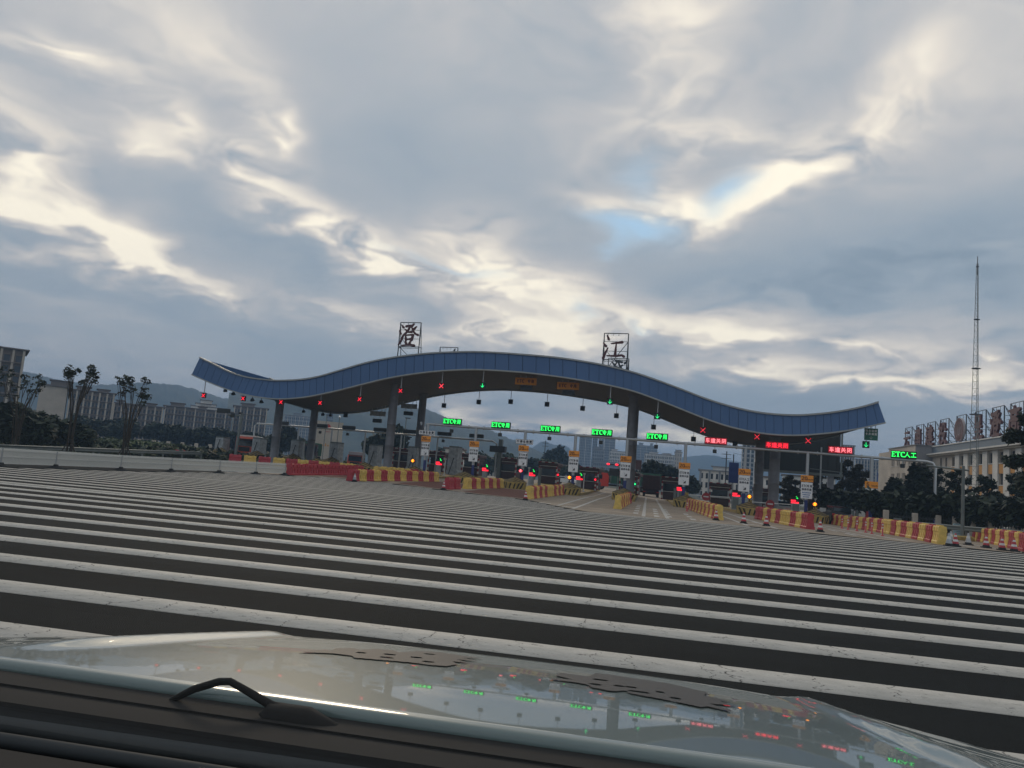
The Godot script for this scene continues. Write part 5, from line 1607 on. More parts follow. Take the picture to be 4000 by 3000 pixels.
func build_buildings() -> void:
	office()
	billboard()
	# apartment blocks across the green on the left
	var grp := "tan apartment blocks on the left"
	block("apartment_tower", "tall tan apartment tower cut by the picture's left edge", Vector2(-166, -159), Vector2(-153.4, -171), 1.0, 22.6, 8, 7, 14, M.flat_tan, {"single": true, "category": "apartment block", "group": grp, "piers": 1, "slabs": true, "window": 0.5, "tops": [[0.35, 0.5, 1.6]], "eave": 1.6})
	block("apartment_block", "tan apartment block with a blank beige end wall, left of the two bare trees", Vector2(-189.5, -232), Vector2(-179, -240.5), 1.2, 18.3, 7, 12, 14, M.flat_tan, {"single": true, "category": "apartment block", "group": grp, "piers": 2, "slabs": true, "tops": [[0.3, 0.3, 1.3], [0.75, 0.25, 1.0]], "eave": 1.4})
	var endw := thing("apartment_wing", "blank beige end wing of the block left of the bare trees, with a roof house", "apartment block", Vector3(-196.4, 1.2, -226.6), -atan2(-5.4, 6.9))
	put("wall", box(mb(), Vector3(4.2, 8.8, -6), Vector3(8.0, 17.6, 12)), M.wall_beige, endw)
	put("roof", box(mb(), Vector3(4.2, 17.8, -6), Vector3(9.2, 0.4, 13.2)), M.flat_roof, endw)
	put("roof_house", box(mb(), Vector3(6.0, 18.8, -6), Vector3(6.0, 1.8, 6)), M.flat_tan, endw)
	put("roof_house_cap", box(mb(), Vector3(6.0, 19.8, -6), Vector3(7.0, 0.25, 7)), M.flat_roof, endw)
	block("apartment_block", "long tan apartment block right behind the multi-stemmed bare tree", Vector2(-197, -264.5), Vector2(-183, -274.5), 1.5, 16.8, 6, 12, 14, M.flat_tan, {"single": true, "category": "apartment block", "group": grp, "piers": 2, "slabs": true, "tops": [[0.12, 0.14, 1.0], [0.75, 0.2, 1.0]], "eave": 1.4})
	block("apartment_block", "longest tan apartment block, stepped roof, between the bare trees and the first red cross", Vector2(-205, -308), Vector2(-181.5, -322.5), 1.5, 19.6, 7, 20, 14, M.flat_tan, {"category": "apartment block", "group": grp, "piers": 3, "slabs": true, "tops": [[0.18, 0.2, 1.6], [0.55, 0.12, 1.0]], "eave": 1.4})
	block("apartment_block", "tan apartment block below the second red cross", Vector2(-186, -331.3), Vector2(-173.3, -338.2), 1.5, 23.2, 8, 10, 14, M.flat_tan, {"category": "apartment block", "group": grp, "piers": 2, "slabs": true, "tops": [[0.4, 0.4, 1.5]], "eave": 1.4})
	block("white_terraced_building", "white stepped building showing above the long tan block", Vector2(-222.8, -356.1), Vector2(-211.3, -363), 1.5, 23.4, 8, 8, 12, M.wall_white, {"category": "apartment block", "tops": [[0.5, 0.4, 3.2], [0.5, 0.7, 1.4]], "eave": 0.6})
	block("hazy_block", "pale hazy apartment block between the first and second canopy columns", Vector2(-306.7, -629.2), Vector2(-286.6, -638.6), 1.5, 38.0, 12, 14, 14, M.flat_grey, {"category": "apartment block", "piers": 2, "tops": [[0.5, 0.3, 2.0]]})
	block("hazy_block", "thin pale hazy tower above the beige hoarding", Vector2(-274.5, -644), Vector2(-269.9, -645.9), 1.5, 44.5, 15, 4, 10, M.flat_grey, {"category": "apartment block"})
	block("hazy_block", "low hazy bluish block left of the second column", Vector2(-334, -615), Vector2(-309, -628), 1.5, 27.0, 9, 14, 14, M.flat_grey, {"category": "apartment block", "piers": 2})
	# beige hoarding with a red emblem
	var hw := thing("beige_hoarding", "large beige windowless building wall with a red emblem and faint red lettering", "building", Vector3(-68.4, 1.3, -155.6), -atan2(-2.1, 4.9))
	put("wall", box(mb(), Vector3(2.7, 4.3, -4), Vector3(5.4, 8.6, 8)), M.wall_beige, hw)
	var em := mb()
	prism(em, PackedVector2Array([Vector2(-0.4, 0.5), Vector2(-0.15, 0.7), Vector2(0.3, 0.55), Vector2(0.5, 0.2), Vector2(0.42, -0.35), Vector2(0.2, -0.15), Vector2(0.0, -0.2), Vector2(-0.1, 0.05), Vector2(-0.3, 0.0), Vector2(-0.5, -0.3), Vector2(-0.55, 0.1)]), 0, 0.04, Transform3D(Basis.from_scale(Vector3(1, 1.3, 1)), Vector3(2.4, 7.2, 0.01)))
	for x in [-0.35, -0.1, 0.15, 0.4]: box(em, Vector3(2.4 + x, 6.45, 0.03), Vector3(0.1, 0.22, 0.04))
	put("emblem", em, M.red_text, hw)
	var tx := mb()
	for k in 9: box(tx, Vector3(0.7 + 0.5 * k, 3.6 + 0.1 * (k % 2), 0.02), Vector3(0.26, 0.6 - 0.2 * (k % 3), 0.03))
	put("faint_lettering", tx, M.ochre, hw)
	# city in the middle distance
	var tw := "hazy grey towers beyond the open lane"
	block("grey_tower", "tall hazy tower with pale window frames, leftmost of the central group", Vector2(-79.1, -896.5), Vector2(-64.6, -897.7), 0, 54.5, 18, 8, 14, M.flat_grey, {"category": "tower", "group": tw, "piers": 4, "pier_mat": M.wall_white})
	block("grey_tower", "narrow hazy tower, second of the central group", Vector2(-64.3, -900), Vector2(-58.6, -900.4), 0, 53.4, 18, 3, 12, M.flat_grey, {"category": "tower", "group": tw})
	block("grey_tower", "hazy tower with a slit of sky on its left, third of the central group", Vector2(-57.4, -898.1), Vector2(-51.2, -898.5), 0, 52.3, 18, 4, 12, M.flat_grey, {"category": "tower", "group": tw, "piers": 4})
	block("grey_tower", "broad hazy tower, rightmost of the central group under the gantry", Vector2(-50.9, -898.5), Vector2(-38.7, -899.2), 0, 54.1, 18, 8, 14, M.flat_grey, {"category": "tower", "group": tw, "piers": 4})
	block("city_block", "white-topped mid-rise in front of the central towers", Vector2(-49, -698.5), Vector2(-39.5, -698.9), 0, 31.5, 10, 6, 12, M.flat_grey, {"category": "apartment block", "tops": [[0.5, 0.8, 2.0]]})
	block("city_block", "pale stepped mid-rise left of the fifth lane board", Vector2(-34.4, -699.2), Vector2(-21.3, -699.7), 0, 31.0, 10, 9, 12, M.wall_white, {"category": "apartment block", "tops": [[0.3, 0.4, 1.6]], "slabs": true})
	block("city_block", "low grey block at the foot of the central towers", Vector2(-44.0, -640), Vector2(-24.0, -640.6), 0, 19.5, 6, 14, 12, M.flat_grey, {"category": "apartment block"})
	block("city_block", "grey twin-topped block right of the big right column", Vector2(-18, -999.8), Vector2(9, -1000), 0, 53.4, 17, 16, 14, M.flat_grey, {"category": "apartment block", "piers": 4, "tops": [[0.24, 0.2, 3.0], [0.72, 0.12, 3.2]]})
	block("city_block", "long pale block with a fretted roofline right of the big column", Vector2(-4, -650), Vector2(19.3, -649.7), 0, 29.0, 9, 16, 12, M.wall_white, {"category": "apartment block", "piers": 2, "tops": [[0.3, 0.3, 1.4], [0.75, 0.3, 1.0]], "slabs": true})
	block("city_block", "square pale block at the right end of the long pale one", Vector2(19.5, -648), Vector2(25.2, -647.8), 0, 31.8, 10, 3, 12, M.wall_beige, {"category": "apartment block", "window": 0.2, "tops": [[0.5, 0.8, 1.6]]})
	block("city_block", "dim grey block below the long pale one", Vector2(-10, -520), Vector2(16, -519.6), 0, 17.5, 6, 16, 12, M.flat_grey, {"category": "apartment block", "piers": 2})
	block("striped_tower", "grey tower with white scalloped balcony edges left of the rear right column", Vector2(52.3, -477.1), Vector2(59.7, -476.3), 0, 32.0, 12, 3, 10, M.flat_grey, {"category": "tower", "piers": 1, "pier_mat": M.wall_white, "slabs": true, "slab_mat": M.wall_white})
	for k in 3:
		var e: Array = [[131.6, -585.4, 139.6, -583.5, 42.3, "brown-grey tower right of the dark screen, tallest of three"], [139.9, -583.4, 149.4, -581.2, 33.3, "tan tower, middle of three right of the dark screen"], [149.6, -581.1, 157.3, -579, 33.0, "tan tower beside the yellow flag, rightmost of three"]][k]
		block("tan_tower", e[5], Vector2(e[0], e[1]), Vector2(e[2], e[3]), 0, e[4], 13, 5, 12, M.flat_tan, {"category": "tower", "piers": 1, "pier_mat": M.wall_beige})
	block("striped_low_block", "white low block with dark bands behind the brownish trees", Vector2(96, -409), Vector2(104.6, -406.8), 0, 18.0, 6, 1, 10, M.wall_white, {"category": "building", "window": 0.95, "low": 0.3, "high": 0.75})
	block("striped_low_block", "white low block with dark bands just left of the office wing", Vector2(108.5, -405.6), Vector2(114, -404), 0, 16.8, 6, 1, 10, M.wall_white, {"category": "building", "window": 0.95, "low": 0.3, "high": 0.75})
	# white village houses
	block("white_row_house", "row of white three-storey houses with a grey cornice behind the sixth lane board", Vector2(12.8, -209.6), Vector2(22.8, -208.8), 0, 7.2, 3, 8, 8, M.wall_white, {"single": true, "category": "house", "piers": 2, "pier_mat": M.flat_grey, "window": 0.45, "parapet": 0.3, "roof_mat": M.flat_grey, "tops": [[0.55, 0.45, 0.9]]})
	block("white_house", "small white house right of the rear right column", Vector2(27.5, -208), Vector2(31, -207.5), 0, 6.6, 3, 3, 7, M.wall_white, {"single": true, "category": "house", "window": 0.45, "parapet": 0.3})
	block("white_long_building", "low white building seen under the dark screen", Vector2(38, -240), Vector2(52, -238), 0, 8.4, 2, 10, 8, M.wall_white, {"single": true, "category": "building", "window": 0.4, "parapet": 0.4})
	for k in 5:
		var e: Array = [[-58, -253, -53.5, -253.4, 6.4, "low white cottage under the gantry's left part, leftmost"], [-52.5, -258, -48.0, -258.5, 7.2, "low white cottage, second from the left under the gantry"], [-46.0, -256, -42, -256.3, 7.0, "low white cottage left of the bordered third sign"], [-39.5, -152, -36.3, -152.4, 6.0, "small white kiosk-like house with antennas behind the left gantry"], [-30.5, -262, -24.0, -262.6, 6.6, "flat-roofed pale building between third and fourth lane boards"]][k]
		block("white_cottage", e[5], Vector2(e[0], e[1]), Vector2(e[2], e[3]), 0.6, e[4], 2, 4, 6, M.wall_white, {"single": true, "category": "house", "window": 0.45, "parapet": 0.4})
	# flagpoles
	for k in 2:
		var x: float = [84.5, 92.6][k]
		var f := thing("flagpole", "flagpole with a %s flag before the tan towers" % ["dark furled", "yellow"][k], "flag", Vector3(x, 0, -320))
		put("pole", tube(mb(), [Vector3.ZERO, Vector3(0, [15.5, 14.0][k], 0)], 0.12, 6), M.steel, f)
		var cloth := mb()
		if k == 0: prism(cloth, PackedVector2Array([Vector2(0.1, 15.2), Vector2(0.7, 14.0), Vector2(0.55, 10.4), Vector2(0.1, 11.0)]), -0.05, 0.05)
		else: prism(cloth, PackedVector2Array([Vector2(0.1, 12.4), Vector2(0.5, 12.6), Vector2(4.6, 10.2), Vector2(4.4, 7.6), Vector2(2.4, 8.4), Vector2(0.9, 10.2)]), -0.05, 0.05)
		put("flag_cloth", cloth, M.sign_blue if k == 0 else M.yellow, f)
	hills()

func office() -> void:
	# office building parallel to the road; x runs along it towards the camera, z out towards the road
	var o := thing("office_building", "cream office building with ochre spandrels and grey-blue parapet at the right", "building", Vector3(46.5, -0.6, -143), -PI / 2.0)
	var long := 46.0
	var bays := [3.9, 6.2, 9.5, 12.9, 16.3, 19.8, 23.2, 26.6, 30.1, 33.6, 37.1, 40.6, 44.0]
	var xs := [0.0]
	for i in bays.size():
		var hw := 0.42 if i < 2 else 0.8
		xs.append_array([bays[i] - hw, bays[i] + hw])
	xs.append(long)
	var ys := [0.0]
	var holes := {}
	for j in 4:
		ys.append_array([0.5 + 2.95 * j, 2.0 + 2.95 * j])
	ys.append(11.6)
	for i in bays.size():
		for j in 4:
			holes[Vector2i(i * 2 + 1, j * 2 + 1)] = true
	var st := mb()
	sunk_wall(st, xs, ys, holes, 0.3, false)
	quad(st, Vector3(long, 0, 0), Vector3(long, 11.6, 0), Vector3(long, 11.6, -14), Vector3(long, 0, -14))
	quad(st, Vector3(0, 0, -14), Vector3(0, 11.6, -14), Vector3(0, 11.6, 0), Vector3(0, 0, 0))
	put("wall", st, M.wall_beige, o)
	for i in bays.size():
		var ww := 0.84 if i < 2 else 1.6
		for j in 4:
			var y := 1.25 + 2.95 * j
			var w := put("window", box(mb(), Vector3(bays[i], y, -0.26), Vector3(ww, 1.5, 0.04)), M.window, o)
			put("mullion", box(mb(), Vector3(bays[i], y, -0.22), Vector3(0.07, 1.5, 0.06)), M.dark_steel, w)
			put("sill", box(mb(), Vector3(bays[i], y - 0.78, 0.06), Vector3(ww + 0.1, 0.1, 0.16)), M.wall_white, o)
			if i >= 2 and j < 4:
				put("ochre_panel", box(mb(), Vector3(bays[i], y - 1.5, 0.03), Vector3(ww, 1.3, 0.08)), M.ochre, o)
	for i in bays.size() - 1:
		if i < 2: continue
		var mid: float = (bays[i] + bays[i + 1]) / 2.0
		put("pilaster", box(mb(), Vector3(mid, 5.7, 0.1), Vector3(bays[i + 1] - bays[i] - 1.75, 11.2, 0.2)), M.wall_white, o)
	put("eave_ledge", box(mb(), Vector3(long / 2.0 - 0.4, 11.5, 0.3), Vector3(long + 1.2, 0.22, 1.4)), M.wall_white, o)
	put("eave_step", box(mb(), Vector3(long / 2.0, 11.26, 0.2), Vector3(long + 0.4, 0.24, 0.9)), M.wall_beige, o)
	put("parapet", box(mb(), Vector3(long / 2.0, 12.2, -0.1), Vector3(long, 1.2, 0.4)), M.band_blue, o)
	put("parapet_cap", box(mb(), Vector3(long / 2.0, 12.88, -0.1), Vector3(long + 0.2, 0.16, 0.7)), M.wall_white, o)
	put("roof", box(mb(), Vector3(long / 2.0, 11.8, -7.0), Vector3(long, 0.2, 13.4)), M.flat_roof, o)
	# wing that stands out towards the road
	var wx := [0.0]
	var wy := [0.0]
	var wh := {}
	for i in 4:
		wx.append_array([1.8 + 3.2 * i, 2.5 + 3.2 * i])
		wx.append_array([2.8 + 3.2 * i, 3.5 + 3.2 * i])
	wx.append(15.0)
	for j in 4: wy.append_array([0.9 + 2.95 * j, 2.5 + 2.95 * j])
	wy.append(13.0)
	for i in 8:
		for j in 4: wh[Vector2i(i * 2 + 1, j * 2 + 1)] = true
	var wing := thing("office_wing", "grey and beige wing of the office building standing out towards the road", "building", Vector3(43.8, -0.6, -158), -PI / 2.0)
	var s2 := mb()
	sunk_wall(s2, wx, wy, wh, 0.2, false)
	quad(s2, Vector3(0, 0, -12), Vector3(0, 13, -12), Vector3(0, 13, 0), Vector3(0, 0, 0))
	put("road_wall", s2, M.wall_beige, wing)
	for i in 8:
		for j in 4:
			var x: float = (wx[i * 2 + 1] + wx[i * 2 + 2]) / 2.0
			put("window", box(mb(), Vector3(x, 1.7 + 2.95 * j, -0.17), Vector3(0.7, 1.6, 0.04)), M.window, wing)
			if i % 2 == 0: put("sill", box(mb(), Vector3(x + 0.5, 0.84 + 2.95 * j, 0.05), Vector3(1.9, 0.1, 0.14)), M.wall_white, wing)
	var s3 := mb()
	quad(s3, Vector3(15, 0, 0.0), Vector3(15, 13, 0.0), Vector3(15, 13, -12), Vector3(15, 0, -12))
	put("end_wall", s3, M.wall_grey, wing)
	put("roof", box(mb(), Vector3(7.6, 13.05, -6.0), Vector3(15.4, 0.12, 12.4)), M.wall_grey, wing)
	put("corner_trim", box(mb(), Vector3(14.7, 5.0, 0.06), Vector3(0.5, 10.0, 0.16)), M.wall_white, wing)
	put("lower_end", box(mb(), Vector3(-3.2, 6.25, -6.0), Vector3(6.4, 12.5, 12)), M.wall_beige, wing)
	# characters in steel frames along the roof
	var chars := ["云", "南", "建", "投", "", "呈", "澄", "高"]
	var at := [-18.0, -11.7, -5.8, 0.4, 7.6, 14.9, 20.9, 26.7]
	for i in 8:
		var label: String = "dark red character %s in a steel frame on the office roof" % chars[i] if chars[i] else "dark red oval emblem of nested arches in a steel frame on the office roof"
		var f := thing("roof_letter_frame", label, "sign", Vector3(47.5, 12.2, -143.0 + at[i]), -PI / 2.0, "framed characters on the office roof")
		var fr := mb()
		var w := 3.8
		var h := 4.6
		for x in [0.0, w]:
			bar(fr, Vector3(x, 0, 0), Vector3(x, h, 0), 0.13)
			bar(fr, Vector3(x, h, 0), Vector3(x, 0, -3.4), 0.07)
			bar(fr, Vector3(x, 0.2, -2.0), Vector3(x, h * 0.5, -0.1), 0.05)
			for k in 3: bar(fr, Vector3(x, h * (0.2 + 0.25 * k), 0), Vector3(x, h * (0.2 + 0.25 * k), -2.8 + 0.8 * k), 0.05)
		for y in [0.25, 0.6, h]: bar(fr, Vector3(0, y, 0), Vector3(w, y, 0), 0.08)
		for x in [1.2, 2.5]: bar(fr, Vector3(x, 0.25, -0.02), Vector3(x, h, -0.02), 0.04)
		bar(fr, Vector3(w, h * 0.92, -0.2), Vector3(w + 2.3, 0.3, -1.0), 0.06)
		for y in [0.7, 1.6, 2.6]: bar(fr, Vector3(w, y, -0.3), Vector3(w + 2.2, y, -0.3), 0.05)
		put("frame", fr, M.dark_steel, f)
		if chars[i]:
			var back := mb()
			var front := mb()
			glyph(back, chars[i], Vector3(0.1, h - 0.55, 0.12), 3.5, 3.55, 0.4, 0.24, false, 0.6)
			glyph(front, chars[i], Vector3(0.1, h - 0.55, 0.39), 3.5, 3.55, 0.42, 0.03, false, 0.6)
			put("character_body", back, M.letter, f)
			put("character_face", front, M.letter, f)
		else:
			var face := mb()
			var body := mb()
			for e in [[1.9, 1.75, 1.35, 1.3], [1.05, 1.45, 0.8, 1.05], [0.55, 1.1, 0.38, 0.85]]:
				for k in 28:
					var p0 := TAU * k / 28
					var p1 := TAU * (k + 1) / 28
					var c := Vector3(w / 2.0, h * 0.5, 0)
					var q := []
					for g in [[p0, 0], [p0, 2], [p1, 2], [p1, 0]]:
						q.append(c + Vector3(cos(g[0]) * (e[0] if g[1] == 0 else e[2]), sin(g[0]) * (e[1] if g[1] == 0 else e[3]) * 1.05, 0))
					for z in [0.4]:
						quad(face, q[0] + Vector3(0, 0, z), q[3] + Vector3(0, 0, z), q[2] + Vector3(0, 0, z), q[1] + Vector3(0, 0, z))
					quad(body, q[0] + Vector3(0, 0, 0.39), q[0] + Vector3(0, 0, 0.05), q[3] + Vector3(0, 0, 0.05), q[3] + Vector3(0, 0, 0.39))
					quad(body, q[1] + Vector3(0, 0, 0.39), q[2] + Vector3(0, 0, 0.39), q[2] + Vector3(0, 0, 0.05), q[1] + Vector3(0, 0, 0.05))
			box(face, Vector3(w / 2.0, h * 0.5, 0.41), Vector3(0.16, 1.4, 0.02))
			put("emblem_body", body, M.letter_white, f)
			put("emblem_face", face, M.letter, f)
	# lattice mast
	var mast := thing("radio_mast", "tall thin steel lattice mast in front of the office building", "mast", Vector3(41.0, -0.6, -110.6), 0.4)
	var H := 35.0
	var half := func(y: float) -> float: return lerpf(0.72, 0.1, pow(y / H, 0.8))
	var legs := [Vector2(-1, -0.6), Vector2(1, -0.6), Vector2(0, 1.1)]
	for l in 3:
		var pts := []
		for k in 8:
			var y := H * k / 7.0
			pts.append(Vector3(legs[l].x * half.call(y), y, legs[l].y * half.call(y)))
		put("leg", tube(mb(), pts, 0.035, 5), M.rail, mast)
	var lattice := mb()
	var y := 0.0
	while y < H - 1.2:
		var step := lerpf(1.25, 0.6, y / H)
		for l in 3:
			var a: Vector2 = legs[l]
			var b: Vector2 = legs[(l + 1) % 3]
			var r0: float = half.call(y)
			var r1: float = half.call(y + step)
			bar(lattice, Vector3(a.x * r0, y, a.y * r0), Vector3(b.x * r0, y, b.y * r0), 0.025)
			bar(lattice, Vector3(a.x * r0, y, a.y * r0), Vector3(b.x * r1, y + step, b.y * r1), 0.02)
		y += step
	put("lattice", lattice, M.rail, mast)
	for k in 4:
		var yy: float = [15.0, 21.0, 27.5, 34.6][k]
		put("joint_plate", box(mb(), Vector3(0, yy, 0), Vector3(half.call(yy) * 2.6, 0.12, half.call(yy) * 2.2)), M.dark_steel, mast)
	put("tip", tube(mb(), [Vector3(0, H - 1.5, 0), Vector3(0, H + 1.0, 0)], 0.05, 5), M.dark_steel, mast)
	# low shelter roof and wall before the office
	var sh := thing("shelter", "long low flat shelter roof between the trees before the office", "shelter", Vector3(33.0, -0.5, -98), 0.2)
	put("roof", soft_box(mb(), Vector3(0, 3.0, 0), Vector3(9.0, 0.45, 4.0), 0.06), M.pier, sh)
	for x in [-4.0, 0.0, 4.0]: put("post", box(mb(), Vector3(x, 1.4, 1.6), Vector3(0.2, 2.8, 0.2)), M.rail, sh)

func billboard() -> void:
	var b := thing("dark_screen", "huge dark rear side of a display screen on posts behind the canopy's right end", "billboard", on_row(25.5, 28.0), -SKEW)
	var gy := b.position.y
	put("screen", box(mb(), Vector3(0, 7.6 - gy, 0), Vector3(8.7, 5.2, 0.6)), M.black_box, b)
	for k in 9: put("rib", box(mb(), Vector3(-4.0 + k, 7.6 - gy, 0.33), Vector3(0.06, 5.1, 0.06)), M.black, b)
	put("girder", box(mb(), Vector3(0.1, 4.85 - gy, 0.1), Vector3(9.2, 0.28, 0.7)), M.rail, b)
	for x in [-3.3, 3.4]: put("leg", box(mb(), Vector3(x, (4.8 - gy) / 2.0, 0), Vector3(0.7, 4.8 - gy, 0.6)), M.column, b)
	put("edge_post", bar(mb(), Vector3(4.5, 4.5 - gy, 0.3), Vector3(4.5, 10.4 - gy, 0.3), 0.2), M.rail, b)
	put("mast_post", bar(mb(), Vector3(2.2, 0, 1.2), Vector3(2.2, 8.0 - gy, 1.2), 0.16), M.steel, b)
	put("cross_pipe", bar(mb(), Vector3(1.0, 5.4 - gy, 1.25), Vector3(4.6, 5.2 - gy, 1.25), 0.08), M.rail, b)

# wooded ridges: a crest line given as (x, height, z) falling to the plain in front and behind
func ridge(label: String, crest: Array, run: float, seed_: int, rough: float) -> void:
	var n := FastNoiseLite.new()
	n.seed = seed_; n.frequency = 0.012; n.fractal_octaves = 4
	var f := FastNoiseLite.new()
	f.seed = seed_ + 1; f.frequency = 0.09; f.fractal_octaves = 3
	var pts := []
	for i in crest.size() - 1:
		for k in 14:
			var u := k / 14.0
			var a: Array = crest[maxi(i - 1, 0)]
			var d: Array = crest[mini(i + 2, crest.size() - 1)]
			var b: Array = crest[i]
			var c: Array = crest[i + 1]
			pts.append(Vector3(b[0], b[1], b[2]).cubic_interpolate(Vector3(c[0], c[1], c[2]), Vector3(a[0], a[1], a[2]), Vector3(d[0], d[1], d[2]), u))
	var st := SurfaceTool.new()
	st.begin(Mesh.PRIMITIVE_TRIANGLES)
	st.set_smooth_group(0)
	var rows := 22
	var grid := []
	for p in pts:
		var out: Vector3 = (EYE - p)
		out.y = 0
		out = out.normalized()
		var col := []
		for j in rows + 1:
			var v := float(j) / rows * 1.5 - 0.5      # -0.5 behind the crest, 1 at its foot
			var drop := pow(absf(v), 1.25)
			var q: Vector3 = p + out * run * v
			var y: float = p.y * (1.0 - drop)
			var swell := 1.0 - absf(clampf(v, -0.5, 1.0))
			q.y = y + (n.get_noise_2d(q.x, q.z) * rough * absf(v) * 2.0 + f.get_noise_2d(q.x, q.z) * 3.2) * swell - 1.0
			col.append(q)
		grid.append(col)
	for i in grid.size() - 1:
		for j in rows:
			quad(st, grid[i][j], grid[i][j + 1], grid[i + 1][j + 1], grid[i + 1][j])
	var o = put("hill", st, M.hill)
	structure(o, label)

func hills() -> void:
	ridge("long blue-green wooded hill behind the apartment blocks", [[-1420, 105, -1050], [-1250, 125, -1180], [-1137, 122, -1263], [-1098, 114, -1298], [-1047, 112, -1339], [-1016, 118, -1363], [-988, 126, -1384], [-950, 128, -1410], [-911, 128, -1435], [-877, 120, -1456], [-838, 112, -1479], [-802, 122, -1499], [-754, 136, -1523], [-690, 140, -1560], [-600, 110, -1600]], 520, 4, 22)
	ridge("near wooded hill sloping down behind the left half of the canopy", [[-640, 96, -1120], [-580, 104, -1160], [-523, 108, -1190], [-449, 112, -1220], [-369, 101, -1246], [-347, 97, -1253], [-326, 88, -1258], [-309, 81, -1263], [-262, 76, -1273], [-243, 70, -1277], [-224, 64, -1280], [-209, 59, -1283], [-170, 44, -1288], [-110, 16, -1296]], 430, 9, 18)
	ridge("small pale blue hill seen under the gantry", [[-400, 50, -2160], [-360, 64, -2170], [-333, 78, -2175], [-293, 108, -2180], [-264, 101, -2184], [-233, 102, -2188], [-192, 78, -2192], [-120, 60, -2200], [-20, 40, -2210]], 500, 15, 12)
	ridge("broad pale blue hill behind the white houses", [[-80, 30, -2405], [18, 60, -2400], [76, 95, -2399], [178, 114, -2393], [229, 103, -2389], [265, 102, -2385], [306, 119, -2380], [403, 112, -2366], [535, 100, -2340], [700, 70, -2300], [900, 40, -2250]], 560, 23, 14)

# ---------------------------------------------------------------- trees and plants
func clump_mesh(seed_: int, n: int, reach: float, leaf: float) -> ArrayMesh:
	var r := RandomNumberGenerator.new()
	r.seed = seed_
	var st := mb()
	for i in n:
		var c := Vector3(r.randf_range(-1, 1), r.randf_range(-0.7, 0.7), r.randf_range(-1, 1)) * reach
		var b := Basis.from_euler(Vector3(r.randf_range(-0.9, 0.9), r.randf_range(0, TAU), r.randf_range(-0.7, 0.7)))
		var s := leaf * r.randf_range(0.7, 1.3)
		quad(st, c + b * Vector3(-s * 0.5, 0, 0), c + b * Vector3(0, 0.1 * s, -s * 0.9), c + b * Vector3(s * 0.5, 0, 0), c + b * Vector3(0, -0.15 * s, s * 0.9))
	return meshed(st)

func foliage(called: String, parent: Node, spots: Array, lo: float, hi: float, m: Material, clump: ArrayMesh) -> MultiMeshInstance3D:
	var mm := MultiMesh.new()
	mm.transform_format = MultiMesh.TRANSFORM_3D
	mm.mesh = clump
	mm.instance_count = spots.size()
	for i in spots.size():
		var s := rng.randf_range(lo, hi)
		mm.set_instance_transform(i, Transform3D(Basis.from_euler(Vector3(rng.randf_range(-0.5, 0.5), rng.randf_range(0, TAU), rng.randf_range(-0.5, 0.5))).scaled(Vector3.ONE * s), spots[i]))
	var o := MultiMeshInstance3D.new()
	o.multimesh = mm
	o.material_override = m
	o.name = numbered(called, parent)
	parent.add_child(o, true)
	o.set_meta("kind", "stuff")
	return o

func in_ball(c: Vector3, r: Vector3, n: int, shell: float) -> Array:
	var o := []
	for i in n:
		var d := Vector3(rng.randfn(), rng.randfn(), rng.randfn()).normalized()
		o.append(c + d * r * lerpf(shell, 1.0, sqrt(rng.randf())))
	return o

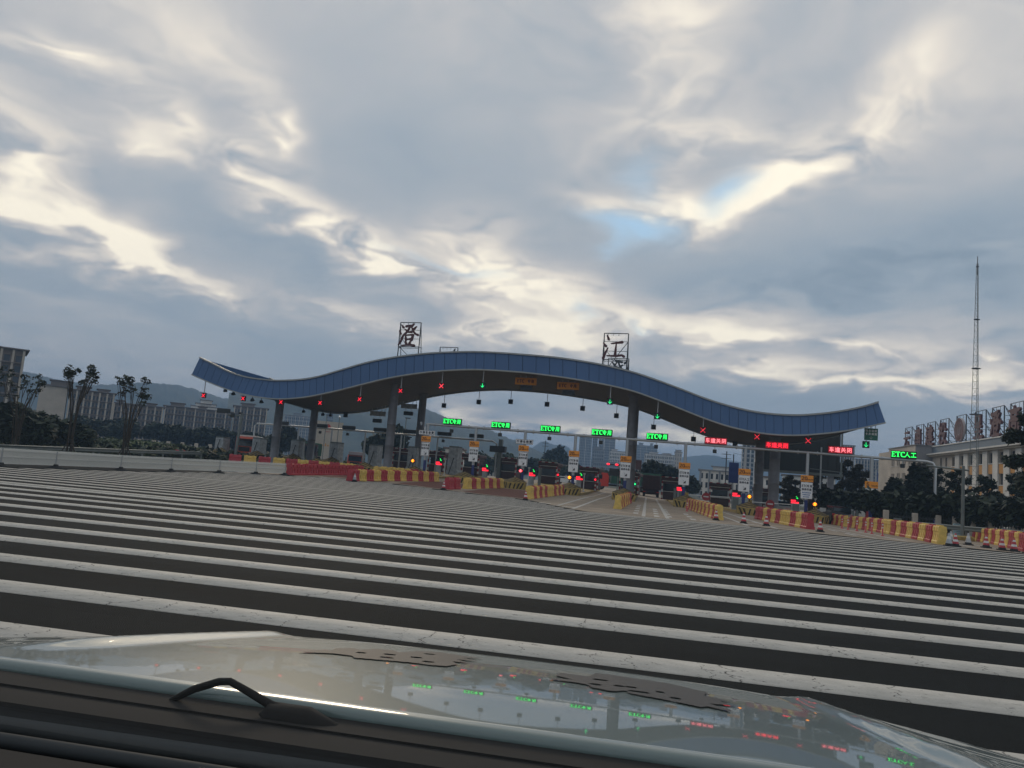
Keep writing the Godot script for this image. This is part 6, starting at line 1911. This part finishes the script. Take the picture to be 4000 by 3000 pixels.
# kind: round, cone, layered, bare
func tree(label: String, at: Vector3, h: float, spread_: float, kind: String, leaf: Material, n: int, clump: ArrayMesh, called := "tree", group := "") -> void:
	var o := thing(called, label, "tree" if called.contains("tree") else "bush", at, rng.randf_range(0, TAU), group)
	var spots := []
	var limbs := mb()
	var th: float = h * {"round": 0.45, "cone": 0.9, "layered": 0.9, "bare": 0.35}[kind]
	var r0 := (0.009 if kind == "bare" else 0.018) * h + 0.02
	tube(limbs, [Vector3(0, -0.3, 0), Vector3(0.03 * h, th * 0.5, 0.01 * h), Vector3(0.0, th, 0)], [r0, r0 * 0.75, r0 * 0.4], 7)
	if kind == "round":
		for k in 7:
			var a := rng.randf_range(0, TAU)
			var c := Vector3(cos(a) * spread_ * 0.5, h * rng.randf_range(0.45, 0.8), sin(a) * spread_ * 0.5)
			tube(limbs, [Vector3(0, th * rng.randf_range(0.6, 1.0), 0), c * Vector3(0.6, 0.95, 0.6), c], [r0 * 0.5, r0 * 0.3, r0 * 0.12], 5)
			spots.append_array(in_ball(c, Vector3(spread_ * 0.55, h * 0.2, spread_ * 0.55), n / 8, 0.5))
		spots.append_array(in_ball(Vector3(0, h * 0.8, 0), Vector3(spread_ * 0.5, h * 0.18, spread_ * 0.5), n / 8, 0.4))
	elif kind == "cone":
		for k in n:
			var v := pow(rng.randf(), 1.3)
			var a := rng.randf_range(0, TAU)
			var r := spread_ * (1.0 - v * 0.92) * lerpf(0.5, 1.0, sqrt(rng.randf())) * (1.0 + 0.16 * sin(a * 3.0 + v * 9.0))
			spots.append(Vector3(cos(a) * r, h * (0.12 + 0.88 * v), sin(a) * r))
	elif kind == "layered":
		for k in 11:
			var y := h * lerpf(0.35, 1.0, k / 10.0)
			var a := k * 2.4 + rng.randf_range(-0.4, 0.4)
			var reach := spread_ * lerpf(1.0, 0.35, k / 10.0) * rng.randf_range(0.7, 1.1)
			var tip := Vector3(cos(a) * reach, y + 0.06 * h, sin(a) * reach)
			tube(limbs, [Vector3(0, y - 0.12 * h, 0), tip * Vector3(0.5, 1, 0.5), tip], [r0 * 0.4, r0 * 0.25, r0 * 0.1], 5)
			for c in 2:
				spots.append_array(in_ball(tip * Vector3(0.95 - 0.45 * c, 1, 0.95 - 0.45 * c), Vector3(reach * 0.34 + 0.15, h * 0.05, reach * 0.34 + 0.15), n / 22, 0.2))
	else:
		for k in 9:
			var a := TAU * k / 9.0 + rng.randf_range(-0.3, 0.3)
			var lean := spread_ * rng.randf_range(0.35, 1.0)
			var top := h * rng.randf_range(0.72, 1.0)
			var tip := Vector3(cos(a) * lean, top, sin(a) * lean)
			var start := Vector3(cos(a) * 0.12, 0.0 if k % 2 else h * 0.25, sin(a) * 0.12)
			tube(limbs, [start, start.lerp(tip, 0.45) * Vector3(0.55, 1.08, 0.55), tip], [r0 * 0.75, r0 * 0.5, r0 * 0.16], 5)
			for c in 3:
				var t2 := tip + Vector3(rng.randf_range(-0.5, 0.5), rng.randf_range(-0.7, 0.35), rng.randf_range(-0.5, 0.5)) * spread_ * 0.5
				tube(limbs, [start.lerp(tip, 0.7), t2], [r0 * 0.25, r0 * 0.08], 4)
				spots.append_array(in_ball(t2, Vector3(0.3, 0.16, 0.3) * spread_ * 0.6, n / 27, 0.0))
	put("trunk", limbs, M.bark, o)
	foliage("crown", o, spots, 0.7, 1.3, leaf, clump)

func build_trees() -> void:
	var twig := clump_mesh(7, 11, 0.16, 0.12)
	var small := clump_mesh(1, 16, 0.22, 0.17)
	var mid := clump_mesh(2, 16, 0.42, 0.32)
	var large := clump_mesh(3, 18, 0.8, 0.6)
	# left: bare staked saplings and dense dark trees by the guardrail
	tree("tall bare tree with leaf tufts at its leaning tip, left of the multi-stemmed one", on_ground(-39.4, -49.0), 6.7, 1.3, "bare", M.leaf_mid, 81, twig, "sapling_tree", "staked saplings behind the guardrail")
	tree("multi-stemmed bare tree with a fan of small leaf tufts", on_ground(-37.4, -52.2), 6.4, 1.2, "bare", M.leaf_mid, 81, twig, "sapling_tree", "staked saplings behind the guardrail")
	tree("thin bare tree in front of the tower at the left edge", on_ground(-44.0, -49.4), 6.0, 1.6, "bare", M.leaf_mid, 54, twig, "sapling_tree", "staked saplings behind the guardrail")
	for e in [[-39.4, -49.0, "left"], [-37.4, -52.2, "right"]]:
		var st := thing("tree_stakes", "tripod of wooden stakes propping the %s bare tree" % e[2], "stakes", on_ground(e[0], e[1]))
		for k in 3: put("stake", bar(mb(), Vector3(cos(k * 2.1) * 0.9, -0.1, sin(k * 2.1) * 0.9), Vector3(0, 1.6, 0), 0.06), M.bark, st)
	for k in 4:
		var e: Array = [[-50.6, -57.5, 2.9, 2.0, "lowest dark bush by the guardrail at the left edge"], [-54.5, -60.5, 3.9, 2.4, "bushy dark tree at the left edge, tallest by the guardrail"], [-51.5, -64.5, 2.4, 1.6, "dark rounded bush right of the left edge trees"], [-56.0, -66.5, 3.0, 2.0, "dark bush behind the left edge trees"]][k]
		tree(e[4], on_ground(e[0], e[1]), e[2], e[3], "round", M.leaf_dark, 420, mid, "dark_bush", "dark bushes at the left edge")
	var wood := []
	for i in 40:
		var u := i / 39.0
		var p := Vector3(lerpf(-152, -96, u) + rng.randf_range(-4, 4), 0, lerpf(-160, -200, u) + rng.randf_range(-9, 9))
		p.y = ground_y(p.x, p.z) - 0.1
		tree("dark bushy tree in the belt before the apartment blocks, %s from the left" % (nth(i) if i < 38 else ["last but one", "last"][i - 38]), p, rng.randf_range(3.4, 5.4), rng.randf_range(2.4, 3.6), "round", M.leaf_dark if i % 3 else M.leaf_mid, 170, large, "belt_tree", "trees of the belt before the apartment blocks")
	# grass and weeds on the left
	var tufts := []
	for i in 2600:
		var p := Vector3(rng.randf_range(-95, -44.5), 0, rng.randf_range(-140, -40))
		if p.x > -50.0 and p.z < -76.0: continue
		p.y = ground_y(p.x, p.z) + rng.randf_range(-0.1, 0.25)
		tufts.append(p)
	tag(foliage("grass", self, tufts, 0.8, 1.5, M.leaf_grass, mid), "yellow-green weeds and grass beyond the left guardrail", "grass", "", "stuff")
	var tufts2 := []
	for i in 500:
		var p := Vector3(rng.randf_range(-62, -44.5), 0, rng.randf_range(-120, -62))
		p.y = ground_y(p.x, p.z) + rng.randf_range(0.0, 0.5)
		if p.x > -51.0 and p.z < -78.0: continue
		tufts2.append(p)
	tag(foliage("low_shrubs", self, tufts2, 0.9, 1.6, M.leaf_dark, mid), "dark low shrubs along the left verge", "shrubs", "", "stuff")
	# right: hedge over the fence, conical evergreen, street trees
	var hedge := []
	for i in 1000:
		var u := rng.randf()
		var a := Vector3(17.6, 0, -71.5).lerp(Vector3(29.5, 0, -50), u)
		a += Vector3(rng.randf_range(0.0, 2.4), 0, rng.randf_range(-2.4, 0.0))
		a.y = ground_y(a.x, a.z) + 1.35 + 1.5 * sqrt(rng.randf()) * (0.85 + 0.2 * sin(u * 23.0) + 0.12 * sin(u * 51.0))
		hedge.append(a)
	tag(foliage("hedge", self, hedge, 0.8, 1.3, M.leaf_dark, mid), "dense dark hedge leaning over the fence on the right", "hedge", "", "stuff")
	var bank := []
	for i in 1100:
		var u := rng.randf()
		var a := Vector3(19.5, 0, -95).lerp(Vector3(31, 0, -86), u) + Vector3(rng.randf_range(-1, 2), 0, rng.randf_range(-3, 2))
		a.y = ground_y(a.x, a.z) + 3.4 * sqrt(rng.randf()) * (0.75 + 0.25 * sin(u * 17.0 + 1.0))
		bank.append(a)
	tag(foliage("shrub_bank", self, bank, 0.9, 1.4, M.leaf_dark, mid), "bank of dark shrubs behind the black car", "shrubs", "", "stuff")
	tree("dense dark conical evergreen before the office wing", on_ground(28.3, -91.0), 6.9, 2.3, "cone", M.leaf_dark, 900, mid, "evergreen_tree")
	tree("dark conical evergreen, smaller, left of the dense one", on_ground(25.6, -90.0), 4.9, 1.5, "cone", M.leaf_dark, 420, mid, "evergreen_tree")
	var rt := [[27.6, -78.0, 5.4, 1.9, "layered tree left of the camera pole, before the office windows"], [29.6, -77.0, 4.9, 1.7, "layered tree right of the camera pole, below the mast"], [31.6, -76.0, 5.4, 2.0, "layered tree near the picture's right edge, lower one"], [26.2, -80.0, 5.4, 1.8, "bushy layered tree beside the conical evergreen"], [33.4, -77.0, 4.9, 1.5, "slender layered tree between office bays at the right edge"]]
	for e in rt: tree(e[4], on_ground(e[0], e[1]), e[2], e[3], "layered", M.leaf_dark, 190, small, "street_tree", "street trees before the office")
	tree("tall near tree whose layered crown enters at the right edge below the roof characters", on_ground(21.8, -50.6), 7.4, 1.9, "layered", M.leaf_dark, 520, small, "street_tree", "street trees before the office")
	var bt := [[21.0, -106.0, 5.6, 2.1, "brownish dark tree behind the eighth lane board"], [24.4, -107.3, 7.0, 2.2, "brownish tree with gaps right of the dark screen's corner"], [26.2, -107.0, 6.6, 2.0, "brownish tree with gaps left of the flagpoles"], [18.6, -112.0, 4.8, 2.0, "dark tree behind the right-hand column"]]
	for e in bt: tree(e[4], on_ground(e[0], e[1]), e[2], e[3], "layered", M.leaf_brown, 480, small, "brown_tree", "brownish trees right of the canopy")
	# middle distance
	for k in 4:
		var e: Array = [[-33.0, -298, 14.6, 3.6, "tall dark round tree pair's right crown left of the fourth lane board"], [-37.0, -298, 12.4, 3.0, "dark round tree pair's left crown left of the fourth lane board"], [0.8, -170, 6.8, 3.2, "dark bushy tree behind the dark truck"], [3.8, -172, 5.8, 2.6, "dark bush right of the dark truck's tree"]][k]
		tree(e[4], Vector3(e[0], 0.2, e[1]), e[2], e[3], "round", M.leaf_dark, 420, large, "round_tree")
	for k in 12:
		var x := lerpf(-62, -12, k / 11.0)
		tree("pale green bushy tree in the row beyond the booths, %s from the left" % nth(k), Vector3(x + rng.randf_range(-1.5, 1.5), 0.4, -236 + rng.randf_range(-8, 6)), rng.randf_range(5.0, 8.4), rng.randf_range(3.0, 4.4), "round", M.leaf_light if k % 3 else M.leaf_mid, 200, large, "green_tree", "pale green trees beyond the booths")
	for k in 5:
		var e: Array = [[-57.0, -161, 6.2, 2.2, "dark bush left of the pale concrete block"], [-54.5, -162, 7.6, 2.2, "green tree behind the third red cross's booth"], [-52.6, -160, 8.6, 2.2, "tallest green tree left of the second left column pair"], [-88, -181, 7.4, 2.6, "dark tree half hidden by the first column"], [8.4, -178, 4.6, 2.4, "dark bush left of the white row houses"]][k]
		tree(e[4], on_ground(e[0], e[1]), e[2], e[3], "round", M.leaf_mid, 260, large, "round_tree")

# ---------------------------------------------------------------- vehicles
func wheel(parent: Node, at: Vector3, r: float, w: float) -> void:
	var o := Node3D.new()
	o.name = numbered("wheel", parent)
	parent.add_child(o, true)
	o.position = at
	o.rotation.z = PI / 2
	put("tyre", lathe(mb(), [Vector2(r * 0.55, -w / 2), Vector2(r * 0.92, -w / 2), Vector2(r, -w * 0.3), Vector2(r, w * 0.3), Vector2(r * 0.92, w / 2), Vector2(r * 0.55, w / 2)], 16), M.rubber, o)
	put("rim", lathe(mb(), [Vector2(0, -w * 0.4), Vector2(r * 0.56, -w * 0.35), Vector2(r * 0.56, w * 0.35), Vector2(0, w * 0.4)], 12), M.rail, o)

# truck facing +z; length along z
func truck(label: String, at: Vector3, turn: float, paint: Material, cargo: Material, long: float, open_: bool, cab_h := 2.9) -> Node3D:
	var o := thing("truck", label, "truck", at, turn)
	var cab := mb()
	var side := PackedVector2Array([Vector2(0, 0.55), Vector2(0, cab_h - 0.5), Vector2(0.25, cab_h), Vector2(1.75, cab_h), Vector2(2.05, cab_h - 0.35), Vector2(2.2, 1.7), Vector2(2.25, 0.5)])
	prism(cab, side, -1.22, 1.22, Transform3D(Basis(Vector3.UP, -PI / 2.0), Vector3(0, 0, -2.2)))
	put("cab", cab, paint, o)
	put("windscreen", box(mb(), Vector3(0, 2.0, -0.02), Vector3(2.1, 0.85, 0.1), Basis(Vector3.RIGHT, -0.17)), M.glass, o)
	for x in [-1.235, 1.235]: put("side_window", box(mb(), Vector3(x, 2.05, -0.75), Vector3(0.02, 0.7, 0.8)), M.glass, o)
	put("grille", box(mb(), Vector3(0, 1.15, 0.06), Vector3(1.5, 0.6, 0.08)), M.black, o)
	put("bumper", soft_box(mb(), Vector3(0, 0.55, 0.05), Vector3(2.46, 0.42, 0.3), 0.05), paint, o)
	for x in [-0.92, 0.92]: put("headlight", soft_box(mb(), Vector3(x, 0.66, 0.22), Vector3(0.38, 0.2, 0.06), 0.02), M.lamp, o)
	for x in [-1.42, 1.42]: put("mirror", soft_box(mb(), Vector3(x, 1.9, 0.05), Vector3(0.16, 0.6, 0.2), 0.03), M.black, o)
	put("visor", box(mb(), Vector3(0, 2.52, 0.1), Vector3(2.2, 0.14, 0.3)), M.black, o)
	put("chassis", box(mb(), Vector3(0, 0.8, -2.0 - long / 2.0), Vector3(0.9, 0.3, long + 1.5)), M.black, o)
	var body := mb()
	soft_box(body, Vector3(0, 1.05 + 1.05, -2.6 - long / 2.0), Vector3(2.5, 2.1, long), 0.06)
	put("cargo_body", body, cargo, o)
	for k in int(long / 0.9): 
		for x in [-1.27, 1.27]: put("body_rib", box(mb(), Vector3(x, 2.1, -2.9 - 0.9 * k), Vector3(0.06, 2.0, 0.1)), cargo, o)
	for z in [-1.1, -2.6 - long * 0.65, -2.6 - long * 0.87]:
		for x in [-1.0, 1.0]: wheel(o, Vector3(x, 0.5, z), 0.5, 0.32)
	# tail
	put("tail_bar", box(mb(), Vector3(0, 0.72, -2.62 - long), Vector3(2.3, 0.16, 0.1)), M.truck_dark, o)
	for x in [-0.95, 0.95]: put("tail_light", box(mb(), Vector3(x, 0.74, -2.69 - long), Vector3(0.34, 0.14, 0.05)), M.tail, o)
	return o

# car facing +z
func car(called: String, label: String, at: Vector3, turn: float, paint: Material, tall: float) -> void:
	var o := thing(called, label, "car", at, turn)
	var side := PackedVector2Array([Vector2(-2.2, 0.35), Vector2(-2.25, 0.85), Vector2(-2.1, 1.02), Vector2(-1.95, tall - 0.15), Vector2(-1.7, tall), Vector2(0.2, tall), Vector2(0.95, 1.1), Vector2(2.0, 0.95), Vector2(2.25, 0.7), Vector2(2.25, 0.35)])
	var low := PackedVector2Array()
	for p in side: low.append(Vector2(p.x, minf(p.y, 1.05)))
	var xf := Transform3D(Basis(Vector3.UP, -PI / 2.0), Vector3.ZERO)
	put("body", prism(mb(), low, -0.9, 0.9, xf), paint, o)
	var cabin := PackedVector2Array([Vector2(-2.08, 1.04), Vector2(-1.93, tall - 0.15), Vector2(-1.7, tall), Vector2(0.2, tall), Vector2(0.98, 1.04)])
	put("cabin", prism(mb(), cabin, -0.76, 0.76, xf), paint, o)
	for x in [-0.768, 0.768]:
		put("side_window", prism(mb(), PackedVector2Array([Vector2(-1.8, 1.08), Vector2(-1.72, tall - 0.2), Vector2(0.1, tall - 0.14), Vector2(0.75, 1.08)]), x - 0.006, x + 0.006, xf), M.glass, o)
	put("rear_window", box(mb(), Vector3(0, (tall + 1.0) / 2.0 + 0.05, -2.04), Vector3(1.35, tall - 1.3, 0.04), Basis(Vector3.RIGHT, 0.22)), M.glass, o)
	put("windscreen", box(mb(), Vector3(0, (tall + 1.06) / 2.0, 0.62), Vector3(1.4, 0.06, 0.95), Basis(Vector3.RIGHT, 0.72)), M.glass, o)
	for x in [-0.72, 0.72]:
		put("tail_light", soft_box(mb(), Vector3(x, 0.9, -2.24), Vector3(0.26, 0.2, 0.06), 0.02), M.tail, o)
		put("headlight", soft_box(mb(), Vector3(x, 0.72, 2.22), Vector3(0.34, 0.16, 0.08), 0.02), M.lamp, o)
		for z in [-1.35, 1.4]: wheel(o, Vector3(x * 1.12, 0.34, z), 0.34, 0.22)
	put("rear_plate", box(mb(), Vector3(0, 0.72, -2.26), Vector3(0.44, 0.13, 0.02)), M.sign_blue, o)

func build_vehicles() -> void:
	truck("orange truck facing the plaza at the left, its front beside the second guard block", on_ground(-55.6, -103.0, 0.02), 0.35, M.truck_orange, M.wall_white, 7.5, false)
	truck("orange-red truck with a green tarpaulin body, side on behind the fifth lane board", on_ground(-8.6, -131, 0.02), -PI / 2.0 + 0.12, M.truck_red, M.tarp_green, 8.0, false, 2.7)
	var t := truck("dark maroon high-sided truck driving away through the open lane", on_ground(0.45, -124.2, 0.02), PI, M.truck_dark, M.truck_dark, 6.0, true)
	t.position = on_ground(0.5, -126.5, 0.02)
	var tail := mb()
	for k in 6: box(tail, Vector3(-1.05 + 0.42 * k, 2.1, -8.64), Vector3(0.08, 1.9, 0.06))
	for k in 4: box(tail, Vector3(0, 1.3 + 0.5 * k, -8.65), Vector3(2.4, 0.07, 0.06))
	put("tailgate_ribs", tail, M.truck_dark, t)
	truck("truck under a green tarpaulin, mostly hidden by the first left column", on_ground(-54.5, -122, 0.02), 0.3, M.truck_dark, M.tarp_green, 5.0, false)
	truck("small orange cab seen over the barriers left of the third guard block", on_ground(-46.3, -121.5, -0.9), 0.3, M.truck_orange, M.wall_grey, 3.0, false, 2.6)
	car("black_car", "black car seen from behind beyond the longest barrier row", on_ground(16.9, -76.5, 0.02), PI, M.car_black, 1.62)
	car("silver_car", "silver car with a bright windscreen left of the black one", on_ground(14.0, -88.5, 0.02), 0.35, M.steel, 1.48)
	car("white_car", "small white car far behind the fourth lane board, left one", on_ground(-15.4, -150, 0.02), 1.2, M.white, 1.46)
	car("white_car", "small white car far behind the fourth lane board, right one", on_ground(-12.6, -152, 0.02), 1.0, M.white, 1.46)
	# fence of red and white boards behind the black car
	var b := thing("red_white_boards", "low band of red and white boards behind the black car", "barrier", Vector3(19.4, ground_y(19.4, -84.0) + 0.1, -84.0), -0.25)
	for k in 8: put("board", box(mb(), Vector3(-2.1 + 0.6 * k, 0.85, 0), Vector3(0.58, 1.0, 0.06)), M.booth_red if k % 2 else M.white, b)

# ---------------------------------------------------------------- the car the picture is taken from
const MARK_A := [-0.614, -1.429, -0.605, -1.489, -0.584, -1.507, -0.591, -1.555, -0.572, -1.595, -0.549, -1.58, -0.528, -1.633, -0.494, -1.638, -0.478, -1.613, -0.458, -1.687, -0.414, -1.713, -0.373, -1.7, -0.318, -1.699, -0.353, -1.656, -0.315, -1.632, -0.355, -1.611, -0.324, -1.58, -0.356, -1.568, -0.337, -1.534, -0.345, -1.484, -0.375, -1.47, -0.398, -1.474, -0.44, -1.465, -0.464, -1.457, -0.511, -1.443, -0.524, -1.466, -0.563, -1.467]
const GAPS_A := [[-0.537, -1.525, -0.52, -1.532], [-0.491, -1.548, -0.468, -1.563], [-0.48, -1.493, -0.455, -1.509], [-0.433, -1.645, -0.413, -1.655], [-0.436, -1.554, -0.416, -1.564], [-0.4, -1.508, -0.38, -1.519]]
const MARK_B := [-0.155, -1.485, -0.151, -1.506, -0.115, -1.52, -0.151, -1.55, -0.146, -1.607, -0.091, -1.598, -0.082, -1.685, -0.054, -1.686, 0.063, -1.668, 0.134, -1.602, 0.123, -1.539, 0.144, -1.535, 0.168, -1.505, 0.144, -1.494, 0.17, -1.455, 0.124, -1.441, 0.158, -1.397, 0.152, -1.383, 0.119, -1.402, 0.108, -1.384, 0.08, -1.4, 0.057, -1.412, 0.025, -1.423, -0.012, -1.438, -0.015, -1.464, -0.04, -1.431, -0.075, -1.448, -0.083, -1.475, -0.112, -1.486]
const GAPS_B := [[-0.081, -1.488, -0.061, -1.498], [-0.038, -1.511, -0.022, -1.516], [-0.016, -1.516, 0.001, -1.522], [0.038, -1.502, 0.05, -1.505], [0.061, -1.445, 0.076, -1.45], [-0.079, -1.561, -0.052, -1.578], [-0.013, -1.456, 0.025, -1.482]]
func build_own_car() -> void:
	var cx := -0.24
	var o := thing("own_car", "silver car carrying the camera, its bonnet and dark dashboard at the bottom", "car", Vector3.ZERO)
	# bonnet: u across, v from the windscreen to the front lip
	var far_z := func(u: float) -> float: return -1.80 + 0.11 * pow(absf(u), 2.0) + 0.27 * pow(absf(u), 4.0)
	var top := func(u: float, v: float) -> Vector3:
		var z: float = lerpf(-1.03 - 0.02 * u * u, far_z.call(u), v)
		var y := lerpf(1.236, 1.152, v) + 0.005 * sin(v * PI) - 0.012 * pow(absf(u), 3.0) * (1.0 - v)
		var crease := 0.62 + 0.16 * (0.75 - v)                  # raised lines that run forward and inward
		var d := absf(absf(u) - crease)
		y += 0.010 * exp(-pow(d / 0.035, 2.0)) * smoothstep(0.12, 0.4, v) - 0.006 * smoothstep(0.0, 0.2, absf(u) - crease)
		return Vector3(cx + u * 1.0, y, z)
	var st := SurfaceTool.new()
	st.begin(Mesh.PRIMITIVE_TRIANGLES)
	st.set_smooth_group(0)
	var nu := 110
	var nv := 36
	for i in nu:
		for j in nv:
			var q := []
			for e in [[i, j], [i, j + 1], [i + 1, j + 1], [i + 1, j]]:
				q.append(top.call(e[0] * 2.0 / nu - 1.0, float(e[1]) / nv))
			quad(st, q[0], q[1], q[2], q[3])
		# rounded lip that turns down at the front, and rolled rear edge
		var ring0 := []
		for w in 2:
			var u := (i + w) * 2.0 / nu - 1.0
			var p: Vector3 = top.call(u, 1.0)
			ring0.append([p, p + Vector3(0, -0.015, -0.03), p + Vector3(0, -0.05, -0.055), p + Vector3(0, -0.35, -0.09)])
		for k in 3: quad(st, ring0[0][k], ring0[0][k + 1], ring0[1][k + 1], ring0[1][k])
		var ring1 := []
		for w in 2:
			var u := (i + w) * 2.0 / nu - 1.0
			var p: Vector3 = top.call(u, 0.0)
			ring1.append([p, p + Vector3(0, -0.002, 0.006), p + Vector3(0, -0.006, 0.009), p + Vector3(0, -0.014, 0.009)])
		for k in 3: quad(st, ring1[1][k], ring1[1][k + 1], ring1[0][k + 1], ring1[0][k])
	put("bonnet", st, M.hood, o)
	# dark worn lettering lying across the front of the bonnet: each mark is cut in small cells that follow the sheet metal
	for pair in [[MARK_A, GAPS_A], [MARK_B, GAPS_B]]:
		var outline := PackedVector2Array()
		for k in range(0, pair[0].size(), 2): outline.append(Vector2(pair[0][k], pair[0][k + 1]))
		var lo := outline[0]
		var hi := outline[0]
		for v in outline:
			lo = lo.min(v)
			hi = hi.max(v)
		var s := mb()
		s.set_smooth_group(0)
		var nx := 110
		var nz := 60
		for i in nx:
			for j in nz:
				var c := Vector2(lerpf(lo.x, hi.x, (i + 0.5) / nx), lerpf(lo.y, hi.y, (j + 0.5) / nz))
				if not Geometry2D.is_point_in_polygon(c, outline): continue
				var gap := false
				for g in pair[1]:
					var m := Vector2((g[0] + g[2]) / 2.0, (g[1] + g[3]) / 2.0)
					var e := (c - m) / Vector2(absf(g[2] - g[0]) / 2.0 + 0.002, 0.012)
					if e.length() < 1.0: gap = true
				if gap: continue
				var q := []
				for e in [[i, j + 1], [i, j], [i + 1, j], [i + 1, j + 1]]:
					var x: float = lerpf(lo.x, hi.x, float(e[0]) / nx)
					var z: float = lerpf(lo.y, hi.y, float(e[1]) / nz)
					var u := (x - cx) / 1.0
					var zr := -1.03 - 0.02 * u * u
					var v: float = clampf((z - zr) / (far_z.call(u) - zr), 0, 1)
					q.append((top.call(u, v) as Vector3) + Vector3(0, 0.0022, 0))
				quad(s, q[0], q[1], q[2], q[3])
		put("bonnet_lettering", s, M.decal, o)
	# cowl, wipers and dashboard
	var cowl := mb()
	soft_box(cowl, Vector3(cx, 1.19, -0.955), Vector3(2.1, 0.06, 0.12), 0.02)
	box(cowl, Vector3(cx, 1.212, -0.995), Vector3(2.1, 0.022, 0.05))
	box(cowl, Vector3(cx, 1.12, -0.955), Vector3(2.1, 0.08, 0.14))
	put("cowl", cowl, M.dash_dark, o)
	put("cowl_strip", tube(mb(), [Vector3(cx - 1.0, 1.192, -0.9), Vector3(cx, 1.2, -0.905), Vector3(cx + 1.0, 1.192, -0.9)], 0.012, 8), M.dash, o)
	put("wiper_arm", tube(mb(), [Vector3(-0.6, 1.222, -1.0), Vector3(-0.57, 1.24, -1.0), Vector3(-0.535, 1.254, -1.0), Vector3(-0.52, 1.256, -1.0), Vector3(-0.5, 1.249, -1.0), Vector3(-0.46, 1.234, -1.0), Vector3(-0.43, 1.226, -1.0)], [0.004, 0.005, 0.005, 0.005, 0.005, 0.006, 0.008], 8), M.dash_dark, o)
	put("wiper_pivot", tube(mb(), [Vector3(-0.47, 1.212, -1.0), Vector3(-0.46, 1.216, -1.0), Vector3(-0.41, 1.214, -1.0), Vector3(-0.37, 1.204, -0.995), Vector3(-0.36, 1.202, -0.995)], [0.012, 0.022, 0.024, 0.02, 0.008], 14), M.dash_dark, o)
	put("wiper_blade", tube(mb(), [Vector3(-1.0, 1.205, -0.965), Vector3(-0.5, 1.21, -0.975), Vector3(0.2, 1.205, -0.965)], 0.008, 6), M.black, o)
	var dash := mb()
	soft_box(dash, Vector3(cx, 1.15, -0.78), Vector3(2.2, 0.1, 0.17), 0.035)
	put("dashboard_ledge", dash, M.dash_dark, o)
	put("dashboard_edge", tube(mb(), [Vector3(cx - 1.1, 1.192, -0.862), Vector3(cx, 1.196, -0.866), Vector3(cx + 1.1, 1.192, -0.862)], 0.01, 8), M.dash, o)
	put("dashboard_top", soft_box(mb(), Vector3(cx, 1.115, -0.52), Vector3(2.2, 0.1, 0.38), 0.04), M.dash, o)
	put("instrument_hood", soft_box(mb(), Vector3(-0.32, 1.16, -0.5), Vector3(0.44, 0.09, 0.3), 0.05), M.dash, o)
	# windscreen
	var g := mb()
	quad(g, Vector3(cx - 0.95, 1.18, -0.9), Vector3(cx - 0.8, 2.0, -0.05), Vector3(cx + 0.8, 2.0, -0.05), Vector3(cx + 0.95, 1.18, -0.9))
	put("windscreen", g, M.screen_glass, o)
